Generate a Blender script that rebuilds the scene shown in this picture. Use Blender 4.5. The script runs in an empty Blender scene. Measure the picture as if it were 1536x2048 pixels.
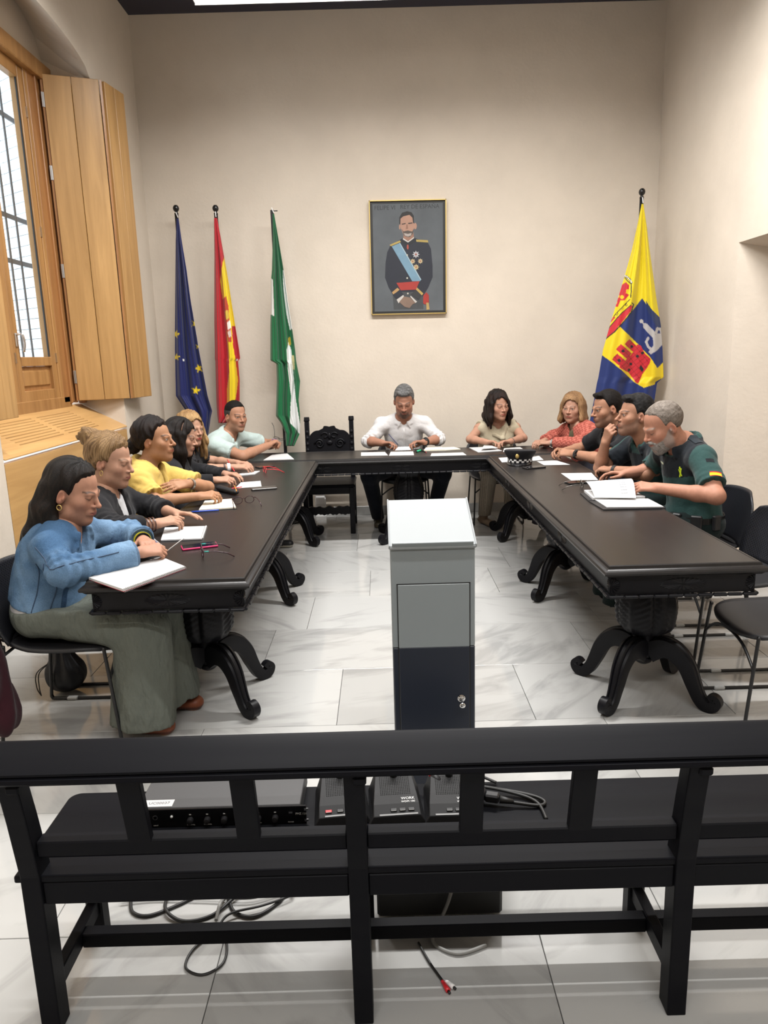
import bpy, math, random
import numpy as np
from mathutils import Vector, Matrix
random.seed(7)
SC = bpy.context.scene
COL = SC.collection
PI = math.pi

# ------------------------------------------------------------------ camera
CAM_H = 1.55
FPX = 1450.0
PITCH = math.atan(313 / 1450.0)
ROLL = 0.028
_f = Vector((0, math.cos(PITCH), -math.sin(PITCH)))
_r0 = Vector((1, 0, 0))
_u0 = _r0.cross(_f)
_R = math.cos(ROLL) * _r0 - math.sin(ROLL) * _u0
_U = math.sin(ROLL) * _r0 + math.cos(ROLL) * _u0
cd = bpy.data.cameras.new('camera')
cam = bpy.data.objects.new('camera', cd)
COL.objects.link(cam)
cd.sensor_fit = 'HORIZONTAL'
cd.sensor_width = 36
cd.lens = 36 * FPX / 1536
cd.clip_start = 0.05
M3 = Matrix((_R, _U, -_f)).transposed()
cam.matrix_world = Matrix.Translation((0, 0, CAM_H)) @ M3.to_4x4()
SC.camera = cam


def at(px, py, Y):
    """point of the place that lies at depth Y (metres) in the direction of a photo pixel"""
    d = _f + _R * ((px - 768) / FPX) - _U * ((py - 1024) / FPX)
    t = Y / d.y
    return Vector((0, 0, CAM_H)) + d * t


# ------------------------------------------------------------------ light
SC.view_settings.view_transform = 'Standard'
SC.view_settings.look = 'None'
SC.view_settings.exposure = 0.0
SC.view_settings.gamma = 1.0
SC.view_settings.use_curve_mapping = False
w = bpy.data.worlds.new('sky')
SC.world = w
w.use_nodes = True
bg = w.node_tree.nodes['Background']
bg.inputs[0].default_value = (0.86, 0.93, 1.0, 1)
bg.inputs[1].default_value = 3.2

LAMP_Z = 4.305
LAMP_X = (-0.55, 1.15)
LAMP_ROWS = [(6.2, 4), (4.3, 132), (1.6, 46), (-0.9, 56)]
for ly, le in LAMP_ROWS:
    for lx in LAMP_X:
        ld = bpy.data.lights.new('tube_light', 'AREA')
        ld.shape = 'RECTANGLE'
        ld.size = 1.5
        ld.size_y = 0.09
        ld.energy = le
        ld.color = (1.0, 0.98, 0.955)
        ld.spread = math.radians(160)
        lo = bpy.data.objects.new('tube_light', ld)
        COL.objects.link(lo)
        lo.location = (lx, ly, LAMP_Z - 0.052)


# ------------------------------------------------------------------ materials
def _nt(name):
    m = bpy.data.materials.new(name)
    m.use_nodes = True
    nt = m.node_tree
    b = nt.nodes['Principled BSDF']
    return m, nt, b


def L(nt, a, b):
    nt.links.new(a, b)


def N(nt, t, **kw):
    n = nt.nodes.new(t)
    for k, v in kw.items():
        if k in n.inputs.keys() if not hasattr(n, k) else False:
            n.inputs[k].default_value = v
        elif hasattr(n, k):
            setattr(n, k, v)
    return n


def c4(c):
    return (c[0], c[1], c[2], 1)


def plain(name, col, rough=0.5, metal=0.0, var=0.0, vscale=8, bump=0.0, bscale=60, spec=0.5, coat=0.0, stretch=None, emit=None, bdist=0.002):
    m, nt, b = _nt(name)
    b.inputs['Base Color'].default_value = c4(col)
    b.inputs['Roughness'].default_value = rough
    b.inputs['Metallic'].default_value = metal
    b.inputs['Specular IOR Level'].default_value = spec
    b.inputs['Coat Weight'].default_value = coat
    if emit:
        b.inputs['Emission Color'].default_value = c4(emit[0])
        b.inputs['Emission Strength'].default_value = emit[1]
    if var or bump:
        tc = N(nt, 'ShaderNodeTexCoord')
        src = tc.outputs['Object']
        if stretch:
            mp = N(nt, 'ShaderNodeMapping')
            mp.inputs['Scale'].default_value = stretch
            L(nt, src, mp.inputs[0])
            src = mp.outputs[0]
        if var:
            n1 = N(nt, 'ShaderNodeTexNoise')
            n1.inputs['Scale'].default_value = vscale
            n1.inputs['Detail'].default_value = 6
            L(nt, src, n1.inputs['Vector'])
            mx = N(nt, 'ShaderNodeMix', data_type='RGBA')
            mx.inputs[6].default_value = c4([max(0, x * (1 - var)) for x in col])
            mx.inputs[7].default_value = c4([min(1, x * (1 + var)) for x in col])
            L(nt, n1.outputs[0], mx.inputs[0])
            L(nt, mx.outputs[2], b.inputs['Base Color'])
        if bump:
            n2 = N(nt, 'ShaderNodeTexNoise')
            n2.inputs['Scale'].default_value = bscale
            n2.inputs['Detail'].default_value = 5
            L(nt, src, n2.inputs['Vector'])
            bp = N(nt, 'ShaderNodeBump')
            bp.inputs['Strength'].default_value = bump
            bp.inputs['Distance'].default_value = bdist
            L(nt, n2.outputs[0], bp.inputs['Height'])
            L(nt, bp.outputs[0], b.inputs['Normal'])
    return m


def vcol(name, rough=0.6, bump=0.0, bscale=200, sss=0.0, spec=0.4, var=0.0, vscale=30, weave=0.0, sheen=0.0, stretch=None, bdist=0.001):
    """material whose colour comes from the mesh's own colour attribute (dye of cloth, skin, print)"""
    m, nt, b = _nt(name)
    a = N(nt, 'ShaderNodeAttribute', attribute_name='Col')
    out = a.outputs['Color']
    tc = N(nt, 'ShaderNodeTexCoord')
    src = tc.outputs['Object']
    if stretch:
        mp = N(nt, 'ShaderNodeMapping')
        mp.inputs['Scale'].default_value = stretch
        L(nt, src, mp.inputs[0])
        src = mp.outputs[0]
    if var:
        n1 = N(nt, 'ShaderNodeTexNoise')
        n1.inputs['Scale'].default_value = vscale
        n1.inputs['Detail'].default_value = 5
        L(nt, src, n1.inputs['Vector'])
        mr = N(nt, 'ShaderNodeMapRange')
        mr.inputs[1].default_value = 0.3
        mr.inputs[2].default_value = 0.7
        mr.inputs[3].default_value = 1 - var
        mr.inputs[4].default_value = 1 + var
        L(nt, n1.outputs[0], mr.inputs[0])
        mx = N(nt, 'ShaderNodeVectorMath', operation='SCALE')
        L(nt, out, mx.inputs[0])
        L(nt, mr.outputs[0], mx.inputs['Scale'])
        out = mx.outputs[0]
    L(nt, out, b.inputs['Base Color'])
    b.inputs['Roughness'].default_value = rough
    b.inputs['Specular IOR Level'].default_value = spec
    if sss:
        b.inputs['Subsurface Weight'].default_value = sss
        b.inputs['Subsurface Radius'].default_value = (0.012, 0.005, 0.003)
        b.inputs['Subsurface Scale'].default_value = 0.6
    if sheen:
        b.inputs['Sheen Weight'].default_value = sheen
    if bump:
        n2 = N(nt, 'ShaderNodeTexNoise')
        n2.inputs['Scale'].default_value = bscale
        n2.inputs['Detail'].default_value = 4
        L(nt, src, n2.inputs['Vector'])
        bp = N(nt, 'ShaderNodeBump')
        bp.inputs['Strength'].default_value = bump
        bp.inputs['Distance'].default_value = bdist
        L(nt, n2.outputs[0], bp.inputs['Height'])
        L(nt, bp.outputs[0], b.inputs['Normal'])
    return m


def stucco_mat(name, col):
    m, nt, b = _nt(name)
    b.inputs['Roughness'].default_value = 0.9
    b.inputs['Specular IOR Level'].default_value = 0.2
    tc = N(nt, 'ShaderNodeTexCoord')
    n1 = N(nt, 'ShaderNodeTexNoise')
    n1.inputs['Scale'].default_value = 1.6
    n1.inputs['Detail'].default_value = 8
    n1.inputs['Roughness'].default_value = 0.6
    L(nt, tc.outputs['Object'], n1.inputs['Vector'])
    cr = N(nt, 'ShaderNodeValToRGB')
    cr.color_ramp.elements[0].position = 0.3
    cr.color_ramp.elements[0].color = c4([x * 0.93 for x in col])
    cr.color_ramp.elements[1].position = 0.72
    cr.color_ramp.elements[1].color = c4([min(1, x * 1.05) for x in col])
    L(nt, n1.outputs[0], cr.inputs[0])
    L(nt, cr.outputs[0], b.inputs['Base Color'])
    n2 = N(nt, 'ShaderNodeTexNoise')
    n2.inputs['Scale'].default_value = 38
    n2.inputs['Detail'].default_value = 7
    L(nt, tc.outputs['Object'], n2.inputs['Vector'])
    n3 = N(nt, 'ShaderNodeTexNoise')
    n3.inputs['Scale'].default_value = 5
    n3.inputs['Detail'].default_value = 3
    L(nt, tc.outputs['Object'], n3.inputs['Vector'])
    ad = N(nt, 'ShaderNodeMath', operation='MULTIPLY_ADD')
    L(nt, n3.outputs[0], ad.inputs[0])
    ad.inputs[1].default_value = 2.5
    L(nt, n2.outputs[0], ad.inputs[2])
    bp = N(nt, 'ShaderNodeBump')
    bp.inputs['Strength'].default_value = 0.38
    bp.inputs['Distance'].default_value = 0.004
    L(nt, ad.outputs[0], bp.inputs['Height'])
    L(nt, bp.outputs[0], b.inputs['Normal'])
    return m


def marble_mat(name):
    m, nt, b = _nt(name)
    b.inputs['Roughness'].default_value = 0.13
    b.inputs['Specular IOR Level'].default_value = 0.5
    tc = N(nt, 'ShaderNodeTexCoord')
    oi = N(nt, 'ShaderNodeObjectInfo')
    # every slab has its own cut and its own vein direction
    ang = N(nt, 'ShaderNodeMath', operation='MULTIPLY')
    L(nt, oi.outputs['Random'], ang.inputs[0])
    ang.inputs[1].default_value = 31.0
    rt = N(nt, 'ShaderNodeVectorRotate', rotation_type='Z_AXIS')
    L(nt, tc.outputs['Object'], rt.inputs['Vector'])
    sn = N(nt, 'ShaderNodeMath', operation='SINE')
    L(nt, ang.outputs[0], sn.inputs[0])
    L(nt, sn.outputs[0], rt.inputs['Angle'])
    ad = N(nt, 'ShaderNodeVectorMath', operation='ADD')
    sc = N(nt, 'ShaderNodeVectorMath', operation='SCALE')
    sc.inputs[0].default_value = (13.1, 7.7, 3.3)
    L(nt, oi.outputs['Random'], sc.inputs['Scale'])
    L(nt, rt.outputs[0], ad.inputs[0])
    L(nt, sc.outputs[0], ad.inputs[1])
    mp = N(nt, 'ShaderNodeMapping')
    mp.inputs['Scale'].default_value = (1.0, 3.6, 1.0)
    mp.inputs['Rotation'].default_value = (0, 0, 0.5)
    L(nt, ad.outputs[0], mp.inputs[0])
    n1 = N(nt, 'ShaderNodeTexNoise')
    n1.inputs['Scale'].default_value = 2.2
    n1.inputs['Detail'].default_value = 9
    n1.inputs['Roughness'].default_value = 0.55
    n1.inputs['Distortion'].default_value = 0.6
    L(nt, mp.outputs[0], n1.inputs['Vector'])
    cr = N(nt, 'ShaderNodeValToRGB')
    e = cr.color_ramp.elements
    e[0].position = 0.33
    e[0].color = (0.30, 0.30, 0.295, 1)
    e[1].position = 0.50
    e[1].color = (0.41, 0.41, 0.40, 1)
    x = e.new(0.43)
    x.color = (0.37, 0.37, 0.36, 1)
    L(nt, n1.outputs[0], cr.inputs[0])
    # overall tone of the slab
    tone = N(nt, 'ShaderNodeMapRange')
    tone.inputs[3].default_value = 0.86
    tone.inputs[4].default_value = 1.08
    L(nt, oi.outputs['Random'], tone.inputs[0])
    vs = N(nt, 'ShaderNodeVectorMath', operation='SCALE')
    L(nt, cr.outputs[0], vs.inputs[0])
    L(nt, tone.outputs[0], vs.inputs['Scale'])
    L(nt, vs.outputs[0], b.inputs['Base Color'])
    n2 = N(nt, 'ShaderNodeTexNoise')
    n2.inputs['Scale'].default_value = 4
    L(nt, tc.outputs['Object'], n2.inputs['Vector'])
    mr = N(nt, 'ShaderNodeMapRange')
    mr.inputs[3].default_value = 0.05
    mr.inputs[4].default_value = 0.12
    L(nt, n2.outputs[0], mr.inputs[0])
    L(nt, mr.outputs[0], b.inputs['Roughness'])
    return m


def wood_mat(name, dark, light, rough=0.4, scale=(1, 14, 14), axis='Z', bump=0.15, contrast=(0.3, 0.7), coat=0.0, spec=0.5):
    """grain runs along the given local axis"""
    m, nt, b = _nt(name)
    b.inputs['Roughness'].default_value = rough
    b.inputs['Coat Weight'].default_value = coat
    b.inputs['Specular IOR Level'].default_value = spec
    tc = N(nt, 'ShaderNodeTexCoord')
    oi = N(nt, 'ShaderNodeObjectInfo')
    sc = N(nt, 'ShaderNodeVectorMath', operation='SCALE')
    sc.inputs[0].default_value = (5.1, 3.7, 4.3)
    L(nt, oi.outputs['Random'], sc.inputs['Scale'])
    ad = N(nt, 'ShaderNodeVectorMath', operation='ADD')
    L(nt, tc.outputs['Object'], ad.inputs[0])
    L(nt, sc.outputs[0], ad.inputs[1])
    mp = N(nt, 'ShaderNodeMapping')
    s = {'X': (0.7, 12, 12), 'Y': (12, 0.7, 12), 'Z': (12, 12, 0.7)}[axis]
    mp.inputs['Scale'].default_value = s
    L(nt, ad.outputs[0], mp.inputs[0])
    n1 = N(nt, 'ShaderNodeTexNoise')
    n1.inputs['Scale'].default_value = 1.2
    n1.inputs['Detail'].default_value = 8
    n1.inputs['Roughness'].default_value = 0.62
    n1.inputs['Distortion'].default_value = 0.5
    L(nt, mp.outputs[0], n1.inputs['Vector'])
    cr = N(nt, 'ShaderNodeValToRGB')
    cr.color_ramp.elements[0].position = contrast[0]
    cr.color_ramp.elements[0].color = c4(dark)
    cr.color_ramp.elements[1].position = contrast[1]
    cr.color_ramp.elements[1].color = c4(light)
    L(nt, n1.outputs[0], cr.inputs[0])
    L(nt, cr.outputs[0], b.inputs['Base Color'])
    if bump:
        bp = N(nt, 'ShaderNodeBump')
        bp.inputs['Strength'].default_value = bump
        bp.inputs['Distance'].default_value = 0.002
        L(nt, n1.outputs[0], bp.inputs['Height'])
        L(nt, bp.outputs[0], b.inputs['Normal'])
    return m


MAT = {}
MAT['wall'] = stucco_mat('stucco', (0.63, 0.56, 0.475))
MAT['marble'] = marble_mat('marble')
MAT['joint'] = plain('tile_joint', (0.36, 0.35, 0.33), 0.8)
MAT['navy'] = plain('navy_ceiling', (0.016, 0.018, 0.04), 0.45, var=0.2)
MAT['black_wood'] = wood_mat('black_lacquered_wood', (0.004, 0.004, 0.006), (0.0060, 0.0064, 0.0080), 0.45, axis='X', bump=0.25, spec=0.08)
MAT['table_top'] = wood_mat('black_table_top', (0.012, 0.0108, 0.0108), (0.017, 0.0152, 0.015), 0.33, axis='Y', bump=0.06, spec=0.28)
MAT['carved'] = plain('carved_black_wood', (0.006, 0.006, 0.008), 0.42, spec=0.2)
MAT['oak'] = wood_mat('honey_wood', (0.25, 0.120, 0.038), (0.41, 0.22, 0.080), 0.38, axis='Z', bump=0.08)
MAT['oak_y'] = wood_mat('honey_wood_sill', (0.42, 0.235, 0.085), (0.58, 0.35, 0.14), 0.4, axis='Y', bump=0.06)
MAT['oak_dark'] = wood_mat('brown_wood', (0.22, 0.095, 0.032), (0.40, 0.19, 0.068), 0.32, axis='Z', bump=0.08)
MAT['shutter'] = wood_mat('shutter_wood', (0.31, 0.168, 0.056), (0.48, 0.28, 0.107), 0.34, axis='Z', bump=0.05)
MAT['slot'] = plain('slot_shade_black', (0.012, 0.008, 0.005), 0.9)  # near-black colour that paints the shade inside the sill slots
MAT['steel'] = plain('brushed_steel', (0.6, 0.6, 0.6), 0.3, 1.0)
MAT['chrome'] = plain('chrome', (0.75, 0.75, 0.75), 0.12, 1.0)
MAT['iron'] = plain('wrought_iron', (0.10, 0.11, 0.12), 0.6)
MAT['white_paint'] = plain('white_brick_paint', (0.75, 0.77, 0.78), 0.8, var=0.08, vscale=3, bump=0.4, bscale=30)
MAT['black_metal'] = plain('black_powder_coat', (0.008, 0.008, 0.009), 0.35)
MAT['black_plastic'] = plain('black_plastic', (0.012, 0.012, 0.014), 0.45, bump=0.1, bscale=400)
MAT['black_gloss'] = plain('black_gloss_plastic', (0.006, 0.006, 0.007), 0.22)
MAT['rubber'] = plain('black_rubber', (0.01, 0.01, 0.01), 0.5)
MAT['grey_rubber'] = plain('grey_cable', (0.22, 0.22, 0.21), 0.5)
MAT['white_plastic'] = plain('white_plastic', (0.8, 0.8, 0.8), 0.35)
MAT['clear'] = plain('clear_glide', (0.45, 0.46, 0.46), 0.2)
MAT['paper'] = plain('white_paper', (0.55, 0.55, 0.55), 0.8)
MAT['ivory'] = plain('ivory_paper', (0.80, 0.76, 0.62), 0.8)
MAT['ink'] = plain('printed_ink', (0.12, 0.12, 0.13), 0.8)
MAT['red'] = plain('red_plastic', (0.62, 0.02, 0.03), 0.35)
MAT['gold'] = plain('gilt', (0.62, 0.45, 0.16), 0.35, 0.6)


# ------------------------------------------------------------------ geometry helpers
class MB:
    def __init__(s):
        s.v = []
        s.f = []
        s.c = None

    def add(s, vs, fs):
        o = len(s.v)
        s.v.extend([tuple(x) for x in vs])
        s.f.extend([tuple(i + o for i in f) for f in fs])
        return s

    def box(s, c, d, rz=0.0, M=None, bev=0.0):
        x, y, z = d[0] / 2, d[1] / 2, d[2] / 2
        if bev:
            e = min(bev, x * .9, y * .9, z * .9)
            pts = []
            fs = []
            # chamfered box: 24 verts
            idx = {}
            for sx in (-1, 1):
                for sy in (-1, 1):
                    for sz in (-1, 1):
                        for a in range(3):
                            p = [sx * x, sy * y, sz * z]
                            for b in range(3):
                                if b != a:
                                    p[b] -= (sx, sy, sz)[b] * e
                            idx[(sx, sy, sz, a)] = len(pts)
                            pts.append(p)
            for a in range(3):
                b, cc = [(1, 2), (2, 0), (0, 1)][a]
                for sg in (-1, 1):
                    q = []
                    for (u, v_) in ((-1, -1), (1, -1), (1, 1), (-1, 1)):
                        k = [0, 0, 0]
                        k[a] = sg
                        k[b] = u
                        k[cc] = v_
                        q.append(idx[(k[0], k[1], k[2], a)])
                    fs.append(q if sg > 0 else q[::-1])
            for a in range(3):
                b, cc = [(1, 2), (2, 0), (0, 1)][a]
                for u in (-1, 1):
                    for v_ in (-1, 1):
                        k0 = [0, 0, 0]
                        k0[b] = u
                        k0[cc] = v_
                        k0[a] = -1
                        k1 = list(k0)
                        k1[a] = 1
                        q = [idx[(*k0, b)], idx[(*k1, b)], idx[(*k1, cc)], idx[(*k0, cc)]]
                        fs.append(q if u * v_ < 0 else q[::-1])
            for sx in (-1, 1):
                for sy in (-1, 1):
                    for sz in (-1, 1):
                        q = [idx[(sx, sy, sz, a)] for a in range(3)]
                        fs.append(q if sx * sy * sz > 0 else q[::-1])
        else:
            pts = [(-x, -y, -z), (x, -y, -z), (x, y, -z), (-x, y, -z), (-x, -y, z), (x, -y, z), (x, y, z), (-x, y, z)]
            fs = [(0, 3, 2, 1), (4, 5, 6, 7), (0, 1, 5, 4), (1, 2, 6, 5), (2, 3, 7, 6), (3, 0, 4, 7)]
        A = Matrix.Translation(c) @ Matrix.Rotation(rz, 4, 'Z')
        if M is not None:
            A = M @ A
        return s.add([A @ Vector(p) for p in pts], fs)

    def tube(s, path, r, n=8, closed=False, caps=True, sect=None, up=(0, 0, 1)):
        """sweep a circle (or a section polygon) along a path; r may be a list"""
        P = [Vector(p) for p in path]
        m = len(P)
        rs = r if isinstance(r, (list, tuple)) else [r] * m
        rings = []
        prev = None
        for i in range(m):
            if closed:
                t = P[(i + 1) % m] - P[i - 1]
            else:
                t = P[min(i + 1, m - 1)] - P[max(i - 1, 0)]
            if t.length < 1e-9:
                t = Vector((0, 0, 1))
            t.normalize()
            if prev is None:
                u = Vector(up)
                if abs(u.dot(t)) > .95:
                    u = Vector((1, 0, 0)) if abs(t.x) < .9 else Vector((0, 1, 0))
                a = (u - t * u.dot(t)).normalized()
            else:
                a = (prev - t * prev.dot(t))
                a = a.normalized() if a.length > 1e-6 else prev
            prev = a
            b = t.cross(a)
            if sect is None:
                ring = [P[i] + (a * math.cos(2 * PI * k / n) + b * math.sin(2 * PI * k / n)) * rs[i] for k in range(n)]
            else:
                ring = [P[i] + (a * q[0] + b * q[1]) * rs[i] for q in sect]
            rings.append(ring)
        return s.rings(rings, closed, caps)

    def rings(s, rings, closed=False, caps=True):
        n = len(rings[0])
        m = len(rings)
        vs = [p for r in rings for p in r]
        fs = []
        for i in range(m if closed else m - 1):
            j = (i + 1) % m
            for k in range(n):
                l = (k + 1) % n
                fs.append((i * n + k, i * n + l, j * n + l, j * n + k))
        if caps and not closed:
            fs.append(tuple(range(n))[::-1])
            fs.append(tuple((m - 1) * n + k for k in range(n)))
        return s.add(vs, fs)

    def lathe(s, prof, n=24, M=None, fn=None):
        rings = []
        for (r, z) in prof:
            ring = []
            for k in range(n):
                t = 2 * PI * k / n
                rr = r if fn is None else fn(r, z, t)
                p = Vector((rr * math.cos(t), rr * math.sin(t), z))
                ring.append(M @ p if M is not None else p)
            rings.append(ring)
        return s.rings(rings)

    def prism(s, poly, h, M):
        """polygon in local xy, extruded local z 0..h, placed by M"""
        n = len(poly)
        vs = [M @ Vector((p[0], p[1], 0)) for p in poly] + [M @ Vector((p[0], p[1], h)) for p in poly]
        fs = [tuple(range(n))[::-1], tuple(range(n, 2 * n))]
        for k in range(n):
            l = (k + 1) % n
            fs.append((k, l, n + l, n + k))
        return s.add(vs, fs)

    def ball(s, c, r, n=12, m=8, M=None):
        r = (r, r, r) if not isinstance(r, (tuple, list)) else r
        prof = []
        vs = [Vector((0, 0, -1))]
        for i in range(1, m):
            ph = -PI / 2 + PI * i / m
            for k in range(n):
                t = 2 * PI * k / n
                vs.append(Vector((math.cos(ph) * math.cos(t), math.cos(ph) * math.sin(t), math.sin(ph))))
        vs.append(Vector((0, 0, 1)))
        fs = []
        for k in range(n):
            fs.append((0, 1 + (k + 1) % n, 1 + k))
        for i in range(m - 2):
            for k in range(n):
                a = 1 + i * n + k
                b = 1 + i * n + (k + 1) % n
                fs.append((a, b, b + n, a + n))
        top = len(vs) - 1
        for k in range(n):
            fs.append((1 + (m - 2) * n + k, 1 + (m - 2) * n + (k + 1) % n, top))
        out = []
        for p in vs:
            q = Vector((p.x * r[0], p.y * r[1], p.z * r[2]))
            if M is not None:
                q = M @ q
            out.append(q + Vector(c))
        return s.add(out, fs)

    def build(s, name, mat, parent=None, smooth=False, local=False, angle=None, bevel=0.0):
        return mk(name, s.v, s.f, mat, parent, smooth, local, angle=angle, bevel=bevel)


def W(o):
    m = o.matrix_basis.copy()
    p = o.parent
    while p is not None:
        m = p.matrix_basis @ m
        p = p.parent
    return m


def mk(name, v, f, mat, parent=None, smooth=False, local=False, col=None, angle=None, bevel=0.0):
    """mesh object; vertices are given in world space unless local, and stored in the parent's space"""
    me = bpy.data.meshes.new(name)
    if parent is not None and not local:
        inv = np.array(W(parent).inverted())
        a = np.asarray(v, dtype=float).reshape(-1, 3)
        a = a @ inv[:3, :3].T + inv[:3, 3]
        v = a
    if isinstance(f, np.ndarray):
        a = np.ascontiguousarray(np.asarray(v, dtype=np.float32))
        nf, k = f.shape
        me.vertices.add(len(a))
        me.vertices.foreach_set('co', a.ravel())
        me.loops.add(nf * k)
        me.loops.foreach_set('vertex_index', np.ascontiguousarray(f.astype(np.int32)).ravel())
        me.polygons.add(nf)
        me.polygons.foreach_set('loop_start', np.arange(0, nf * k, k, dtype=np.int32))
        me.update(calc_edges=True)
    else:
        me.from_pydata([tuple(map(float, p)) for p in v], [], f)
        me.update()
    if col is not None:
        ca = me.color_attributes.new('Col', 'FLOAT_COLOR', 'POINT')
        cc = np.ones((len(me.vertices), 4), dtype=np.float32)
        cc[:, :3] = col
        ca.data.foreach_set('color', cc.ravel())
    if mat is not None:
        me.materials.append(MAT[mat] if isinstance(mat, str) else mat)
    if smooth:
        me.shade_smooth()
    if angle is not None:
        me.shade_smooth()
        me.set_sharp_from_angle(angle=math.radians(angle))
    o = bpy.data.objects.new(name, me)
    COL.objects.link(o)
    if parent is not None:
        o.parent = parent
    if bevel:
        bm_ = o.modifiers.new('bevel', 'BEVEL')
        bm_.width = bevel
        bm_.segments = 2
        bm_.limit_method = 'ANGLE'
    return o


def tag(o, label, cat, group=None, kind=None):
    if label:
        o['label'] = label
    if cat:
        o['category'] = cat
    if group:
        o['group'] = group
    if kind:
        o['kind'] = kind
    return o


def thing(name, label, cat, loc=(0, 0, 0), rz=0.0, group=None):
    o = bpy.data.objects.new(name, None)
    COL.objects.link(o)
    o.empty_display_size = 0.1
    o.location = loc
    o.rotation_euler = (0, 0, rz)
    return tag(o, label, cat, group)


def struct(name, mb, mat, parent=None, **kw):
    o = mb.build(name, mat, parent, **kw)
    if parent is None:
        o['kind'] = 'structure'
    return o


def copy_tree(o, parent=None):
    c = o.copy()
    COL.objects.link(c)
    c.parent = parent
    for ch in [x for x in bpy.data.objects if x.parent == o]:
        copy_tree(ch, c)
    return c


def spline(pts, n):
    """Catmull-Rom through points"""
    P = [Vector(p) for p in pts]
    out = []
    m = len(P)
    for i in range(m - 1):
        p0 = P[max(i - 1, 0)]
        p1 = P[i]
        p2 = P[i + 1]
        p3 = P[min(i + 2, m - 1)]
        for k in range(n):
            t = k / n
            out.append(0.5 * ((2 * p1) + (p2 - p0) * t + (2 * p0 - 5 * p1 + 4 * p2 - p3) * t * t + (3 * p1 - p0 - 3 * p2 + p3) * t ** 3))
    out.append(P[-1])
    return out


def frame(o, x, y):
    """matrix with origin o, local x and y axes given (z = x cross y)"""
    x = Vector(x).normalized()
    y = Vector(y)
    y = (y - x * y.dot(x)).normalized()
    z = x.cross(y)
    m = Matrix((x, y, z)).transposed().to_4x4()
    return Matrix.Translation(o) @ m


def text_mesh(name, s, size, mat, parent, M, extrude=0.0003, align='CENTER'):
    """lettering as flat geometry"""
    cu = bpy.data.curves.new(name, 'FONT')
    cu.body = s
    cu.size = size
    cu.align_x = align
    cu.align_y = 'CENTER'
    cu.extrude = extrude
    cu.resolution_u = 2
    to = bpy.data.objects.new(name, cu)
    COL.objects.link(to)
    dg = bpy.context.evaluated_depsgraph_get()
    me = bpy.data.meshes.new_from_object(to.evaluated_get(dg))
    bpy.data.objects.remove(to)
    v = np.array([M @ p.co for p in me.vertices]) if len(me.vertices) else np.zeros((0, 3))
    f = [tuple(p.vertices) for p in me.polygons]
    bpy.data.meshes.remove(me)
    return mk(name, v, f, mat, parent)

# ================================================================== the room
XL, XR, YB, ZC = -2.10, 2.585, 7.08, 4.50
YN = -4.4                      # wall behind the camera
TH = 0.35

# floor: a bed with marble slabs laid in staggered courses
floor = struct('floor', MB().box(((XL + XR) / 2, (YB + YN) / 2, -0.06), (XR - XL + 0.2, YB - YN + 0.2, 0.08)), 'joint')
TD, TW, J = 0.57, 0.86, 0.0022
tile_mesh = {}
row = 0
y1 = 2.86 - 10 * TD
while y1 < YB - 0.01:
    y0, y2 = max(y1, YN), min(y1 + TD, YB)
    if y2 - y0 > 0.03:
        off = [0.30, -0.12, 0.06, 0.42, -0.27][row % 5]
        x1 = XL - TW + ((off - 0.15) % TW)
        while x1 < XR:
            xa, xb = max(x1, XL), min(x1 + TW, XR)
            if xb - xa > 0.02:
                key = (round(xb - xa, 4), round(y2 - y0, 4))
                if key not in tile_mesh:
                    b = MB().box((0, 0, 0), (key[0] - J, key[1] - J, 0.02), bev=0.0012)
                    o = b.build('tile', 'marble', floor, local=True)
                    tile_mesh[key] = o.data
                else:
                    o = bpy.data.objects.new('tile', tile_mesh[key])
                    COL.objects.link(o)
                    o.parent = floor
                o.location = ((xa + xb) / 2, (y0 + y2) / 2, -0.01)
            x1 += TW
    y1 += TD
    row += 1

struct('wall_back', MB().box(((XL + XR) / 2, YB + TH / 2, ZC / 2), (XR - XL + 2 * TH, TH, ZC + 0.1)), 'wall')
struct('wall_front', MB().box(((XL + XR) / 2, YN - TH / 2, ZC / 2), (XR - XL + 2 * TH, TH, ZC + 0.1)), 'wall')
struct('ceiling', MB().box(((XL + XR) / 2, (YB + YN) / 2, ZC + 0.1), (XR - XL + 2 * TH, YB - YN + 2 * TH, 0.2)), 'navy')
struct('baseboard_back', MB().box(((XL + XR) / 2, YB - 0.006, 0.045), (XR - XL, 0.012, 0.09), bev=0.003), 'marble')
struct('baseboard_left', MB().box((XL + 0.006, (YB + 6.02) / 2, 0.045), (0.012, YB - 6.02, 0.09), bev=0.003), 'marble')
struct('baseboard_right', MB().box((XR - 0.006, (YB + 5.46) / 2, 0.045), (0.012, YB - 5.46, 0.09), bev=0.003), 'marble')

# left wall with a deep arched window recess
WY0, WY1 = 4.00, 6.00          # recess, room side
XWIN = -2.46                   # plane of the window
SP_O, CR_O = 3.60, 3.80        # springing and crown, room side
SP_I, CR_I = 3.82, 4.20        # the soffit rises towards the window
yc, hw = (WY0 + WY1) / 2, (WY1 - WY0) / 2


def arch(sp, cr, n=20):
    out = []
    for k in range(n + 1):
        u = -1 + 2 * k / n
        out.append((yc + u * hw, sp + (cr - sp) * math.sqrt(max(0, 1 - u * u)) if abs(u) < 1 else sp))
    return out


ao, ai = arch(SP_O, CR_O), arch(SP_I, CR_I)
b = MB()
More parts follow.
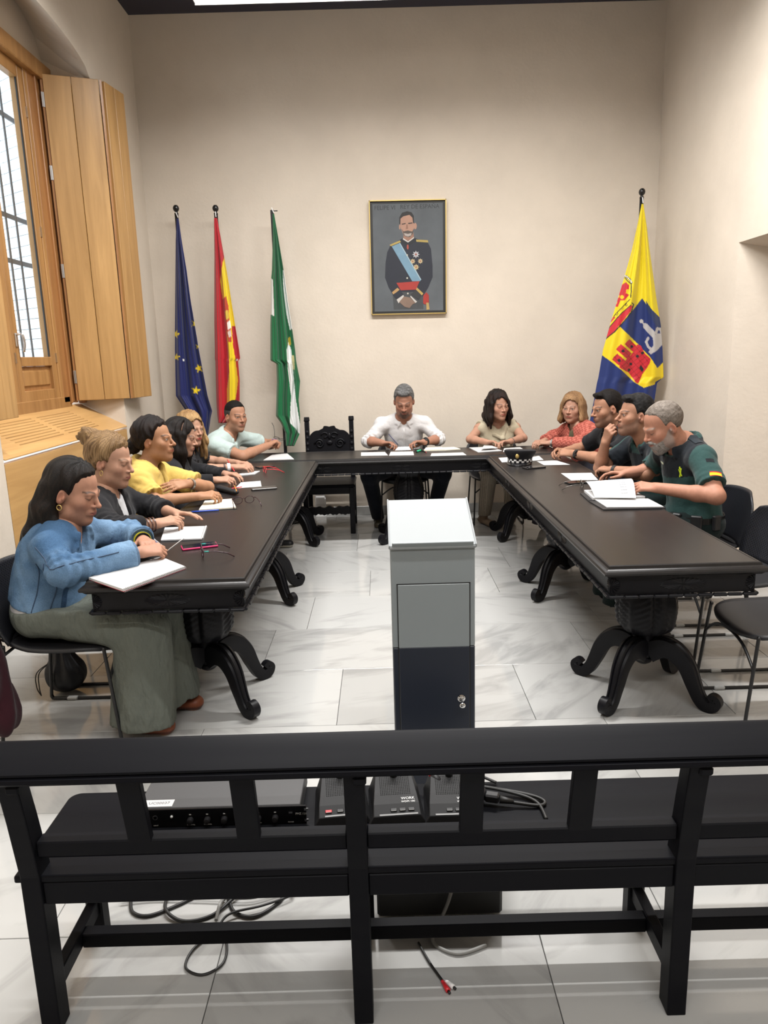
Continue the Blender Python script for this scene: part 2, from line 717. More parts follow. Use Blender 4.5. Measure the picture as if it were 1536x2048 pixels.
# wall face before and beyond the recess
b.add([(XL, YN, 0), (XL, WY0, 0), (XL, WY0, ZC), (XL, YN, ZC)], [(0, 1, 2, 3)])
b.add([(XL, WY1, 0), (XL, YB, 0), (XL, YB, ZC), (XL, WY1, ZC)], [(0, 1, 2, 3)])
for k in range(len(ao) - 1):
    (ya, za), (yb, zb) = ao[k], ao[k + 1]
    b.add([(XL, ya, za), (XL, yb, zb), (XL, yb, ZC), (XL, ya, ZC)], [(0, 1, 2, 3)])
    (yi, zi), (yj, zj) = ai[k], ai[k + 1]
    b.add([(XL, ya, za), (XL, yb, zb), (XWIN - 0.1, yj, zj), (XWIN - 0.1, yi, zi)], [(3, 2, 1, 0)])
    if zi > 3.7:      # wall between the window head and the vault
        b.add([(XWIN, yi, 3.62), (XWIN, yj, 3.62), (XWIN, yj, zj), (XWIN, yi, zi)], [(0, 1, 2, 3)])
for y_, s_ in ((WY0, 1), (WY1, -1)):
    q = [(XL, y_, 0.0), (XWIN - 0.1, y_, 0.0), (XWIN - 0.1, y_, SP_I), (XL, y_, SP_O)]
    b.add(q, [(0, 1, 2, 3) if s_ > 0 else (3, 2, 1, 0)])
wl = struct('wall_left', b, 'wall')

# right wall with a splayed door recess
RY1, RZ = 5.446, 2.268
b = MB()
b.add([(XR, RY1, 0), (XR, YB, 0), (XR, YB, ZC), (XR, RY1, ZC)], [(3, 2, 1, 0)])
RY0 = 3.55
b.add([(XR, YN, 0), (XR, RY0, 0), (XR, RY0, ZC), (XR, YN, ZC)], [(3, 2, 1, 0)])
b.add([(XR, RY0, RZ), (XR, RY1, RZ), (XR, RY1, ZC), (XR, RY0, ZC)], [(3, 2, 1, 0)])
XD = XR + 0.62
DY0, DY1, DZ = 3.75, 5.16, 2.10
b.add([(XR, RY1, 0), (XD, DY1, 0), (XD, DY1, DZ), (XR, RY1, RZ)], [(0, 1, 2, 3)])
b.add([(XR, RY0, 0), (XD, DY0, 0), (XD, DY0, DZ), (XR, RY0, RZ)], [(3, 2, 1, 0)])
b.add([(XR, RY0, RZ), (XD, DY0, DZ), (XD, DY1, DZ), (XR, RY1, RZ)], [(0, 1, 2, 3)])
b.add([(XR, RY0, 0), (XD, DY0, 0), (XD, DY1, 0), (XR, RY1, 0)], [(3, 2, 1, 0)])
struct('wall_right', b, 'wall')
# wooden door closing the recess
b = MB()
d1 = struct('door_1', MB().box((XD - 0.02, (DY0 + DY1) / 2, DZ / 2), (0.04, DY1 - DY0, DZ), bev=0.003), 'oak')
fr = MB()
for yy in (DY0 + 0.045, DY1 - 0.045):
    fr.box((XD - 0.06, yy, DZ / 2), (0.06, 0.09, DZ), bev=0.006)
fr.box((XD - 0.06, (DY0 + DY1) / 2, DZ - 0.045), (0.06, DY1 - DY0 - 0.18, 0.09), bev=0.006)
fr.build('door_frame', 'oak', d1)
MB().tube([(XD - 0.05, DY0 + 0.2, 1.02), (XD - 0.1, DY0 + 0.2, 1.02), (XD - 0.1, DY0 + 0.33, 1.02)], 0.01).build('door_handle', 'steel', d1, smooth=True)

# ------------------------------------------------------------------ window
win = struct('window_1', MB().box((XWIN - 0.03, WY1 - 0.165, 2.47), (0.10, 0.33, 2.42), bev=0.004), 'oak_dark')
g = MB()
g.box((XWIN - 0.03, WY0 + 0.10, 2.47), (0.10, 0.20, 2.42), bev=0.004)
g.build('window_frame', 'oak_dark', win)
MB().box((XWIN - 0.02, yc, 3.645), (0.17, 2 * hw, 0.115), bev=0.006).build('window_head', 'oak', win)
MB().box((XWIN + 0.035, WY1 - 0.028, 2.42), (0.05, 0.05, 2.36), bev=0.004).build('hinge_post', 'oak_dark', win)
MB().box((XWIN + 0.035, WY0 + 0.028, 2.42), (0.05, 0.05, 2.36), bev=0.004).build('hinge_post', 'oak_dark', win)
MB().box((XWIN - 0.02, WY1 - 0.350, 2.43), (0.075, 0.05, 2.36), bev=0.004).build('frame_bead', 'oak', win)
MB().box((XWIN - 0.02, WY1 - 0.225, 2.43), (0.115, 0.016, 2.36), bev=0.004).build('frame_bead', 'oak_dark', win)
MB().box((XWIN - 0.02, WY1 - 0.115, 2.43), (0.105, 0.012, 2.36), bev=0.003).build('frame_bead', 'oak_dark', win)
MB().box((XWIN - 0.03, yc, 1.24), (0.10, 2 * hw - 0.4, 0.13), bev=0.004).build('window_sill', 'oak', win)
SY0, SY1 = WY0 + 0.2, WY1 - 0.375


def sash(y0, y1, handle):
    st = 0.075
    s = MB().box((XWIN - 0.02, y0 + st / 2, 2.44), (0.06, st, 2.28), bev=0.004).build('sash', 'oak', win)
    MB().box((XWIN - 0.02, y1 - st / 2, 2.44), (0.06, st, 2.28), bev=0.004).build('stile', 'oak', s)
    for z0, h in ((1.33, 0.09), (1.575, 0.065), (3.545, 0.085)):
        MB().box((XWIN - 0.02, (y0 + y1) / 2, z0), (0.06, y1 - y0 - 2 * st, h), bev=0.004).build('rail', 'oak', s)
    MB().box((XWIN - 0.03, (y0 + y1) / 2, 1.458), (0.03, y1 - y0 - 2 * st, 0.168)).build('sash_panel', 'oak_dark', s)
    MB().box((XWIN - 0.018, (y0 + y1) / 2, 1.458), (0.03, y1 - y0 - 2 * st - 0.05, 0.118), bev=0.012).build('raised_field', 'oak', s)
    MB().box((XWIN - 0.02, (y0 + y1) / 2, 2.555), (0.006, y1 - y0 - 2 * st + 0.01, 1.90)).build('pane', GLASS, s)
    gk = MB()
    for yy in (y0 + st + 0.004, y1 - st - 0.004):
        gk.box((XWIN - 0.005, yy, 2.555), (0.01, 0.008, 1.89))
    gk.build('gasket', 'rubber', s)
    if handle:
        hb = MB().box((XWIN + 0.014, y0 + 0.035, 1.72), (0.012, 0.03, 0.09), bev=0.003).build('handle_plate', 'steel', s)
        MB().tube(spline([(XWIN + 0.02, y0 + 0.035, 1.755), (XWIN + 0.055, y0 + 0.04, 1.755), (XWIN + 0.06, y0 + 0.05, 1.70), (XWIN + 0.05, y0 + 0.05, 1.64)], 5), 0.008).build('handle', 'chrome', s, smooth=True)
    for z in (1.6, 2.5, 3.3):
        MB().box((XWIN + 0.013, y1 - 0.004, z), (0.012, 0.012, 0.07)).build('hinge', 'steel', s)


def glass_mat():
    m, nt, b = _nt('window_glass')
    out = nt.nodes['Material Output']
    tr = N(nt, 'ShaderNodeBsdfTransparent')
    tr.inputs[0].default_value = (0.93, 0.97, 0.98, 1)
    gl = N(nt, 'ShaderNodeBsdfGlossy')
    gl.inputs['Roughness'].default_value = 0.02
    mx = N(nt, 'ShaderNodeMixShader')
    mx.inputs[0].default_value = 0.07
    L(nt, tr.outputs[0], mx.inputs[1])
    L(nt, gl.outputs[0], mx.inputs[2])
    L(nt, mx.outputs[0], out.inputs[0])
    return m


GLASS = glass_mat()
sash(SY0, yc - 0.003, False)
sash(yc + 0.003, SY1, True)

# iron grille and the white-washed outer reveal of the window
gr = thing('window_grille', 'dark iron bar grille outside the tall window', 'grille', (-2.78, yc, 1.2))
for k in range(13):
    yy = 4.05 + k * 0.16
    MB().tube([(-2.78, yy, 1.15), (-2.78, yy, 3.95)], 0.009, 8).build('bar', 'iron', gr, smooth=True)
for z in (1.5, 2.33, 2.66, 3.4):
    MB().box((-2.78, yc + 0.06, z), (0.012, 2.2, 0.035)).build('cross_bar', 'iron', gr)
A_, B_ = Vector((-2.57, 6.02, 0)), Vector((-3.75, 6.95, 0))
dd = B_ - A_
ra = math.atan2(dd.y, dd.x)
c_ = (A_ + B_) / 2 + Vector((math.sin(-ra), math.cos(ra), 0)) * -0.06
lane = struct('wall_outside', MB().box((c_.x, c_.y + 0.1, 2.6), (dd.length, 0.12, 4.4), rz=ra), 'joint')
bm_ = MB().box((0, 0, 0), (0.262, 0.02, 0.078), bev=0.005)
proto = None
nrm_ = Vector((dd.y, -dd.x, 0)).normalized()
for r in range(34):
    for c in range(6):
        t_ = 0.06 + c * 0.267 + (0.13 if r % 2 else 0)
        if t_ > dd.length - 0.1:
            continue
        if proto is None:
            proto = bm_.build('brick', 'white_paint', lane, local=True)
            o = proto
        else:
            o = bpy.data.objects.new('brick', proto.data)
            COL.objects.link(o)
            o.parent = lane
        p_ = A_ + dd.normalized() * t_
        o.location = (p_.x + 0.03, p_.y - 0.02 + random.uniform(-.003, .003), 1.15 + r * 0.082)
        o.rotation_euler = (0, 0, ra)

# sloping sill cabinet with slotted grille
cab = thing('sill_cabinet', 'honey wood sill cabinet with slotted grille below the window', 'cabinet', (XL, yc, 0))
ZF, ZW = 1.045, 1.235
b = MB()
b.add([(XL, WY0 + .004, 0.002), (XL, WY1 - .004, 0.002), (XL, WY1 - .004, ZF - 0.03), (XL, WY0 + .004, ZF - 0.03),
       (XL - 0.04, WY0 + .004, 0.002), (XL - 0.04, WY1 - .004, 0.002), (XL - 0.04, WY1 - .004, ZF - 0.03), (XL - 0.04, WY0 + .004, ZF - 0.03)],
      [(0, 1, 2, 3), (7, 6, 5, 4), (0, 4, 5, 1), (3, 2, 6, 7), (1, 5, 6, 2), (0, 3, 7, 4)])
b.build('front_panel', 'oak_y', cab)


def slope(x):
    return ZF + (ZW - ZF) * (XL - x) / (XL - XWIN)


# top board is cut away round the slots: strips between
sl = []
for k in range(9):
    sl.append(XL - 0.075 - k * 0.026)
ys = [(WY0 + 0.35, yc - 0.03), (yc + 0.05, WY1 - 0.40)]


def strip(mb, x0, x1, y0, y1, t=0.006):
    z0, z1 = slope(x0), slope(x1)
    v = [(x0, y0, z0), (x1, y0, z1), (x1, y1, z1), (x0, y1, z0)]
    v += [(p[0], p[1], p[2] - t) for p in v]
    mb.add(v, [(0, 3, 2, 1), (4, 5, 6, 7), (0, 1, 5, 4), (1, 2, 6, 5), (2, 3, 7, 6), (3, 0, 4, 7)])


edge = [XL + 0.006] + [v for s_ in sl for v in (s_ + 0.0042, s_ - 0.0042)] + [XWIN]
tb = MB()
for i in range(0, len(edge), 2):
    strip(tb, edge[i], edge[i + 1], WY0 + .004, WY1 - .004)
for i in range(1, len(edge) - 1, 2):
    for ya, yb in ((WY0 + .004, ys[0][0]), (ys[0][1], ys[1][0]), (ys[1][1], WY1 - .004)):
        strip(tb, edge[i], edge[i + 1], ya, yb)
tb.build('slotted_top', 'oak_y', cab)
bt = MB()
strip(bt, XL - 0.05, XWIN + 0.02, WY0 + 0.3, WY1 - 0.3, 0.01)
bt.v = [(p[0], p[1], p[2] - 0.0075) for p in bt.v]
bt.build('slot_shade', 'slot', cab)  # added dark sheet close below the top, so the slots look shaded

# folding shutters: far pair folded open against the wall, near pair edge-on
Z0S, Z1S = 1.265, 3.62


def panel(name, p0, p1, par, th=0.03, mat='shutter', boards=2, z0=Z0S, z1=Z1S):
    p0, p1 = Vector((p0[0], p0[1], 0)), Vector((p1[0], p1[1], 0))
    d = p1 - p0
    ln = d.length
    ang = math.atan2(d.y, d.x)
    first = None
    for k in range(boards):
        a, b_ = ln * k / boards, ln * (k + 1) / boards
        c = p0 + d.normalized() * (a + b_) / 2
        bb = MB().box((c.x, c.y, (z0 + z1) / 2), (b_ - a - 0.003, th, z1 - z0), rz=ang, bev=0.003)
        o = bb.build(name if first is None else 'board', mat, par if first is None else first)
        first = first or o
    return first


sh = thing('folding_shutter', 'wide honey wood folding shutter opened against the wall beyond the window', 'shutter', (-2.40, 5.86, Z0S), group=None)
pa = panel('shutter_leaf', (-2.405, 5.85), (-2.045, 5.99), sh)
pb = panel('shutter_leaf', (-2.025, 6.015), (-1.975, 6.30), sh)
MB().box((-2.035, 6.0, (Z0S + Z1S) / 2), (0.016, 0.03, Z1S - Z0S), rz=0.4).build('fold_strip', 'oak_dark', sh)
MB().box((-2.415, 5.86, (Z0S + Z1S) / 2), (0.02, 0.034, Z1S - Z0S), rz=0.37).build('edge_strip', 'oak_dark', sh)
for z in (1.45, 2.25, 2.95, 3.45):
    hg = MB().box((-2.402, 5.846, z), (0.03, 0.008, 0.10), rz=0.37)
    hg.tube([(-2.415, 5.838, z - 0.05), (-2.415, 5.838, z + 0.05)], 0.006)
    hg.build('hinge', 'steel', sh)
sh2 = thing('folding_shutter', 'honey wood shutter seen edge-on at the left border of the photo', 'shutter', (-2.40, 4.10, Z0S))
panel('shutter_leaf', (-2.41, 4.13), (-2.085, 4.145), sh2)
panel('shutter_leaf', (-2.06, 4.13), (-2.05, 3.84), sh2)

# ceiling lights: suspended troughs (their lamps are set at the top of the script)
MAT['tube_glow'] = plain('lit_tube_cover', (0.9, 0.9, 0.9), 0.4, emit=((1.0, 0.98, 0.95), 6.0))
n = 0
words = ['nearest the back wall', 'above the middle of the tables', 'above the bench', 'behind the camera']
for i, (ly, le) in enumerate(LAMP_ROWS):
    for sx, lx in (('left', LAMP_X[0]), ('right', LAMP_X[1])):
        cl = thing('ceiling_light', 'white linear tube ceiling light, %s one of the row %s' % (sx, words[i]), 'ceiling light', (lx, ly, LAMP_Z), group='linear tube ceiling lights')
        hb = MB().box((lx, ly, LAMP_Z + 0.025), (1.58, 0.12, 0.05), bev=0.004)
        for s_ in (-1, 1):
            dp = 0.119 if i == 0 else 0.088
            hb.box((lx, ly + s_ * 0.062, LAMP_Z + 0.027 - dp / 2), (1.58, 0.006, dp))
            hb.box((lx + s_ * 0.788, ly, LAMP_Z + 0.027 - dp / 2), (0.006, 0.12, dp - 0.02))
        hb.build('housing', 'white_plastic', cl)
        MB().box((lx, ly, LAMP_Z - 0.03), (1.5, 0.085, 0.03), bev=0.006).build('diffuser', 'tube_glow', cl)
        for s_ in (-0.6, 0.6):
            MB().tube([(lx + s_, ly, LAMP_Z + 0.05), (lx + s_, ly, ZC)], 0.004).build('suspension', 'steel', cl)

# ================================================================== tables
def table_top(mb, x0, x1, y0, y1):
    """moulded slab: rings of (outset, z) from the bottom edge up to the field"""
    prof = [(-0.040, 0.688), (-0.020, 0.692), (-0.012, 0.700), (-0.002, 0.704), (0.0, 0.712), (-0.004, 0.719), (-0.012, 0.722), (-0.020, 0.728), (-0.023, 0.737), (-0.028, 0.740), (-0.034, 0.740), (-0.036, 0.738), (-0.041, 0.738)]
    rings = []
    for o, z in prof:
        rings.append([(x0 - o, y0 - o, z), (x1 + o, y0 - o, z), (x1 + o, y1 + o, z), (x0 - o, y1 + o, z)])
    mb.rings(rings)


def rosette(mb, M, a, b_, n=26, h=0.003):
    """carved oval sunburst, petals radiating from a small boss (local xy = face of the apron, z = out)"""
    for k in range(n):
        t0 = 2 * PI * k / n
        t1 = 2 * PI * (k + 1) / n
        tm = (t0 + t1) / 2

        def p(t, s, z):
            return M @ Vector((a * s * math.cos(t), b_ * s * math.sin(t), z))
        v = [p(t0, .12, .002), p(t1, .12, .002), p(t1, .9, .001), p(tm, 1.0, .001), p(t0, .9, .001), p(tm, .14, h * .8), p(tm, .88, h)]
        mb.add(v, [(0, 5, 6, 4), (5, 1, 2, 6), (4, 6, 3), (6, 2, 3), (0, 1, 5)])
    mb.ball((0, 0, 0), (1, 1, 1), 10, 6, M @ Matrix.Diagonal((a * .1, b_ * .28, h * 1.3, 1))) if False else None


def shell(mb, M, r, n=9, h=0.006, sgn=1):
    """corner fan: half sunburst opening away from the corner"""
    for k in range(n):
        t0 = -PI / 2 + PI * k / n
        t1 = -PI / 2 + PI * (k + 1) / n
        tm = (t0 + t1) / 2

        def p(t, s, z):
            return M @ Vector((sgn * r * 1.15 * s * math.cos(t), r * s * math.sin(t), z))
        v = [p(tm, 0.05, .002), p(t0, .9, .001), p(tm, 1.03, .001), p(t1, .9, .001), p(tm, .86, h)]
        mb.add(v, [(0, 1, 4), (0, 4, 3), (4, 1, 2), (4, 2, 3)] if sgn > 0 else [(4, 1, 0), (3, 4, 0), (2, 1, 4), (3, 2, 4)])


def pedestal_parts(cx, cy, par):
    def leaf(r, z, t):
        # four big acanthus leaves with chevron veins
        u = (t / (PI / 2) + 0.5) % 1.0 - 0.5
        rib = 0.07 * math.exp(-(u / 0.07) ** 2)
        edge = -0.15 * math.exp(-((abs(u) - 0.5) / 0.06) ** 2)
        vein = 0.032 * math.sin(2 * PI * (z * 38 - abs(u) * 4.2)) * (1 - math.exp(-(u / 0.10) ** 2))
        return r * (1 + rib + edge + vein) if r > 0.07 else r
    prof = [(0.055, 0.295), (0.085, 0.305), (0.112, 0.325), (0.124, 0.345)] + [(0.124 + 0.010 * math.sin(PI * k / 22) - 0.028 * (k / 22) ** 3, 0.345 + 0.2 * k / 22) for k in range(1, 23)] + [(0.100, 0.56), (0.108, 0.575), (0.120, 0.59), (0.120, 0.612)]
    M = Matrix.Translation((cx, cy, 0)) @ Matrix.Rotation(PI / 4, 4, 'Z')
    p = MB().lathe(prof, 72, M, leaf).build('pedestal', 'carved', par, smooth=True)
    MB().lathe([(0.0, 0.142), (0.018, 0.145), (0.034, 0.155), (0.045, 0.170), (0.047, 0.178), (0.040, 0.186), (0.052, 0.19), (0.052, 0.29), (0.060, 0.30)], 16, M).build('post', 'carved', p, angle=40)
    sect = [(0.5, -0.42), (0.56, -0.28), (0.46, -0.22), (0.60, -0.10), (0.60, 0.10), (0.46, 0.22), (0.56, 0.28), (0.5, 0.42), (0, 0.46), (-0.5, 0.40), (-0.5, -0.40), (0, -0.46)]
    path = spline([(0.035, 0, 0.215), (0.09, 0, 0.245), (0.145, 0, 0.235), (0.195, 0, 0.185), (0.228, 0, 0.110), (0.258, 0, 0.050), (0.288, 0, 0.0245), (0.318, 0, 0.030), (0.330, 0, 0.052), (0.317, 0, 0.066), (0.303, 0, 0.056)], 5)
    n = len(path)
    rad = []
    for i in range(n):
        u = i / (n - 1)
        rad.append(0.092 - 0.040 * min(1, u / 0.45) if u < 0.45 else 0.052 - 0.012 * (u - 0.45) / 0.55)
    for k in range(4):
        a = math.atan2(0.215, 0.235)
        ang = [a, PI - a, PI + a, -a][k]
        R_ = Matrix.Translation((cx, cy, 0)) @ Matrix.Rotation(ang, 4, 'Z')
        MB().tube([R_ @ q for q in path], rad, sect=sect, up=(0, 0, 1)).build('leg', 'carved', p, angle=38)


def table(name, label, x0, x1, y0, y1, peds, ends, longs):
    t = thing(name, label, 'table', ((x0 + x1) / 2, (y0 + y1) / 2, 0))
    m = MB()
    table_top(m, x0, x1, y0, y1)
    m.build('table_top', 'table_top', t, angle=30)
    i = 0.036
    MB().box(((x0 + x1) / 2, (y0 + y1) / 2, 0.655), (x1 - x0 - 2 * i, y1 - y0 - 2 * i, 0.075)).build('apron', 'carved', t)
    # gadrooned lower edge
    g = MB()
    i2 = i - 0.008
    for (ax, ay, bx_, by_) in ((x0 + i2, y0 + i2, x1 - i2, y0 + i2), (x1 - i2, y0 + i2, x1 - i2, y1 - i2), (x1 - i2, y1 - i2, x0 + i2, y1 - i2), (x0 + i2, y1 - i2, x0 + i2, y0 + i2)):
        ln = math.hypot(bx_ - ax, by_ - ay)
        n_ = max(6, int(ln / 0.055))
        ang = math.atan2(by_ - ay, bx_ - ax)
        for k in range(n_):
            u = (k + 0.5) / n_
            g.box((ax + (bx_ - ax) * u, ay + (by_ - ay) * u, 0.611), (ln / n_ - 0.003 * (k % 2), 0.016 + 0.004 * (k % 2), 0.012), rz=ang, bev=0.004)
    g.build('carved_edge', 'carved', t)
    ctr = {'front': ((x0 + x1) / 2, y0 + i), 'back': ((x0 + x1) / 2, y1 - i)}
    for e in ends:
        if e == 'front':
            M = frame(((x0 + x1) / 2, y0 + i, 0.655), (1, 0, 0), (0, 0, 1))
            hw_ = (x1 - x0) / 2 - i
        elif e == 'right':
            M = frame((x1 - i, (y0 + y1) / 2, 0.655), (0, 1, 0), (0, 0, 1))
            hw_ = (y1 - y0) / 2 - i
        elif e == 'left':
            M = frame((x0 + i, (y0 + y1) / 2, 0.655), (0, -1, 0), (0, 0, 1))
            hw_ = (y1 - y0) / 2 - i
        r = MB()
        rosette(r, M, 0.092, 0.026)
        r.build('rosette', 'carved', t)
        for s in (-1, 1):
            r = MB()
            shell(r, M @ Matrix.Translation((s * hw_, 0, 0)), 0.033, sgn=-s)
            r.build('corner_shell', 'carved', t)
        if hw_ > 0.6:
            for s in (-0.5, 0.5):
                r = MB()
                rosette(r, M @ Matrix.Translation((s * hw_ * 1.0, 0, 0)), 0.092, 0.026)
                r.build('rosette', 'carved', t)
    for (px_, py_) in peds:
        pedestal_parts(px_, py_, t)
    return t


table('council_table', 'long black carved table on the left, below the wooden window', -1.165, -0.515, 2.62, 5.80, [(-0.835, 3.15), (-0.835, 4.63)], ['front', 'right'], [])
table('council_table', 'long black carved table on the right, beside the uniformed officers', 0.833, 1.463, 2.64, 5.80, [(1.165, 3.09), (1.18, 4.57)], ['front', 'left'], [])
table('council_table', 'black carved table across the back, under the framed portrait', -1.165, 1.48, 5.805, 6.37, [(-0.81, 6.09), (0.215, 6.09), (1.205, 6.07)], ['front'], [])


# ================================================================== modern sled chairs
def perforated():
    m, nt, b = _nt('perforated_black_shell')
    tc = N(nt, 'ShaderNodeTexCoord')
    mp = N(nt, 'ShaderNodeMapping')
    mp.inputs['Scale'].default_value = (1, 85, 85)
    mp.inputs['Rotation'].default_value = (PI / 4, 0, 0)
    L(nt, tc.outputs['Object'], mp.inputs[0])
    fr_ = N(nt, 'ShaderNodeVectorMath', operation='FRACTION')
    L(nt, mp.outputs[0], fr_.inputs[0])
    sb = N(nt, 'ShaderNodeVectorMath', operation='SUBTRACT')
    sb.inputs[1].default_value = (0.5, 0.5, 0.5)
    L(nt, fr_.outputs[0], sb.inputs[0])
    ml = N(nt, 'ShaderNodeVectorMath', operation='MULTIPLY')
    ml.inputs[1].default_value = (0, 1, 1)
    L(nt, sb.outputs[0], ml.inputs[0])
    ln = N(nt, 'ShaderNodeVectorMath', operation='LENGTH')
    L(nt, ml.outputs[0], ln.inputs[0])
    gt = N(nt, 'ShaderNodeMath', operation='LESS_THAN')
    gt.inputs[1].default_value = 0.27
    L(nt, ln.outputs['Value'], gt.inputs[0])
    mx = N(nt, 'ShaderNodeMix', data_type='RGBA')
    mx.inputs[6].default_value = (0.013, 0.014, 0.019, 1)
    mx.inputs[7].default_value = (0.001, 0.001, 0.001, 1)
    L(nt, gt.outputs[0], mx.inputs[0])
    L(nt, mx.outputs[2], b.inputs['Base Color'])
    b.inputs['Roughness'].default_value = 0.45
    return m


MAT['perforated'] = perforated()


def shell_surface(fn, nu, nv, th):
    """closed thin shell from a surface function; offset along approximate normal"""
    P = np.array([[fn(u / nu, v / nv) for v in range(nv + 1)] for u in range(nu + 1)])
    du = np.gradient(P, axis=0)
    dv = np.gradient(P, axis=1)
    nrm = np.cross(du, dv)
    nrm /= np.linalg.norm(nrm, axis=2, keepdims=True) + 1e-9
    Q = P - nrm * th
    n1 = (nu + 1) * (nv + 1)
    idx = np.arange(n1).reshape(nu + 1, nv + 1)
    f = []
    for i in range(nu):
        for j in range(nv):
            f.append((idx[i, j], idx[i + 1, j], idx[i + 1, j + 1], idx[i, j + 1]))
            f.append((n1 + idx[i, j + 1], n1 + idx[i + 1, j + 1], n1 + idx[i + 1, j], n1 + idx[i, j]))
    bd = [idx[i, 0] for i in range(nu + 1)] + [idx[nu, j] for j in range(1, nv + 1)] + [idx[i, nv] for i in range(nu - 1, -1, -1)] + [idx[0, j] for j in range(nv - 1, 0, -1)]
    for k in range(len(bd)):
        a, c = int(bd[k]), int(bd[(k + 1) % len(bd)])
        f.append((c, a, n1 + a, n1 + c))
    return np.vstack([P.reshape(-1, 3), Q.reshape(-1, 3)]), [tuple(int(x) for x in q) for q in f]


def make_chair():
    c = thing('sled_chair', 'x', 'chair')

    def seatf(u, v):
        # u front to back, v side to side; rounded plan
        s = 2 * v - 1
        x = 0.235 - 0.45 * u
        hw_ = 0.235 * (1 - 0.16 * (1 - u) ** 6 - 0.10 * u ** 6)
        x2 = x - 0.05 * abs(s) ** 3.5 * (1 - u) ** 2 + 0.05 * abs(s) ** 3.5 * u ** 2
        z = 0.438 - 0.028 * (1 - u) ** 6 + 0.015 * s * s - 0.014 * math.sin(PI * u) + 0.02 * max(0, u - .8) * 3
        return (x2, s * hw_, z)
    v, f = shell_surface(seatf, 14, 14, -0.014)
    mk('seat', v, f, 'black_plastic', c, smooth=True, local=True)

    def backf(u, v):
        s = 2 * v - 1
        z = 0.455 + 0.295 * u
        hw_ = 0.236 * (0.86 + 0.22 * math.sin(PI * min(1, u * 0.8 + 0.15)) - 0.18 * max(0, u - 0.75) ** 2 * 8)
        x = -0.225 - 0.10 * u + 0.055 * s * s + 0.03 * u * u
        return (x, s * hw_, z - 0.02 * abs(s) ** 4 * u ** 3)
    v, f = shell_surface(backf, 14, 14, 0.012)
    mk('backrest', v, f, 'perforated', c, smooth=True, local=True)
    MB().box((-0.215, 0, 0.452), (0.05, 0.30, 0.02), bev=0.006).build('back_bracket', 'black_plastic', c, local=True)
    for s in (-1, 1):
        y = s * 0.225
        fr_ = MB().tube(spline([(0.20, s * 0.205, 0.422), (0.205, s * 0.21, 0.40), (0.238, y, 0.06), (0.236, y, 0.02), (0.20, y, 0.0085), (-0.20, y, 0.0085), (-0.245, y, 0.02), (-0.245, y, 0.06), (-0.205, s * 0.205, 0.41), (-0.21, s * 0.20, 0.44)], 5), 0.0075, 8)
        o = fr_.build('sled_leg', 'black_metal', c, smooth=True, local=True)
        for xx in (0.13, -0.15):
            MB().box((xx, y, 0.0085), (0.05, 0.022, 0.016), bev=0.004).build('glide', 'clear', o, local=True)
    MB().tube(spline([(0.217, -0.213, 0.30), (0.216, -0.12, 0.365), (0.215, 0, 0.385), (0.216, 0.12, 0.365), (0.217, 0.213, 0.30)], 5), 0.0065, 8).build('brace', 'black_metal', c, smooth=True, local=True)
    MB().tube([(-0.2, -0.205, 0.412), (-0.2, 0.205, 0.412)], 0.0065, 8).build('cross_tube', 'black_metal', c, smooth=True, local=True)
    return c


chair0 = make_chair()
CH = [
    (-1.345, 2.95, 0.0, 'black sled chair under the woman in the denim jacket'),
    (-1.42, 3.55, 0.0, 'black sled chair under the woman with the blond bun'),
    (-1.43, 4.23, 0.0, 'black sled chair under the woman in the yellow shirt'),
    (-1.43, 4.83, 0.0, 'black sled chair under the long-haired woman in black'),
    (-1.50, 5.36, 0.0, 'black sled chair under the blonde woman behind the left table'),
    (-1.46, 6.08, 0.0, 'black sled chair under the man in the pale polo shirt'),
    (0.20, 6.74, -PI / 2, 'black sled chair under the man in the white shirt'),
    (1.05, 6.72, -PI / 2, 'black sled chair under the woman in the sleeveless beige blouse'),
    (1.80, 6.15, PI, 'black sled chair under the woman in the coral cardigan'),
    (1.82, 5.30, PI, 'black sled chair under the man in the black polo'),
    (1.82, 4.66, PI, 'black sled chair under the officer resting his chin on his fist'),
    (1.79, 4.10, PI, 'black sled chair under the grey-bearded officer'),
    (1.72, 3.50, PI, 'empty black sled chair next to the grey-bearded officer'),
    (1.655, 2.87, PI, 'empty black sled chair at the near end of the right table'),
]
for k, (x, y, a, lab) in enumerate(CH):
    o = chair0 if k == 0 else copy_tree(chair0)
    o.location = (x, y, 0)
    o.rotation_euler = (0, 0, a)
    tag(o, lab, 'chair', 'black sled chairs round the tables')


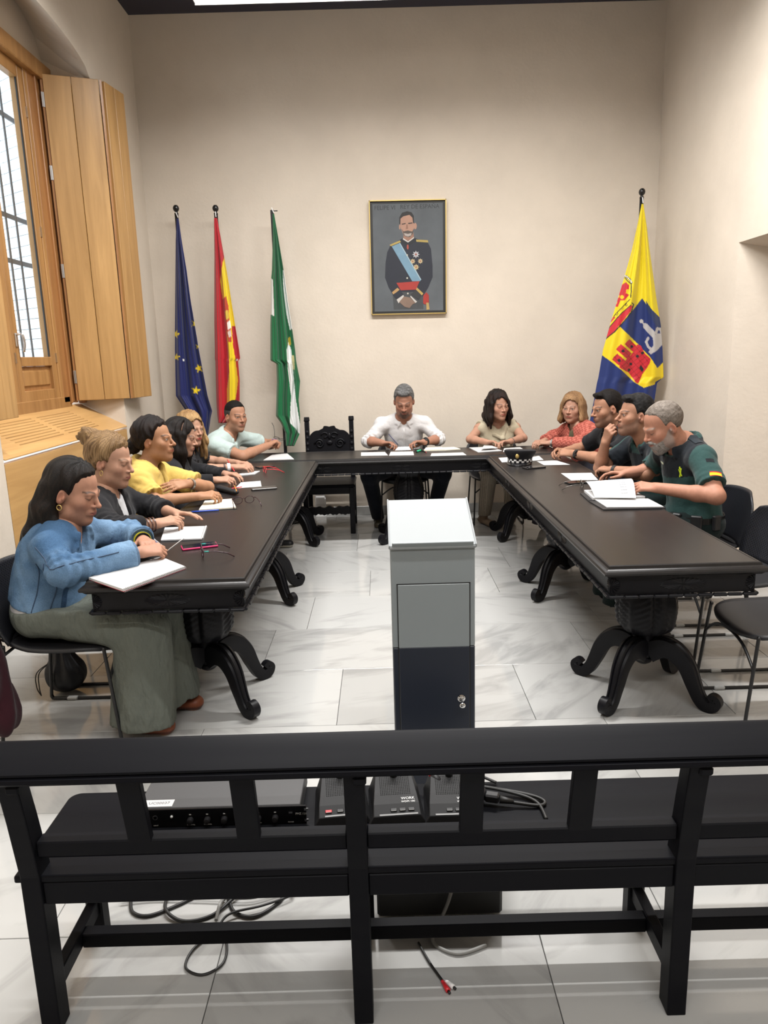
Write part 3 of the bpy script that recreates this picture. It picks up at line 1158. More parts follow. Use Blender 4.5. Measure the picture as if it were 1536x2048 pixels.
# ================================================================== carved antique chairs
def antique(name, label, x, y):
    """faces -Y"""
    c = thing(name, label, 'chair', (x, y, 0))
    w2 = 0.205
    for s in (-1, 1):
        MB().box((x + s * w2, y - 0.20, 0.21), (0.045, 0.045, 0.42), bev=0.004).build('leg', 'carved', c)
        b_ = MB().box((x + s * w2, y + 0.20, 0.21), (0.045, 0.045, 0.42), bev=0.004).build('leg', 'carved', c)
        q = MB().box((x + s * w2, y + 0.205, 0.70), (0.042, 0.042, 0.54), bev=0.004)
        for k in range(6):
            q.ball((x + s * w2, y + 0.182, 0.60 + k * 0.055), (0.016, 0.008, 0.018), 8, 6)
        q.box((x + s * w2, y + 0.205, 0.985), (0.05, 0.05, 0.03), bev=0.006)
        for k in (-1, 0, 1):
            q.ball((x + s * w2 + k * 0.014, y + 0.205, 1.003), 0.012, 8, 5)
        q.build('back_post', 'carved', c, angle=40)
        for z in (0.12,):
            MB().box((x + s * w2, y, z), (0.03, 0.36, 0.035), bev=0.004).build('side_stretcher', 'carved', c)
    MB().box((x, y, 0.435), (0.47, 0.46, 0.028), bev=0.008).build('seat', 'black_wood', c)
    MB().box((x, y - 0.20, 0.392), (0.40, 0.03, 0.06), bev=0.003).build('seat_rail', 'carved', c)
    MB().box((x, y + 0.20, 0.392), (0.40, 0.03, 0.06), bev=0.003).build('seat_rail', 'carved', c)
    # scalloped front stretcher
    st = []
    for k in range(41):
        u = k / 40
        st.append((-0.185 + 0.37 * u, 0.035 + 0.010 * abs(math.sin(3 * PI * u)) + 0.006 * math.sin(9 * PI * u)))
    lo_ = [(p[0], -0.02 - 0.010 * abs(math.sin(4 * PI * i / 40)) - 0.004 * math.sin(11 * i)) for i, p in enumerate(st)]
    M = frame((x, y - 0.185, 0.205), (1, 0, 0), (0, 0, 1))
    MB().prism(lo_ + st[::-1], 0.028, M).build('front_stretcher', 'carved', c)
    # carved crest: arched board with scrolls
    pl = []
    for k in range(31):
        u = -1 + 2 * k / 30
        h = 0.06 + 0.095 * math.sqrt(max(0, 1 - (u * 0.95) ** 2)) + (0.02 if abs(u) < 0.3 else 0) + 0.01 * abs(math.sin(6 * u))
        pl.append((u * 0.185, h))
    M = frame((x, y + 0.215, 0.745), (1, 0, 0), (0, 0, 1))
    cr = MB().prism([(-0.185, -0.06)] + [(0.185, -0.06)] + pl[::-1], 0.025, M)
    crest = cr.build('crest', 'carved', c)
    sc = MB()
    for s in (-1, 1):
        sp = [M @ Vector((s * (0.095 + (0.045 - 0.005 * k / 3) * math.cos(k * 0.5)), 0.02 + (0.045 - 0.005 * k / 3) * math.sin(k * 0.5), 0.028)) for k in range(22)]
        sc.tube(sp, 0.009, 6)
        sp = [M @ Vector((s * (0.045 + 0.03 * math.cos(k * 0.45)), 0.10 + 0.022 * math.sin(k * 0.45), 0.028)) for k in range(12)]
        sc.tube(sp, 0.008, 6)
    sc.ball(M @ Vector((0, 0.03, 0.03)), (0.03, 0.012, 0.022), 10, 6)
    sc.ball(M @ Vector((0, 0.09, 0.03)), (0.016, 0.010, 0.03), 10, 6)
    sc.build('scrollwork', 'carved', crest, smooth=True)
    MB().box((x, y + 0.205, 0.60), (0.37, 0.025, 0.07), bev=0.004).build('back_rail', 'carved', c)
    return c


antique('carved_chair', 'empty dark carved wooden chair beside the bearded man in white shirt', -0.485, 6.52)


# ================================================================== lectern
LX0, LX1, LY = 0.018, 0.308, 2.40
lec = thing('lectern', 'slim grey and navy metal lectern with white sloping top', 'lectern', ((LX0 + LX1) / 2, LY + 0.13, 0))
MAT['grey_metal'] = plain('grey_enamel', (0.215, 0.242, 0.252), 0.4)
MAT['navy_metal'] = plain('navy_enamel', (0.013, 0.017, 0.028), 0.3)
MAT['white_top'] = plain('white_lacquer', (0.265, 0.285, 0.295), 0.6)
xm, xw = (LX0 + LX1) / 2, LX1 - LX0
ZD = 0.540
MB().box((xm, LY + 0.135, ZD / 2), (xw, 0.27, ZD), bev=0.004).build('lower_body', 'navy_metal', lec)
b = MB()
v = []
for x in (LX0, LX1):
    v += [(x, LY, ZD), (x, LY + 0.27, ZD), (x, LY + 0.27, 1.005), (x, LY, 0.905)]
b.add(v, [(0, 3, 2, 1), (4, 5, 6, 7), (0, 1, 5, 4), (1, 2, 6, 5), (2, 3, 7, 6), (3, 0, 4, 7)])
b.build('upper_body', 'grey_metal', lec, bevel=0.004)
ang = math.atan2(0.10, 0.27)
M = Matrix.Translation((xm, LY + 0.135, 0.958)) @ Matrix.Rotation(ang, 4, 'X')
tp = MB().box((0, 0, 0), (xw + 0.012, 0.31, 0.016), M=M, bev=0.005).build('sloping_top', 'white_top', lec)
MB().box((0, -0.150, 0.012), (xw - 0.012, 0.008, 0.018), M=M, bev=0.002).build('paper_stop', 'grey_metal', tp)
for s in (-1, 1):
    MB().box((s * (xw / 2 + 0.003), 0, 0.004), (0.006, 0.308, 0.015), M=M, bev=0.002).build('side_lip', 'white_top', tp)
sm = MB().ball((0, 0, 0), (0.006, 0.004, 0.0006), 8, 5, M @ Matrix.Translation((-0.06, -0.07, 0.0085)))
# door with a dark gap round it, in two colours like the body
dx0, dx1 = LX0 + 0.022, LX1 - 0.020
d = MB().box(((dx0 + dx1) / 2, LY - 0.001, (ZD + 0.772) / 2), (dx1 - dx0, 0.006, 0.772 - ZD), bev=0.0015).build('door', 'grey_metal', lec)
MB().box(((dx0 + dx1) / 2, LY - 0.001, (0.06 + ZD) / 2), (dx1 - dx0, 0.006, ZD - 0.06), bev=0.0015).build('door_lower', 'navy_metal', d)
gp = MB()
gp.box(((dx0 + dx1) / 2, LY - 0.0005, 0.774), (dx1 - dx0 + 0.008, 0.003, 0.003))
for xx in (dx0 - 0.002, dx1 + 0.002):
    gp.box((xx, LY - 0.0005, 0.42), (0.003, 0.003, 0.71))
gp.build('door_gap', 'rubber', d)
kx, kz = dx1 - 0.030, 0.345
Mk = frame((kx, LY - 0.004, kz), (1, 0, 0), (0, 0, 1))
kn = MB().lathe([(0.0, 0.0), (0.014, 0.001), (0.014, 0.006), (0.009, 0.008), (0.009, 0.014), (0, 0.015)], 16, Mk).build('lock', 'chrome', d, angle=40)
MB().box((kx, LY - 0.028, kz - 0.004), (0.005, 0.03, 0.010)).build('key', 'chrome', kn)
MB().ball((kx, LY - 0.045, kz - 0.010), (0.011, 0.004, 0.010), 12, 8).build('key_bow', 'chrome', kn, smooth=True)


# ================================================================== bench
bn = thing('bench', 'long black wooden bench with slatted back in the foreground', 'bench', (0.3, 1.6, 0))
PX = [-0.822, -0.081, 0.660, 1.401]
for i, x in enumerate(PX):
    # rear post: straight foot, leaning back above the seat
    sec = [(1.425, 0.0, 0.052), (1.428, 0.42, 0.056), (1.408, 0.57, 0.050), (1.390, 0.680, 0.046)]
    b = MB()
    rings = []
    for (y, z, d_) in sec:
        hw_ = 0.0225
        rings.append([(x - hw_, y, z), (x + hw_, y, z), (x + hw_, y + d_, z), (x - hw_, y + d_, z)])
    b.rings(rings)
    po = b.build('rear_post', 'black_wood', bn, bevel=0.003)
    MB().box((x, 1.732, 0.20), (0.045, 0.045, 0.40), bev=0.004).build('front_leg', 'black_wood', bn)
    MB().box((x, 1.612, 0.10), (0.028, 0.30, 0.045), bev=0.003).build('side_stretcher', 'black_wood', bn)
    MB().box((x + 0.012, 1.412, 0.664), (0.03, 0.05, 0.02), bev=0.004).build('post_bracket', 'black_wood', bn)
    MB().box((x, 1.612, 0.370), (0.03, 0.29, 0.05), bev=0.003).build('seat_bearer', 'black_wood', bn)
xa, xb = PX[0] - 0.04, PX[-1] + 0.2
# moulded top rail
prof = [(1.395, 0.676), (1.382, 0.679), (1.376, 0.686), (1.378, 0.694), (1.386, 0.697), (1.381, 0.701), (1.381, 0.706), (1.447, 0.745), (1.456, 0.745), (1.462, 0.738), (1.462, 0.705), (1.445, 0.675)]
b = MB()
b.rings([[(x, p[0], p[1]) for p in prof] for x in (PX[0] - 0.10, xb)])
b.build('top_rail', 'black_wood', bn, angle=35)
for i in range(len(PX) - 1):
    x0, x1 = PX[i] + 0.0225, PX[i + 1] - 0.0225
    MB().box(((x0 + x1) / 2, 1.450, 0.488), (x1 - x0, 0.036, 0.038), bev=0.003).build('lower_back_rail', 'black_wood', bn)
    MB().box(((x0 + x1) / 2, 1.450, 0.371), (x1 - x0, 0.028, 0.057), bev=0.003).build('rear_apron', 'black_wood', bn)
    w_ = x1 - x0
    for u in (0.335, 0.685):
        xs = x0 + w_ * u
        rr = MB()
        rr.rings([[(xs - 0.026, 1.430 + dy, z), (xs + 0.026, 1.430 + dy, z), (xs + 0.026, 1.450 + dy, z), (xs - 0.026, 1.450 + dy, z)] for (dy, z) in ((0.004, 0.490), (-0.035, 0.685))])
        rr.build('back_slat', 'black_wood', bn, bevel=0.002)
    MB().box(((x0 + x1) / 2, 1.615, 0.094), (w_ + 0.02, 0.035, 0.040), bev=0.003).build('stretcher', 'black_wood', bn)
    MB().box(((x0 + x1) / 2, 1.732, 0.370), (w_, 0.028, 0.06), bev=0.003).build('front_apron', 'black_wood', bn)
# seat boards, rounded end
pl = [(-0.840, 1.462), (xb, 1.462), (xb, 1.565), (-0.840, 1.565)]
b = MB().prism([(xa, 1.434), (xb, 1.434), (xb, 1.500), (xa, 1.500)], 0.018, Matrix.Translation((0, 0, 0.402)))
b.build('seat_board', 'black_wood', bn, bevel=0.004)
cor = [(xa, 1.503), (xb, 1.503), (xb, 1.757)]
for k in range(9):
    t = PI / 2 * k / 8
    cor.append((xa + 0.03 - 0.03 * math.sin(t), 1.727 + 0.03 * math.cos(t)))
MB().prism(cor, 0.018, Matrix.Translation((0, 0, 0.402))).build('seat_board', 'black_wood', bn, bevel=0.004)
SEAT = 0.420

# ================================================================== people: signed-distance modelling
def _v(a):
    return np.array([float(x) for x in a])


def smin(a, b, k):
    if k <= 0:
        return np.minimum(a, b)
    h = np.clip(0.5 + 0.5 * (b - a) / k, 0, 1)
    return b + (a - b) * h - k * h * (1 - h)


class Sdf:
    """ordered list of primitives; each is (fn, lo, hi, k, op)"""

    def __init__(s):
        s.p = []
        s.noise = None

    def cap(s, a, b, ra, rb=None, k=0.02, flat=None, clip=None, op='add'):
        """tapered capsule; flat=(axis, factor) squashes the section; clip=[(point, normal)] cuts it"""
        a, b = _v(a), _v(b)
        rb = ra if rb is None else rb
        ba = b - a
        L2 = max(ba @ ba, 1e-12)
        fl = None if flat is None else (_v(flat[0]) / np.linalg.norm(_v(flat[0])), flat[1])
        cl = None if clip is None else [(_v(c), _v(n) / np.linalg.norm(_v(n))) for c, n in clip]

        def f(P):
            q = P - a
            t = np.clip(q @ ba / L2, 0, 1)
            q = q - t[:, None] * ba
            if fl is not None:
                q = q + np.outer(q @ fl[0], fl[0]) * (1 / fl[1] - 1)
            d = np.sqrt((q * q).sum(1)) - (ra + (rb - ra) * t)
            if fl is not None and fl[1] < 1:
                d = d * (0.5 + 0.5 * fl[1])
            if cl is not None:
                for c, n in cl:
                    d = np.maximum(d, (P - c) @ n)
            return d
        m = max(ra, rb) * (max(1, fl[1]) if fl else 1)
        s.p.append((f, np.minimum(a, b) - m, np.maximum(a, b) + m, k, op))
        return s

    def ell(s, c, r, R=None, k=0.02, clip=None, op='add'):
        """ellipsoid; R has the axes as columns"""
        c, r = _v(c), _v(r)
        Rm = np.eye(3) if R is None else np.array(R)
        cl = None if clip is None else [(_v(q), _v(n) / np.linalg.norm(_v(n))) for q, n in clip]

        def f(P):
            q = (P - c) @ Rm
            u = q / r
            k0 = np.sqrt((u * u).sum(1))
            k1 = np.sqrt(((u / r) ** 2).sum(1)) + 1e-9
            d = np.where(k0 < 1e-4, -r.min(), k0 * (k0 - 1) / k1)
            if cl is not None:
                for c2, n in cl:
                    d = np.maximum(d, (P - c2) @ n)
            return d
        m = r.max()
        s.p.append((f, c - m, c + m, k, op))
        return s

    def fn(s, f, lo, hi, k=0.01, op='add'):
        s.p.append((f, _v(lo), _v(hi), k, op))
        return s

    def path(s, pts, r, k=0.01, op='add', **kw):
        for i in range(len(pts) - 1):
            r0, r1 = (r[i], r[i + 1]) if isinstance(r, (list, tuple)) else (r, r)
            s.cap(pts[i], pts[i + 1], r0, r1, k, op=op, **kw)
        return s

    def __call__(s, P, margin=0.06):
        d = np.full(len(P), 0.3)
        for f, lo, hi, k, op in s.p:
            m = np.all((P > lo - margin) & (P < hi + margin), axis=1)
            if not m.any():
                continue
            dp = f(P[m])
            if op == 'add':
                d[m] = smin(d[m], dp, k)
            elif op == 'sub':
                d[m] = -smin(-d[m], dp, k)
            elif op == 'and':
                d[m] = -smin(-d[m], -dp, k)
        if s.noise is not None:
            d = d + s.noise(P)
        return d

    def bounds(s):
        lo = np.min([p[1] for p in s.p if p[4] == 'add'], axis=0)
        hi = np.max([p[2] for p in s.p if p[4] == 'add'], axis=0)
        return lo, hi

    def mesh(s, h, lo=None, hi=None):
        h = h * 1.13
        if lo is None:
            lo, hi = s.bounds()
        lo = np.asarray(lo) - 3 * h
        hi = np.asarray(hi) + 3 * h
        B = 4
        nb = np.ceil((hi - lo) / (B * h)).astype(int) + 1
        n = nb * B
        g = [lo[i] + (np.arange(nb[i]) * B + B / 2 - 0.5) * h for i in range(3)]
        C = np.stack(np.meshgrid(*g, indexing='ij'), -1).reshape(-1, 3)
        nz, s.noise = s.noise, None
        dc = s(C, margin=0.06 + B * h)
        s.noise = nz
        act = np.abs(dc) < B * h * 1.0 + (0.010 if nz is not None else 0.002)
        D = np.repeat(np.repeat(np.repeat(np.where(dc < 0, -1.0, 1.0).reshape(nb).astype(np.float32), B, 0), B, 1), B, 2)
        ia = np.argwhere(act.reshape(nb)) * B
        off = np.stack(np.meshgrid(np.arange(B), np.arange(B), np.arange(B), indexing='ij'), -1).reshape(-1, 3)
        ijk = (ia[:, None, :] + off[None]).reshape(-1, 3)
        D[ijk[:, 0], ijk[:, 1], ijk[:, 2]] = s(lo + ijk * h)
        return surface_nets(D, lo, h)


def surface_nets(D, lo, h):
    S = D < 0
    cs = [(0, 0, 0), (1, 0, 0), (0, 1, 0), (1, 1, 0), (0, 0, 1), (1, 0, 1), (0, 1, 1), (1, 1, 1)]
    nx, ny, nz = D.shape

    def sl(a, c):
        return a[c[0]:nx - 1 + c[0], c[1]:ny - 1 + c[1], c[2]:nz - 1 + c[2]]
    cnt = np.zeros((nx - 1, ny - 1, nz - 1), dtype=np.int8)
    for c in cs:
        cnt += sl(S, c)
    cells = np.argwhere((cnt > 0) & (cnt < 8))
    vals = np.stack([D[cells[:, 0] + c[0], cells[:, 1] + c[1], cells[:, 2] + c[2]] for c in cs], 1).astype(float)
    acc = np.zeros((len(cells), 3))
    num = np.zeros(len(cells))
    for i in range(8):
        for j in range(i + 1, 8):
            df = np.abs(np.array(cs[i]) - np.array(cs[j]))
            if df.sum() != 1:
                continue
            a, b = vals[:, i], vals[:, j]
            m = (a < 0) != (b < 0)
            t = np.where(m, a / np.where(m, a - b, 1), 0)
            p = np.array(cs[i]) + t[:, None] * (np.array(cs[j]) - np.array(cs[i]))
            acc += p * m[:, None]
            num += m
    V = lo + (cells + acc / num[:, None]) * h
    idx = np.full((nx - 1, ny - 1, nz - 1), -1, dtype=np.int32)
    idx[cells[:, 0], cells[:, 1], cells[:, 2]] = np.arange(len(cells))
    F = []
    for ax in range(3):
        sh = [0, 0, 0]
        sh[ax] = 1
        A = S[:nx - sh[0], :ny - sh[1], :nz - sh[2]]
        Bq = S[sh[0]:, sh[1]:, sh[2]:]
        e = np.argwhere(A != Bq)
        o1, o2 = [(1, 2), (2, 0), (0, 1)][ax]
        ok = (e[:, o1] > 0) & (e[:, o2] > 0) & np.all(e < np.array([nx - 1, ny - 1, nz - 1]), axis=1)
        e = e[ok]
        u = np.zeros(3, int)
        u[o1] = 1
        w_ = np.zeros(3, int)
        w_[o2] = 1

        def g(q):
            return idx[q[:, 0], q[:, 1], q[:, 2]]
        q = np.stack([g(e - u - w_), g(e - w_), g(e), g(e - u)], 1)
        fl = ~S[e[:, 0], e[:, 1], e[:, 2]]
        q[fl] = q[fl][:, ::-1]
        F.append(q)
    F = np.concatenate(F)
    F = F[(F >= 0).all(1)]
    return V, F


def wavy(P, seed, f=14.0, n=6):
    """smooth pseudo-noise in -1..1 from a few random sines"""
    r = np.random.RandomState(seed)
    out = np.zeros(len(P))
    for i in range(n):
        k = r.normal(size=3)
        k = k / np.linalg.norm(k) * f * (0.6 + 0.9 * r.rand())
        out += np.sin(P @ k + r.rand() * 6.28 + 1.2 * np.sin(P @ r.normal(size=3) * f * 0.5))
    return out / n


def rotm(yaw, pitch=0.0, roll=0.0):
    """columns: x = right-hand side of the face, y = forward, z = up; yaw 0 looks along +Y (anticlockwise), pitch > 0 looks down"""
    cy, sy = math.cos(yaw), math.sin(yaw)
    Z = np.array([[cy, -sy, 0], [sy, cy, 0], [0, 0, 1]])
    cp, sp = math.cos(-pitch), math.sin(-pitch)
    X = np.array([[1, 0, 0], [0, cp, -sp], [0, sp, cp]])
    cr, sr = math.cos(roll), math.sin(roll)
    Y = np.array([[cr, 0, sr], [0, 1, 0], [-sr, 0, cr]])
    return Z @ X @ Y


# ---------------------------------------------------------------- heads
def head_sdf(man, neck_to, neck_r, wide=1.0, nose=1.0, jaw=1.0, chin=1.0):
    s = Sdf()
    w_ = wide
    s.ell((0, -0.017, 0.034), (0.0745 * w_, 0.095, 0.086), k=0.0)
    s.ell((0, 0.022, -0.040), (0.058 * w_ * jaw, 0.066, 0.078), k=0.03)
    s.cap((-0.034 * w_ * jaw, 0.015, -0.072), (0, 0.058, -0.096), 0.026, 0.020, k=0.025)
    s.cap((0.034 * w_ * jaw, 0.015, -0.072), (0, 0.058, -0.096), 0.026, 0.020, k=0.025)
    s.ell((0, 0.068, -0.098), (0.017 * chin, 0.014, 0.015), k=0.018)
    for sx in (-1, 1):
        s.ell((sx * 0.041 * w_, 0.050, -0.022), (0.020, 0.020, 0.018), k=0.03)
        s.ell((sx * 0.032, 0.099, 0.002), (0.017, 0.014, 0.010), k=0.014, op='sub')
        s.ell((sx * 0.0315, 0.0695, 0.001), (0.0135, 0.0135, 0.0115), k=0.006)
        s.cap((sx * 0.012, 0.083, 0.017), (sx * 0.044, 0.072, 0.019), 0.0070 if man else 0.0050, 0.005, k=0.016)
    s.cap((0, 0.079, 0.014), (0, 0.079 + 0.0245 * nose, -0.026), 0.0065, 0.0085, k=0.012)
    s.ell((0, 0.079 + 0.0255 * nose, -0.029), (0.0095, 0.009, 0.008), k=0.009)
    for sx in (-1, 1):
        s.ell((sx * 0.0125, 0.090, -0.032), (0.0075, 0.010, 0.0065), k=0.006)
    s.ell((0, 0.080, -0.060), (0.024, 0.014, 0.017), k=0.014)
    for z, r in ((-0.0565, 0.0048), (-0.0655, 0.0056)):
        s.path([(-0.0245, 0.078, z - 0.001), (-0.009, 0.0895, z + 0.0008), (0.009, 0.0895, z + 0.0008), (0.0245, 0.078, z - 0.001)], [0.002, r * 0.85, r * 0.85, 0.002], k=0.006)
    s.cap((-0.022, 0.0905, -0.0610), (0.022, 0.0905, -0.0610), 0.0016, k=0.003, op='sub')
    for sx in (-1, 1):
        s.ell((sx * 0.0755 * w_, -0.012, -0.010), (0.009, 0.018, 0.030), R=rotm(sx * 0.35, 0.15), k=0.008)
        s.ell((sx * 0.0845 * w_, -0.008, -0.006), (0.0075, 0.0095, 0.018), R=rotm(sx * 0.35, 0.15), k=0.003, op='sub')
        s.ell((sx * 0.0800 * w_, 0.001, -0.014), (0.005, 0.005, 0.008), k=0.004)
    a = np.array((0, -0.022, -0.055))
    s.cap(a, neck_to, neck_r * 0.96, neck_r * 1.06, k=0.03)
    return s


def face_paint(q, skin, lips, brow, eyes='open', beard=None, iris=(0.03, 0.018, 0.012), blush=0.10, gaze=0.0):
    x, y, z = q[:, 0], q[:, 1], q[:, 2]
    ax = np.abs(x)
    skin = np.array(skin) * SKIN_TONE
    lips = np.array(lips) * SKIN_TONE
    c = np.tile(skin, (len(q), 1))

    def mix(m, col):
        nonlocal c
        m = np.clip(m, 0, 1)[:, None]
        c = c * (1 - m) + np.array(col) * m
    red = skin * np.array([1.06, 0.80, 0.78])
    mix(blush * 3 * np.exp(-(((ax - 0.042) / 0.022) ** 2 + ((z + 0.03) / 0.02) ** 2)) * (y > 0.02), red)
    mix(blush * 3 * np.exp(-((ax / 0.014) ** 2 + ((z + 0.028) / 0.014) ** 2)) * (y > 0.08), red)
    mix(0.5 * np.exp(-(((z + 0.01) / 0.035) ** 2)) * (ax > 0.072), red)
    if beard is not None:
        bc, amt, kind = beard
        line = np.interp(y, [-0.03, 0.0, 0.03, 0.06, 0.075, 0.09], [0.02, 0.005, -0.030, -0.048, -0.050, -0.046])
        m = np.clip((line - z) / 0.008, 0, 1) * np.clip((y + 0.012) / 0.016, 0, 1) * np.clip((z + 0.122) / 0.010, 0, 1)
        if kind == 'goatee':
            m = m * np.clip((0.040 - ax) / 0.012 + np.clip((-0.075 - z) / 0.02, 0, 1), 0, 1)
        mo = np.exp(-((ax / 0.026) ** 4 + ((z + 0.0475) / 0.0065) ** 4)) * (y > 0.06)
        m = np.maximum(m, mo)
        lipm = np.exp(-((ax / 0.021) ** 4 + ((z + 0.0615) / 0.0085) ** 4)) * (y > 0.07)
        mix(m * (1 - lipm) * amt, bc)
    mix(np.exp(-((ax / 0.0245) ** 4 + ((z + 0.0612) / (0.0078 * np.clip(1 - (ax / 0.03) ** 2, 0.2, 1))) ** 4)) * (y > 0.070), lips)
    mix(0.7 * np.exp(-((ax / 0.019) ** 4 + ((z + 0.0610) / 0.0014) ** 2)) * (y > 0.076), np.array(lips) * 0.35)
    bz = 0.0215 + 0.005 * np.sin((ax - 0.012) / 0.036 * 2.6)
    mix(0.9 * np.exp(-(((z - bz) / 0.0036) ** 2)) * (ax > 0.011) * (ax < 0.050) * (y > 0.045), brow)
    ez = 0.002
    if eyes == 'open':
        m = np.clip(2.4 - (((ax - 0.0315) / 0.0115) ** 2 + ((z - ez) / 0.0046) ** 2) * 2.2, 0, 1) * (y > 0.05)
        mix(m, (0.42, 0.39, 0.37))
        xi = np.where(x > 0, x - 0.0315, x + 0.0315) - gaze
        mix(np.clip(2.4 - ((xi / 0.0056) ** 2 + ((z - ez) / 0.0050) ** 2) * 2, 0, 1) * (y > 0.05), iris)
        mix(0.85 * np.exp(-(((z - ez - 0.0062 + 40 * (ax - 0.0315) ** 2) / 0.0018) ** 2)) * (np.abs(ax - 0.0315) < 0.0145) * (y > 0.045), np.array(brow) * 0.5)
    else:
        mix(0.9 * np.exp(-(((z - ez + 0.0055 - 28 * (ax - 0.0315) ** 2) / 0.0021) ** 2)) * (np.abs(ax - 0.0315) < 0.015) * (y > 0.045), np.array(brow) * 0.4)
        mix(0.25 * np.exp(-(((ax - 0.0315) / 0.014) ** 2 + ((z - ez) / 0.006) ** 2)) * (y > 0.05), skin * np.array([0.72, 0.6, 0.58]))
    mix(0.75 * np.exp(-(((ax - 0.0065) / 0.0035) ** 2 + ((z + 0.0375) / 0.0028) ** 2)) * (y > 0.075), skin * 0.22)
    return c


def strands(seed, freq=150.0, amp=0.0022, axis=(0.2, 0.3, 0.15)):
    """relief of combed strands: waves across the hair direction, slowly turning"""
    ph = np.random.RandomState(seed).rand(4) * 6.28

    def f(P):
        a = np.arctan2(P[:, 0], -P[:, 1] + 0.02)
        u = a * 0.07 * freq + axis[0] * freq * P[:, 2]
        g = np.sin(u + ph[0] + 2.5 * np.sin(P[:, 2] * 22 + ph[1])) + 0.6 * np.sin(1.9 * u + ph[2] + 2 * np.sin(P[:, 1] * 30 + ph[3]))
        return -amp * g * np.clip(1 - (P[:, 1] - 0.02) / 0.05, 0.35, 1)
    return f


def hair_short(seed, t=0.010, top=0.012, hl=0.074, back=-0.062, quiff=0.0, wide=1.0, side_t=0.004, temple=0.044):
    s = Sdf()
    base = Sdf().ell((0, -0.017 - 0.55 * t, 0.034), (0.0745 * wide + side_t + t * 0.3, 0.095 + t, 0.086 + top))
    if quiff:
        base.cap((-0.03, 0.055, 0.098), (0.03, 0.055, 0.098), 0.016 + quiff, k=0.03)

    def f(P):
        x, y, z = P[:, 0], P[:, 1], P[:, 2]
        line = np.interp(y, [-0.12, -0.085, -0.05, -0.028, -0.016, 0.004, 0.014, 0.030, 0.045, 0.060, 0.11],
                         [back, back, back + 0.012, -0.012, 0.018, 0.008, -0.004, temple, hl - 0.014, hl, hl])
        line = line + np.where(y > 0.03, 0.010 * np.clip((np.abs(x) - 0.02) / 0.03, 0, 1) - 0.004, 0)
        thin = np.clip(1 - (z - line) / 0.022, 0, 1) * np.clip((y + 0.03) / 0.03, 0, 1)
        return np.maximum(base(P) + thin * min(0.010, top + 0.002), (line - z) * 0.75)
    s.fn(f, (-0.11, -0.14, -0.09), (0.11, 0.12, 0.16), k=0.0)
    s.noise = lambda P: 0.0014 * wavy(P, seed, 230, 4) + 0.0012 * wavy(P, seed + 1, 90, 4)
    return s


# ---------------------------------------------------------------- hands
def hand(s, wrist, d, n, right, sc=1.0, curl=(0.5, 0.55, 0.6, 0.65), thumb=0.4, bend=None, k=0.007, spread=1.0):
    """palm and five fingers; d = wrist to knuckles, n = back of the hand"""
    d = _v(d) / np.linalg.norm(_v(d))
    n = _v(n)
    n = n - d * (n @ d)
    n /= np.linalg.norm(n)
    side = np.cross(d, n)          # towards the little finger of a right hand
    if not right:
        side = -side
    w_ = _v(wrist)
    tips = []
    offs = [-0.029, -0.0095, 0.0105, 0.029]
    fw = [0.086, 0.090, 0.086, 0.078]
    seg = [(0.041, 0.025, 0.020), (0.045, 0.028, 0.021), (0.041, 0.026, 0.020), (0.032, 0.020, 0.018)]
    for i in range(4):
        kn = w_ + d * fw[i] * sc + side * offs[i] * sc + n * 0.002 * sc
        st = w_ + d * 0.012 * sc + side * offs[i] * 0.62 * sc
        s.cap(st, kn, 0.0135 * sc, 0.0100 * sc, k=0.014)
        a = curl[i] * 1.15
        p = kn
        dirn = d * 1.0 + side * offs[i] * 3.0 * spread
        dirn /= np.linalg.norm(dirn)
        for j in range(3):
            ang = a * (0.75, 1.05, 0.75)[j] if j else a * 0.75
            ca, sa = math.cos(ang), math.sin(ang)
            m_ = -n if j == 0 else dn
            nd = dirn * ca + m_ * sa
            dn = -dirn * sa + m_ * ca
            dirn = nd
            q = p + dirn * seg[i][j] * sc
            r0 = (0.0092, 0.0084, 0.0078)[j] * sc * (0.9 if i == 3 else 1)
            r1 = (0.0084, 0.0078, 0.0066)[j] * sc * (0.9 if i == 3 else 1)
            s.cap(p, q, r0, r1, k=0.004 if j else k)
            p = q
        tips.append(p)
    b0 = w_ + d * 0.018 * sc - side * 0.020 * sc - n * 0.004 * sc
    b1 = b0 + (d * 0.55 - side * (0.75 - 0.35 * thumb) - n * (0.15 + 0.5 * thumb)) * 0.045 * sc
    b2 = b1 + (d * (0.85) - side * (0.40 - 0.6 * thumb) - n * (0.10 + 0.3 * thumb)) * 0.032 * sc
    b3 = b2 + (d * (0.9) - side * (0.15 - 0.5 * thumb) - n * 0.15) * 0.026 * sc
    s.cap(b0, b1, 0.0155 * sc, 0.0115 * sc, k=0.012)
    s.cap(b1, b2, 0.0108 * sc, 0.0094 * sc, k=0.005)
    s.cap(b2, b3, 0.0094 * sc, 0.0074 * sc, k=0.004)
    tips.append(b3)
    return tips


def ik(S, Wp, a, b, pole):
    S, Wp, pole = _v(S), _v(Wp), _v(pole)
    v = Wp - S
    L_ = np.linalg.norm(v)
    if L_ > (a + b) * 0.985:
        f_ = L_ / ((a + b) * 0.985)
        a, b = a * f_, b * f_
    u = v / L_
    x = (a * a - b * b + L_ * L_) / (2 * L_)
    h = math.sqrt(max(1e-6, a * a - x * x))
    p = pole - u * (pole @ u)
    p /= np.linalg.norm(p)
    return S + u * x + p * h


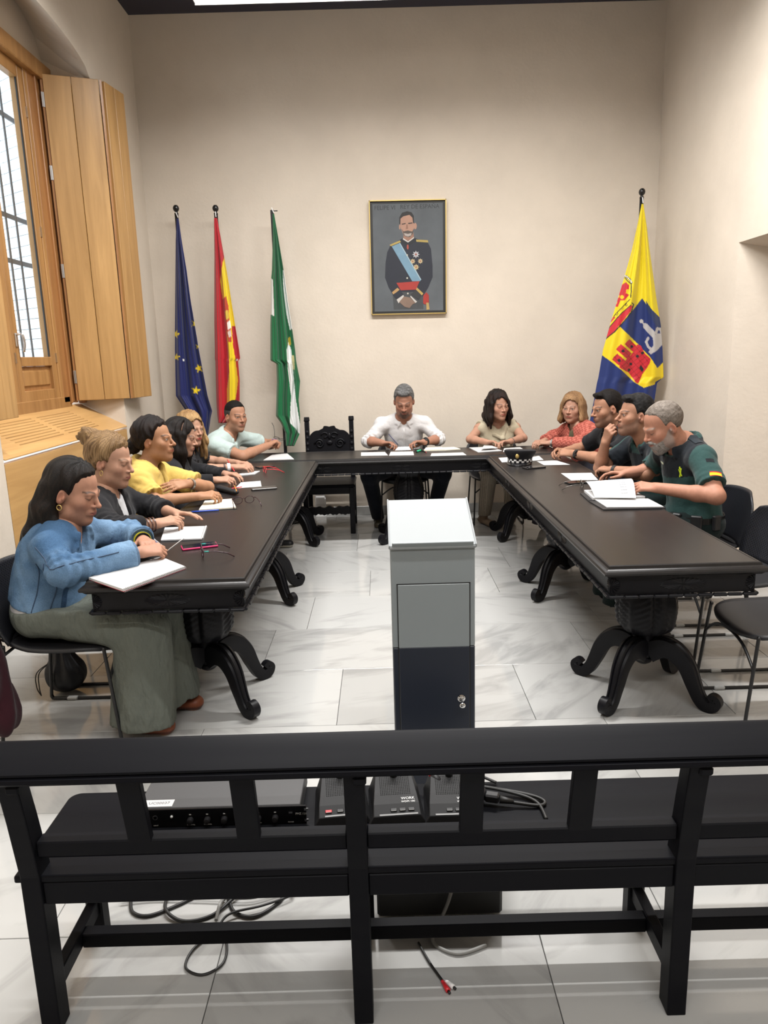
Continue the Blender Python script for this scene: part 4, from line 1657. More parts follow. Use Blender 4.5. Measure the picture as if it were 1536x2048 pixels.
MAT['skin'] = vcol('skin', rough=0.58, sss=0.10, bump=0.12, bscale=420, spec=0.28, var=0.06, vscale=60)
MAT['hair'] = vcol('hair', rough=0.48, spec=0.22, bump=0.9, bscale=90, var=0.25, vscale=55, stretch=(6, 6, 0.8), bdist=0.003)
MAT['hair_short'] = vcol('short_hair', rough=0.6, spec=0.15, bump=0.9, bscale=300, var=0.3, vscale=160, bdist=0.003)
MAT['cloth'] = vcol('woven_cloth', rough=0.85, spec=0.15, bump=0.35, bscale=26, var=0.05, vscale=30, sheen=0.1, bdist=0.012)
MAT['denim'] = vcol('washed_denim', rough=0.9, spec=0.1, bump=0.45, bscale=60, var=0.16, vscale=240, bdist=0.006)
MAT['linen'] = vcol('creased_linen', rough=0.9, spec=0.1, bump=0.9, bscale=22, var=0.04, vscale=40, bdist=0.022, stretch=(1.3, 1.3, 0.5))
MAT['knit'] = vcol('open_knit', rough=0.9, spec=0.1, bump=0.9, bscale=130, var=0.18, vscale=90, bdist=0.004)
MAT['leather'] = vcol('shoe_leather', rough=0.5, spec=0.4, bump=0.2, bscale=200)


SKIN_TONE = np.array((0.74, 0.69, 0.64))


class Person:
    """Seated figure. f: facing angle of the body (0 = +Y, anticlockwise)."""

    def __init__(s, label, hip, f, head, hyaw, hpitch, hroll=0.0, man=True, hs=1.0, sw=None, build=1.0, skin=(0.50, 0.30, 0.21),
                 spine=0.025, fine=0.0032, neck_r=None, torso_yaw=None, hipz=0.535, chest=1.0, bust=0.0, belly=0.0, sh_drop=0.052, neck_back=0.05, sh_z=(0.0, 0.0), nb=None):
        s.man, s.hs, s.skin, s.fine = man, hs, np.array(skin) * SKIN_TONE, fine
        s.hip = np.array([hip[0], hip[1], hipz])
        s.root = thing('person', label, 'person', (hip[0], hip[1], 0))
        s.head = _v(head)
        s.Rh = rotm(hyaw, hpitch, hroll)
        ty = f if torso_yaw is None else torso_yaw
        s.F = np.array([-math.sin(f), math.cos(f), 0])
        s.TF = np.array([-math.sin(ty), math.cos(ty), 0])
        s.Rt = np.array([math.cos(ty), math.sin(ty), 0])       # right-hand side of the torso
        s.RH = np.array([math.cos(f), math.sin(f), 0])
        s.nr = (neck_r or (0.058 if man else 0.049))
        s.nb = s.head + np.array([0, 0, -0.165 * hs]) - s.TF * neck_back if nb is None else _v(nb)
        up = s.nb - s.hip
        s.L = np.linalg.norm(up)
        s.up = up / s.L
        s.fw = s.TF - s.up * (s.TF @ s.up)
        s.fw /= np.linalg.norm(s.fw)
        s.sw = (0.345 if man else 0.295) * build if sw is None else sw
        s.B = build
        s.sh = {}
        for nm, sg, dz in (('R', 1, sh_z[0]), ('L', -1, sh_z[1])):
            s.sh[nm] = s.nb - s.up * sh_drop + s.Rt * sg * s.sw / 2 + s.fw * 0.012 + np.array([0, 0, dz])
        s.spine, s.chest, s.bust, s.belly = spine, chest, bust, belly
        s.arms = {}
        s.RT = np.stack([s.Rt, s.fw, s.up], 1)
        s.knee = {}
        s.parts = {}

    def sp(s, t):
        """point on the bent spine, 0 = hips, 1 = neck base"""
        return s.hip + (s.nb - s.hip) * t - s.fw * s.spine * math.sin(PI * t)

    def arm(s, side, wrist, pole=(0, 0, -1), d=None, n=(0, 0, 1), a=0.285, b=0.25, elbow=None, **hk):
        S = s.sh[side]
        Wp = _v(wrist)
        E = ik(S, Wp, a * (1 if s.man else 0.93), b * (1 if s.man else 0.93), pole) if elbow is None else _v(elbow)
        s.arms[side] = (S, E, Wp, (Wp - E) if d is None else _v(d), _v(n), hk)
        return s

    def legs(s, kneeR, footR, kneeL, footL, thigh=1.0):
        s.kn = {'R': (_v(kneeR), _v(footR)), 'L': (_v(kneeL), _v(footL))}
        s.thigh = thigh
        return s

    def torso(s, o, infl=0.0, arms=(), k=0.04):
        """torso primitives grown by infl"""
        B = s.B
        i = infl
        Rt, fw, up = s.Rt, s.fw, s.up
        lf = min(1.15, s.L / 0.47)
        o.ell(s.hip + np.array([0, 0, 0.03]), (0.165 * B + i, 0.125 * B + i, 0.115 + i), R=np.stack([s.RH, s.F, [0, 0, 1]], 1), k=0.0)
        o.ell(s.sp(0.36) + fw * s.belly * 0.5, (0.138 * B + i, 0.105 * B + s.belly + i, 0.15 * lf + i), R=s.RT, k=0.06)
        o.ell(s.sp(0.68) + fw * 0.01, (0.150 * B * s.chest + i, 0.108 * B + i, 0.17 * lf + i), R=s.RT, k=0.06)
        if s.bust:
            for sg in (-1, 1):
                o.ell(s.sp(0.66) + fw * (0.075 * B) + Rt * sg * 0.07, (0.062 + i, 0.055 * s.bust + i, 0.062 + i), R=s.RT, k=0.045)
        for nm in 'RL':
            S = s.sh[nm]
            o.cap(s.sp(0.86) , S, 0.072 * B + i, 0.048 * B + i, k=0.04)
            o.cap(s.nb + up * 0.012, S + up * 0.006, 0.046 * B + i * 0.8, 0.040 * B + i, k=0.035)
        return o

    def arm_prims(s, o, infl=0.0, t0=0.0, t1=2.0, k=0.02, r=1.0, flare=0.0, only='RL'):
        """arm from t0 to t1 (1 = elbow, 2 = wrist); cut square at t1"""
        for nm in only:
            if nm not in s.arms:
                continue
            S, E, Wp, d, n, hk = s.arms[nm]
            q = (1.0 if s.man else 0.86) * s.B ** 0.5 * r
            ru, re, rw = 0.050 * q + infl, 0.040 * q + infl, 0.028 * q + infl
            if t1 <= 1.0:
                e = S + (E - S) * t1
                v = (E - S) / np.linalg.norm(E - S)
                o.cap(S, e + v * 0.04, ru, ru + (re - ru) * t1 + flare, k=k, clip=[(e, v)])
            else:
                o.cap(S, E, ru, re, k=k)
                if t1 < 2.0:
                    e = E + (Wp - E) * (t1 - 1)
                    v = (Wp - E) / np.linalg.norm(Wp - E)
                    o.cap(E, e + v * 0.04, re, re + (rw - re) * (t1 - 1) + flare, k=k, clip=[(e, v)])
                else:
                    m = E + (Wp - E) * 0.32
                    o.cap(E, m, re, re * 0.98, k=k)
                    o.cap(m, Wp, re * 0.98, rw, k=k)
        return o

    # ------------------------------------------------------------ meshes
    def make_body(s, paint, headkw={}, legs=(), bare_torso=False, hand_fine=0.0043):
        """one mesh: head and neck, arms with hands, trunk, bare lower legs"""
        V, Fc, C = [], [], []
        off = 0

        def push(v, f, c):
            nonlocal off
            V.append(v)
            Fc.append(f + off)
            C.append(np.broadcast_to(c, (len(v), 3)))
            off += len(v)
        nb_l = (s.nb - s.up * 0.03 - s.head) @ s.Rh / s.hs
        hd = head_sdf(s.man, nb_l, s.nr, **headkw)
        v, f = hd.mesh(s.fine * 1.12)
        push(v * s.hs @ s.Rh.T + s.head, f, paint(v))
        o = Sdf()
        s.arm_prims(o)
        s.tips = {}
        for nm in s.arms:
            S, E, Wp, d, n, hk = s.arms[nm]
            hk = dict(hk)
            s.tips[nm] = hand(o, Wp, d, n, nm == 'R', sc=hk.pop('sc', 1.0 if s.man else 0.9), **hk)
        v, f = o.mesh(hand_fine)
        push(v, f, s.skin)
        o = Sdf()
        s.torso(o, -0.004 if bare_torso else -0.012)
        o.cap(s.nb - s.up * 0.06, s.nb + s.up * 0.02, s.nr * 1.25, s.nr, k=0.04)
        v, f = o.mesh(0.007 if bare_torso else 0.013)
        push(v, f, s.skin)
        for nm in legs:
            K, A = s.kn[nm]
            o = Sdf().cap(K, A + np.array([0, 0, 0.06]), 0.05, 0.034, k=0.02)
            t = s.F * 0.10 + np.array([0, 0, -0.045])
            o.cap(A + np.array([0, 0, 0.055]), A + s.F * 0.09 + np.array([0, 0, 0.02]), 0.034, 0.03, k=0.03)
            v, f = o.mesh(0.006)
            push(v, f, s.skin)
        s.body = mk('body', np.vstack(V), np.vstack(Fc), 'skin', s.root, smooth=True, col=np.vstack(C))
        return s

    def headpart(s, name, sdf, h, colour, mat='hair', parent=None):
        v, f = sdf.mesh(h)
        c = colour(v) if callable(colour) else np.broadcast_to(np.array(colour), (len(v), 3))
        o = mk(name, v * s.hs @ s.Rh.T + s.head, f, mat, parent or s.root, smooth=True, col=c)
        return o

    def H(s, p):
        """head-local point to world"""
        return s.Rh @ (_v(p) * s.hs) + s.head

    def T(s, r, f_, u):
        """torso-local (right, forward, up from the neck base) to world"""
        return s.nb + s.Rt * r + s.fw * f_ + s.up * u

    def top(s, name, colour, infl=0.012, sleeve=0.6, mat='cloth', h=0.006, neck=0.066, vneck=0.0, vwide=0.03, collar=None, hem=0.0, wr=0.004, wf=16.0, seed=1, flare=0.012, sleeveless=False, extra=None, drop=0.0, open_front=None, arm_r=1.0, hemz=None, neck_cut=0.02, arm_infl=None):
        o = Sdf()
        s.torso(o, infl)
        if not sleeveless:
            s.arm_prims(o, infl if arm_infl is None else arm_infl, 0, sleeve, k=0.03, flare=flare, r=arm_r)
        if extra:
            extra(o)
        # neck opening
        o.cap(s.nb - s.up * (neck_cut + drop) , s.head, neck, neck * 1.15, k=0.008, op='sub')
        if vneck:
            o.cap(s.T(0, 0.06, 0.02), s.T(0, 0.135, -vneck), vwide, 0.004, k=0.006, op='sub')
        if open_front:
            o.cap(s.T(0, 0.10, 0.02), s.T(0, 0.17, -open_front[0]), open_front[1], open_front[2], k=0.006, op='sub')
        if sleeveless:
            for nm in 'RL':
                S = s.sh[nm]
                sg = 1 if nm == 'R' else -1
                c = S + s.Rt * sg * (0.005)
                o.fn(lambda P, c=c, sg=sg: -((P - c) @ (s.Rt * sg)), c - 0.25, c + 0.25, k=0.004, op='and') if False else None
                o.cap(S + s.Rt * sg * 0.045 + s.up * 0.09, S + s.Rt * sg * 0.05 - s.up * 0.10, 0.055, k=0.008, op='sub')
        # lower hem
        hp = s.sp(hem) if hemz is None else np.array([s.hip[0], s.hip[1], hemz])
        un = s.up if hemz is None else np.array([0, 0, 1.0])
        o.fn(lambda P: -((P - hp) @ un), s.hip - 0.6, s.hip + 0.9, k=0.006, op='and')
        if collar is not None:
            cr, ch, gap = collar[:3]
            up, fw, Rt = s.up, s.fw, s.Rt
            tilt = collar[3] if len(collar) > 3 else 0.35
            pts = []
            for k_ in range(15):
                a = gap + (2 * PI - 2 * gap) * k_ / 14
                ca, sa = math.cos(a), math.sin(a)
                pts.append(s.nb + fw * (ca * cr * 1.0 + 0.012) + Rt * sa * cr + up * (0.030 - tilt * 0.09 * ca))
            o.path(pts, ch * 0.6, k=0.004)
            o.path([q - up * 0.020 + (q - s.nb - up * ((q - s.nb) @ up)) * 0.10 for q in pts], ch * 0.8, k=0.018)
            for sgn, p0 in ((1, pts[0]), (-1, pts[-1])):
                o.cap(p0, p0 + fw * 0.012 - up * 0.045 + Rt * sgn * 0.020, ch, ch * 0.75, k=0.006)
        if wr:
            segs = []
            for nm in s.arms:
                S_, E_a, W_a = s.arms[nm][:3]
                segs += [(S_, E_a), (E_a, W_a)]

            def folds(P):
                n1 = wavy(P, seed, wf * 0.8, 4)
                out = wr * (0.6 * n1 + 0.9 * (0.5 - np.abs(wavy(P, seed + 9, wf * 1.7, 4)) * 2.2))
                for i_, (a_, b_) in enumerate(segs):
                    v_ = b_ - a_
                    l_ = np.linalg.norm(v_)
                    t_ = (P - a_) @ v_ / l_ ** 2
                    q_ = P - a_ - np.clip(t_, 0, 1)[:, None] * v_
                    m_ = ((q_ * q_).sum(1) < 0.0081) & (t_ > -0.1) & (t_ < 1.15)
                    if m_.any():
                        e_ = np.exp(-((t_[m_] - (0.92 if i_ % 2 == 0 else 0.12)) / 0.34) ** 2)
                        out[m_] += wr * 0.75 * e_ * np.sin(t_[m_] * l_ * 170 + 5 * n1[m_] + seed)
                return out
            o.noise = folds
        v, f = o.mesh(h)
        c = colour(v, s) if callable(colour) else np.broadcast_to(np.array(colour), (len(v), 3))
        s.topsdf = o
        ob = mk(name, v, f, mat, s.root, smooth=True, col=c)
        s.topobj = ob
        return ob

    def trousers(s, colour, infl=0.014, mat='cloth', h=0.008, wide=1.0, hemw=0.0, wr=0.004, seed=3, cut=0.10, hipk=1.0, wf=14.0, top=None):
        o = Sdf()
        ztop = s.hip[2] + 0.13 if top is None else top
        o.ell(s.hip + np.array([0, 0, 0.025]), (0.168 * s.B * hipk + infl, 0.13 * s.B + infl, 0.10 + infl), R=np.stack([s.RH, s.F, [0, 0, 1]], 1), k=0.0)
        for nm, sg in (('R', 1), ('L', -1)):
            K, A = s.kn[nm]
            hj = s.hip + s.RH * sg * 0.085 + np.array([0, 0, 0.012])
            r0, r1 = 0.082 * s.B * s.thigh + infl, 0.060 * s.thigh + infl
            o.cap(hj, K, r0, r1 * wide ** 0.5, k=0.05)
            v = A + np.array([0, 0, cut]) - K
            e = A + np.array([0, 0, cut])
            o.cap(K, e + v / np.linalg.norm(v) * 0.05, r1 * wide ** 0.5, 0.042 * wide + infl + hemw, k=0.03, clip=[(e, (0, 0, -1))])
        o.fn(lambda P: P[:, 2] - ztop, s.hip - 0.7, s.hip + 0.7, k=0.01, op='and')
        if wr:
            o.noise = lambda P: wr * (0.7 * wavy(P, seed, wf, 4) + 1.0 * (0.5 - 2.2 * np.abs(wavy(P * np.array([1, 1, 0.45]), seed + 5, wf * 1.6, 4))))
        v, f = o.mesh(h)
        c = colour(v, s) if callable(colour) else np.broadcast_to(np.array(colour), (len(v), 3))
        return mk('trousers', v, f, mat, s.root, smooth=True, col=c)

    def shoe(s, nm, colour, sole, ang=0.0, ln=0.27, low=False, h=0.005):
        K, A = s.kn[nm]
        f_ = math.atan2(s.F[1], s.F[0]) + ang
        F = np.array([math.cos(f_), math.sin(f_), 0])
        R = np.array([F[1], -F[0], 0])
        o = Sdf()
        b0 = np.array([A[0], A[1], 0]) - F * 0.055
        Rm = np.stack([R, F, [0, 0, 1]], 1)
        o.cap(b0 + [0, 0, 0.035], b0 + F * (ln - 0.09) + [0, 0, 0.030], 0.036, 0.040, k=0.02, flat=((0, 0, 1), 0.8))
        if not low:
            o.cap(b0 + F * 0.03 + [0, 0, 0.05], b0 + F * 0.04 + [0, 0, 0.085], 0.040, 0.042, k=0.03)
        o.fn(lambda P: 0.002 - P[:, 2], b0 - 0.4, b0 + 0.4, k=0.004, op='and')
        if low:
            o.cap(b0 + F * 0.05 + [0, 0, 0.075], b0 + F * 0.10 + [0, 0, 0.06], 0.035, 0.028, k=0.01, op='sub')
        v, f = o.mesh(h)
        c = np.where((v[:, 2] < 0.022)[:, None], np.array(sole), np.array(colour))
        return mk('shoe', v, f, 'leather', s.root, smooth=True, col=c)

    def trace(s, sdf, p, d):
        """walk from p along d to the surface; returns point and outward normal"""
        p, d = _v(p), _v(d) / np.linalg.norm(_v(d))
        for _ in range(60):
            v = sdf(p[None], 0.3)[0]
            p = p + d * min(v, 0.02) * 0.8
            if abs(v) < 0.0004:
                break
        e = 0.004
        g = np.array([sdf((p + np.eye(3)[i] * e)[None], 0.3)[0] - sdf((p - np.eye(3)[i] * e)[None], 0.3)[0] for i in range(3)])
        return p, g / np.linalg.norm(g)

    def patch(s, name, sdf, p, d, up, w_, h_, colfn, mat='cloth', nx=10, ny=8, parent=None, lift=0.0012):
        """badge lying on the cloth: a small grid dropped onto the surface"""
        c, n = s.trace(sdf, p, d)
        u = _v(up)
        u = u - n * (u @ n)
        u /= np.linalg.norm(u)
        r = np.cross(u, n)
        g = np.array([[(i / nx - 0.5), (j / ny - 0.5)] for j in range(ny + 1) for i in range(nx + 1)])
        V = c + g[:, :1] * r * w_ + g[:, 1:] * u * h_ + n * 0.03
        for _ in range(10):
            V = V - n * ((sdf(V, 0.3) - lift) * 0.9)[:, None]
        C = [colfn(a + 0.5, b + 0.5) for a, b in g]
        m = len(V)
        Fq = []
        for j in range(ny):
            for i in range(nx):
                a = j * (nx + 1) + i
                Fq.append((a, a + 1, a + nx + 2, a + nx + 1))
        return mk(name, V, Fq, mat, parent or s.topobj, smooth=True, col=np.array(C))

    def band(s, name, side, t, r, wdt, mat, rx=1.0, parent=None):
        """strap or bracelet round the forearm; t along elbow (0) to wrist (1)"""
        S, E, Wp, d, n, hk = s.arms[side]
        c = E + (Wp - E) * t
        ax = (Wp - E) / np.linalg.norm(Wp - E)
        up = np.array([0, 0, 1.0])
        u = up - ax * (up @ ax)
        u /= np.linalg.norm(u)
        v = np.cross(ax, u)
        rings = []
        for k_ in range(20):
            a = 2 * PI * k_ / 20
            dr = u * math.cos(a) + v * math.sin(a)
            rings.append([Vector(c + dr * r - ax * wdt / 2), Vector(c + dr * r + ax * wdt / 2), Vector(c + dr * (r + 0.003) + ax * wdt / 2), Vector(c + dr * (r + 0.003) - ax * wdt / 2)])
        return MB().rings(rings, closed=True, caps=False).build(name, mat, parent or s.root)

# ================================================================== the twelve people
E_, W_ = -PI / 2, PI / 2       # facing +X / facing -X
BLK = (0.010, 0.010, 0.012)


def seat_legs(p, foot=0.06, spread=0.10, kz=0.50, out=0.42):
    """knees in front of the hips, feet flat on the floor"""
    res = []
    for sg in (1, -1):
        K = p.hip + p.F * out + p.RH * sg * spread
        K[2] = kz
        A = K + p.F * foot
        A[2] = 0.0
        res += [K, A]
    return p.legs(*res)


def long_hair(seed, length=0.24, vol=0.016, part=0.0, face=0.062, front=0.0, curl=0.0, back_y=-0.085):
    """hair falling from the crown to the shoulders on both sides and down the back"""
    s = Sdf()
    cr = Sdf().ell((0, -0.020, 0.036), (0.078 + vol * 0.7, 0.098 + vol * 0.7, 0.088 + vol))

    def f(P):
        x, y, z = P[:, 0], P[:, 1], P[:, 2]
        d = cr(P)
        # face opening: oval cut in front
        op = 1 - np.sqrt(((x - part) / (face + 0.012)) ** 2 + ((z + 0.040) / 0.120) ** 2)
        cut = np.where(y > 0.012, op * 0.06, (0.012 - y) * -0.8)
        d = np.maximum(d, np.where(y > 0.0, cut, -1))
        return np.maximum(d, -0.07 - z)
    s.fn(f, (-0.12, -0.15, -0.08), (0.12, 0.12, 0.17), k=0.0)
    for sx in (-1, 1):
        for q, yy in enumerate((0.022, -0.015, -0.055)):
            a = (sx * (0.074 + vol * 0.45), yy, 0.02)
            m = (sx * (0.082 + vol * 0.6), yy + front * 0.5 * (1 - q * 0.4), -0.09)
            b_ = (sx * (0.074 + vol * 0.8), yy + front * (1 - q * 0.35) - 0.01, -length + 0.012 * q)
            s.path([a, m, b_], [0.018 + vol * 0.4, 0.022 + vol * 0.4, 0.014], k=0.025, flat=((1, 0, 0), 0.62))
    for i in range(5):
        xx = -0.056 + 0.028 * i
        s.path([(xx, back_y + abs(xx) * 0.25, 0.03), (xx * 1.2, back_y - 0.012, -0.09), (xx * 1.25, back_y + 0.004, -length - 0.01)], [0.026, 0.026, 0.016], k=0.03)
    w0 = strands(seed, 170, 0.0026)
    s.noise = (lambda P: w0(P) + curl * np.sin(P[:, 2] * 55 + 3 * np.sin(P[:, 0] * 40) + 2 * P[:, 1] * 60)) if curl else w0
    return s


def tint(base, light, f=70, seed=5, axis=2, thr=0.1):
    """natural variation between darker and lighter locks"""
    b_, l_ = np.array(base), np.array(light)

    def g(v):
        a = np.arctan2(v[:, 0], -v[:, 1] + 0.02)
        u = np.sin(a * 57 + 2.5 * np.sin(v[:, 2] * 35 + v[:, 1] * 20) + seed) + 0.7 * np.sin(a * 101 + seed * 2 + v[:, 2] * 40)
        m = np.clip(u * 0.28 + 0.25 + thr + 0.6 * wavy(v, seed, 45), 0, 1)[:, None]
        return b_ * (1 - m) + l_ * m
    return g


def speck(base, light, seed=5, thr=0.0):
    """short hair: fine salt-and-pepper variation"""
    b_, l_ = np.array(base), np.array(light)

    def g(v):
        m = np.clip(0.5 + thr + 0.45 * wavy(v * np.array([1, 0.5, 0.6]), seed, 420, 5) + 0.35 * wavy(v, seed + 3, 40, 4), 0, 1)[:, None]
        return b_ * (1 - m) + l_ * m
    return g


def painter(skin, **kw):
    return lambda v: face_paint(v, skin, **kw)


# 1 ---- woman in the denim jacket
p = Person('woman with long dark hair in a blue denim jacket, pen in hand', (-1.43, 2.93), E_, (-1.275, 2.955, 1.035), E_ - 0.14, 0.30, man=False, hs=1.06,
           skin=(0.50, 0.275, 0.195), fine=0.0026, nb=(-1.325, 2.94, 0.885), bust=0.9, sw=0.30, spine=0.045, build=1.0)
p.arm('R', (-1.00, 2.865, 0.792), elbow=(-1.235, 2.665, 0.775), d=(0.16, 0.10, 0.0), n=(0.0, -0.55, 0.8), curl=(0.85, 0.9, 0.95, 1.0), thumb=0.7)
p.arm('L', (-1.04, 3.03, 0.800), elbow=(-1.16, 3.20, 0.79), d=(0.09, -0.15, 0.01), n=(0.1, 0.0, 1), curl=(0.30, 0.34, 0.38, 0.42), thumb=0.15)
p.legs((-1.01, 2.83, 0.495), (-1.05, 2.835, 0), (-1.02, 3.05, 0.50), (-0.98, 3.05, 0))
p.make_body(painter((0.50, 0.275, 0.195), lips=(0.36, 0.12, 0.10), brow=(0.03, 0.02, 0.015), eyes='down', blush=0.12), headkw=dict(nose=1.05), legs='RL')


def denim_col(v, s):
    q = (v - s.nb) @ s.RT
    base = np.array((0.050, 0.105, 0.195))
    pale = np.array((0.165, 0.265, 0.390))
    m = np.clip(0.45 + 0.8 * wavy(v, 3, 11) + 0.35 * wavy(v, 8, 60), 0, 1)[:, None]
    c = base * (1 - m) + pale * m
    c = np.where((np.abs(q[:, 2] + 0.34) < 0.012)[:, None], base * 0.75, c)
    return c


p.top('denim_jacket', denim_col, infl=0.020, sleeve=1.90, mat='denim', h=0.0048, neck=0.070, vneck=0.16, vwide=0.045, collar=(0.088, 0.013, 0.75), hem=0.10, wr=0.0048, wf=22, seed=4, flare=0.014)
jack = p.topobj
sd = p.topsdf
# seams, pocket, buttons, cuffs on the jacket
for (a0, a1) in (((0.13, 0.05, -0.06), (0.115, 0.06, -0.33)), ((0.15, -0.01, -0.10), (0.15, 0.0, -0.33))):
    pts = []
    for k in range(13):
        u = k / 12
        o_ = p.T(*[a0[i] * (1 - u) + a1[i] * u for i in range(3)])
        q, n_ = p.trace(sd, o_ + p.Rt * 0.16, -p.Rt)
        pts.append(q + n_ * 0.001)
    MB().tube([Vector(x) for x in pts], 0.0022, 6).build('seam', plain('jacket_seam', (0.028, 0.055, 0.105), 0.8), jack, smooth=True)
S_, Eb, Wp = p.arms['R'][:3]
pts = []
for k in range(22):
    u = k / 21
    c = S_ + (Eb - S_) * min(1, u * 2) if u < 0.5 else Eb + (Wp - Eb) * (u - 0.5) * 1.75
    q, n_ = p.trace(sd, c + np.array([-0.03, -0.12, 0.05]), np.array([0.03, 0.12, -0.05]))
    pts.append(q + n_ * 0.001)
MB().tube([Vector(x) for x in pts], 0.0022, 6).build('sleeve_seam', plain('sleeve_seam', (0.028, 0.055, 0.105), 0.8), jack, smooth=True)
p.patch('pocket_flap', sd, p.T(0.09, 0.20, -0.10), -p.fw, p.up, 0.075, 0.04, lambda a, b: (0.06, 0.11, 0.19), mat='denim')
p.patch('welt_pocket', sd, p.T(0.16, 0.13, -0.26), -p.Rt - p.fw * 0.8, p.up + p.fw * 0.3, 0.022, 0.10, lambda a, b: (0.035, 0.07, 0.13), mat='denim')
# white shirt below the jacket
o = Sdf()
p.torso(o, 0.012)
zc_ = p.sp(0.13)
o.fn(lambda P: (P - zc_) @ p.up, p.hip - 0.6, p.hip + 0.8, k=0.004, op='and')
o.fn(lambda P: 0.500 - P[:, 2], p.hip - 0.6, p.hip + 0.8, k=0.004, op='and')
o.noise = lambda P: 0.004 * wavy(P, 2, 40)
v, f = o.mesh(0.007)
mk('white_shirt', v, f, 'cloth', p.root, smooth=True, col=np.broadcast_to(np.array((0.58, 0.58, 0.60)), (len(v), 3)))
# trousers: wide grey-green linen
p.trousers((0.125, 0.137, 0.118), infl=0.018, mat='linen', wide=1.75, hemw=0.035, wr=0.010, seed=6, cut=0.070, wf=13, h=0.007, top=0.585)
for nm in 'RL':
    p.shoe(nm, (0.20, 0.055, 0.022), (0.10, 0.03, 0.015), low=True, ln=0.24)
hr = hair_short(3, t=0.012, top=0.014, hl=0.084, back=-0.062, side_t=0.010)
for i in range(7):
    xx = -0.062 + 0.0207 * i
    hr.path([(xx, -0.078 + abs(xx) * 0.3, 0.02), (xx * 1.2, -0.100 + abs(xx) * 0.25, -0.09), (xx * 1.5, -0.115 + abs(xx) * 0.2, -0.19), (xx * 1.5, -0.120, -0.265)], [0.028, 0.028, 0.024, 0.012], k=0.025)
for q, (yy, fr_) in enumerate(((-0.045, 0.075), (-0.065, 0.05), (-0.085, 0.02))):
    hr.path([(0.070, yy, 0.01), (0.082, yy - 0.005, -0.07), (0.094 - 0.008 * q, yy + fr_ * 0.8, -0.145), (0.082, yy + fr_ * 1.35, -0.225)], [0.018, 0.024, 0.024, 0.012], k=0.02)
    hr.path([(-0.070, yy, 0.01), (-0.082, yy - 0.005, -0.07), (-0.088, yy + fr_ * 0.5, -0.15), (-0.075, yy + fr_, -0.22)], [0.018, 0.024, 0.024, 0.012], k=0.02)
hr.noise = strands(3, 170, 0.0028)
p.headpart('hair', hr, 0.0036, tint((0.0045, 0.0035, 0.003), (0.018, 0.010, 0.007), thr=-0.1))
for sx in (1,):
    e = MB().tube([Vector(p.H((sx * 0.081 + 0.0, -0.008 + 0.010 * math.sin(a), -0.052 + 0.010 * math.cos(a)))) for a in [2 * PI * k / 14 for k in range(14)]], 0.0022, 6, closed=True)
    e.build('earring', 'gold', p.root, smooth=True)
for sd_ in 'RL':
    cf = p.band('cuff', sd_, 0.865, 0.0485, 0.040, plain('denim_cuff', (0.085, 0.14, 0.22), 0.9, bump=0.3, bscale=300, var=0.2, vscale=60), parent=jack)
p.band('watch_strap', 'L', 0.95, 0.031, 0.022, 'rubber')
p.band('watch_face', 'L', 0.955, 0.0345, 0.012, plain('yellow_watch', (0.55, 0.50, 0.03), 0.4))
DEN = p

# 2 ---- woman with the blond bun
sk = (0.54, 0.32, 0.23)
p = Person('woman with blond hair in a bun, black jacket over a grey top', (-1.44, 3.55), E_, (-1.325, 3.53, 1.082), E_ - 0.16, 0.20, man=False, hs=1.04, skin=sk, fine=0.0028, nb=(-1.375, 3.52, 0.925), bust=1.0, sw=0.31, build=1.06, spine=0.035)
p.arm('R', (-1.085, 3.375, 0.795), elbow=(-1.235, 3.23, 0.80), d=(0.16, 0.11, 0.015), n=(-0.1, -0.45, 0.8), curl=(0.45, 0.5, 0.55, 0.6), thumb=0.6)
p.arm('L', (-1.06, 3.60, 0.795), elbow=(-1.22, 3.76, 0.80), d=(0.17, -0.05, 0.0), n=(0.1, 0.2, 1), curl=(0.18, 0.2, 0.22, 0.26), thumb=0.2)
seat_legs(p)
p.make_body(painter(sk, lips=(0.42, 0.15, 0.13), brow=(0.12, 0.07, 0.04), eyes='down', blush=0.10), headkw=dict(wide=1.03, jaw=1.05))
p.top('grey_top', (0.50, 0.51, 0.53), infl=0.008, sleeve=0.3, h=0.0075, neck=0.070, vneck=0.06, wr=0.002, hem=0.02, sleeveless=True)
p.top('black_jacket', BLK, infl=0.019, sleeve=1.62, h=0.0058, neck=0.074, open_front=(0.36, 0.052, 0.030), collar=(0.086, 0.012, 0.85), wr=0.005, wf=20, seed=14, hem=0.02)
p.trousers((0.012, 0.012, 0.014), h=0.011)
hs_ = hair_short(21, t=0.016, top=0.020, hl=0.082, back=-0.055, side_t=0.012)
hs_.cap((0, -0.085, 0.085), (0, -0.120, 0.095), 0.040, 0.036, k=0.02)
hs_.ell((0, -0.128, 0.096), (0.044, 0.038, 0.042), k=0.015)
for k in range(11):
    a = 2 * PI * k / 11
    hs_.cap((0.034 * math.cos(a), -0.130 + 0.014 * math.sin(2 * a), 0.098 + 0.030 * math.sin(a)), (0.034 * math.cos(a + 0.9), -0.152 + 0.014 * math.cos(3 * a), 0.098 + 0.028 * math.sin(a + 0.9)), 0.012, 0.010, k=0.004)
w0 = strands(22, 150, 0.003)
hs_.noise = lambda P: w0(P) + 0.0022 * np.sin(P[:, 2] * 95 + 4 * np.sin(P[:, 1] * 60) + P[:, 0] * 80)
p.headpart('hair', hs_, 0.0034, tint((0.11, 0.060, 0.026), (0.33, 0.21, 0.10), seed=3, thr=0.25))
for sx in (1,):
    MB().tube([Vector(p.H((0.080, -0.004 + 0.007 * math.sin(a), -0.048 + 0.012 * math.cos(a)))) for a in [2 * PI * k / 14 for k in range(14)]], 0.0016, 6, closed=True).build('earring', 'gold', p.root, smooth=True)
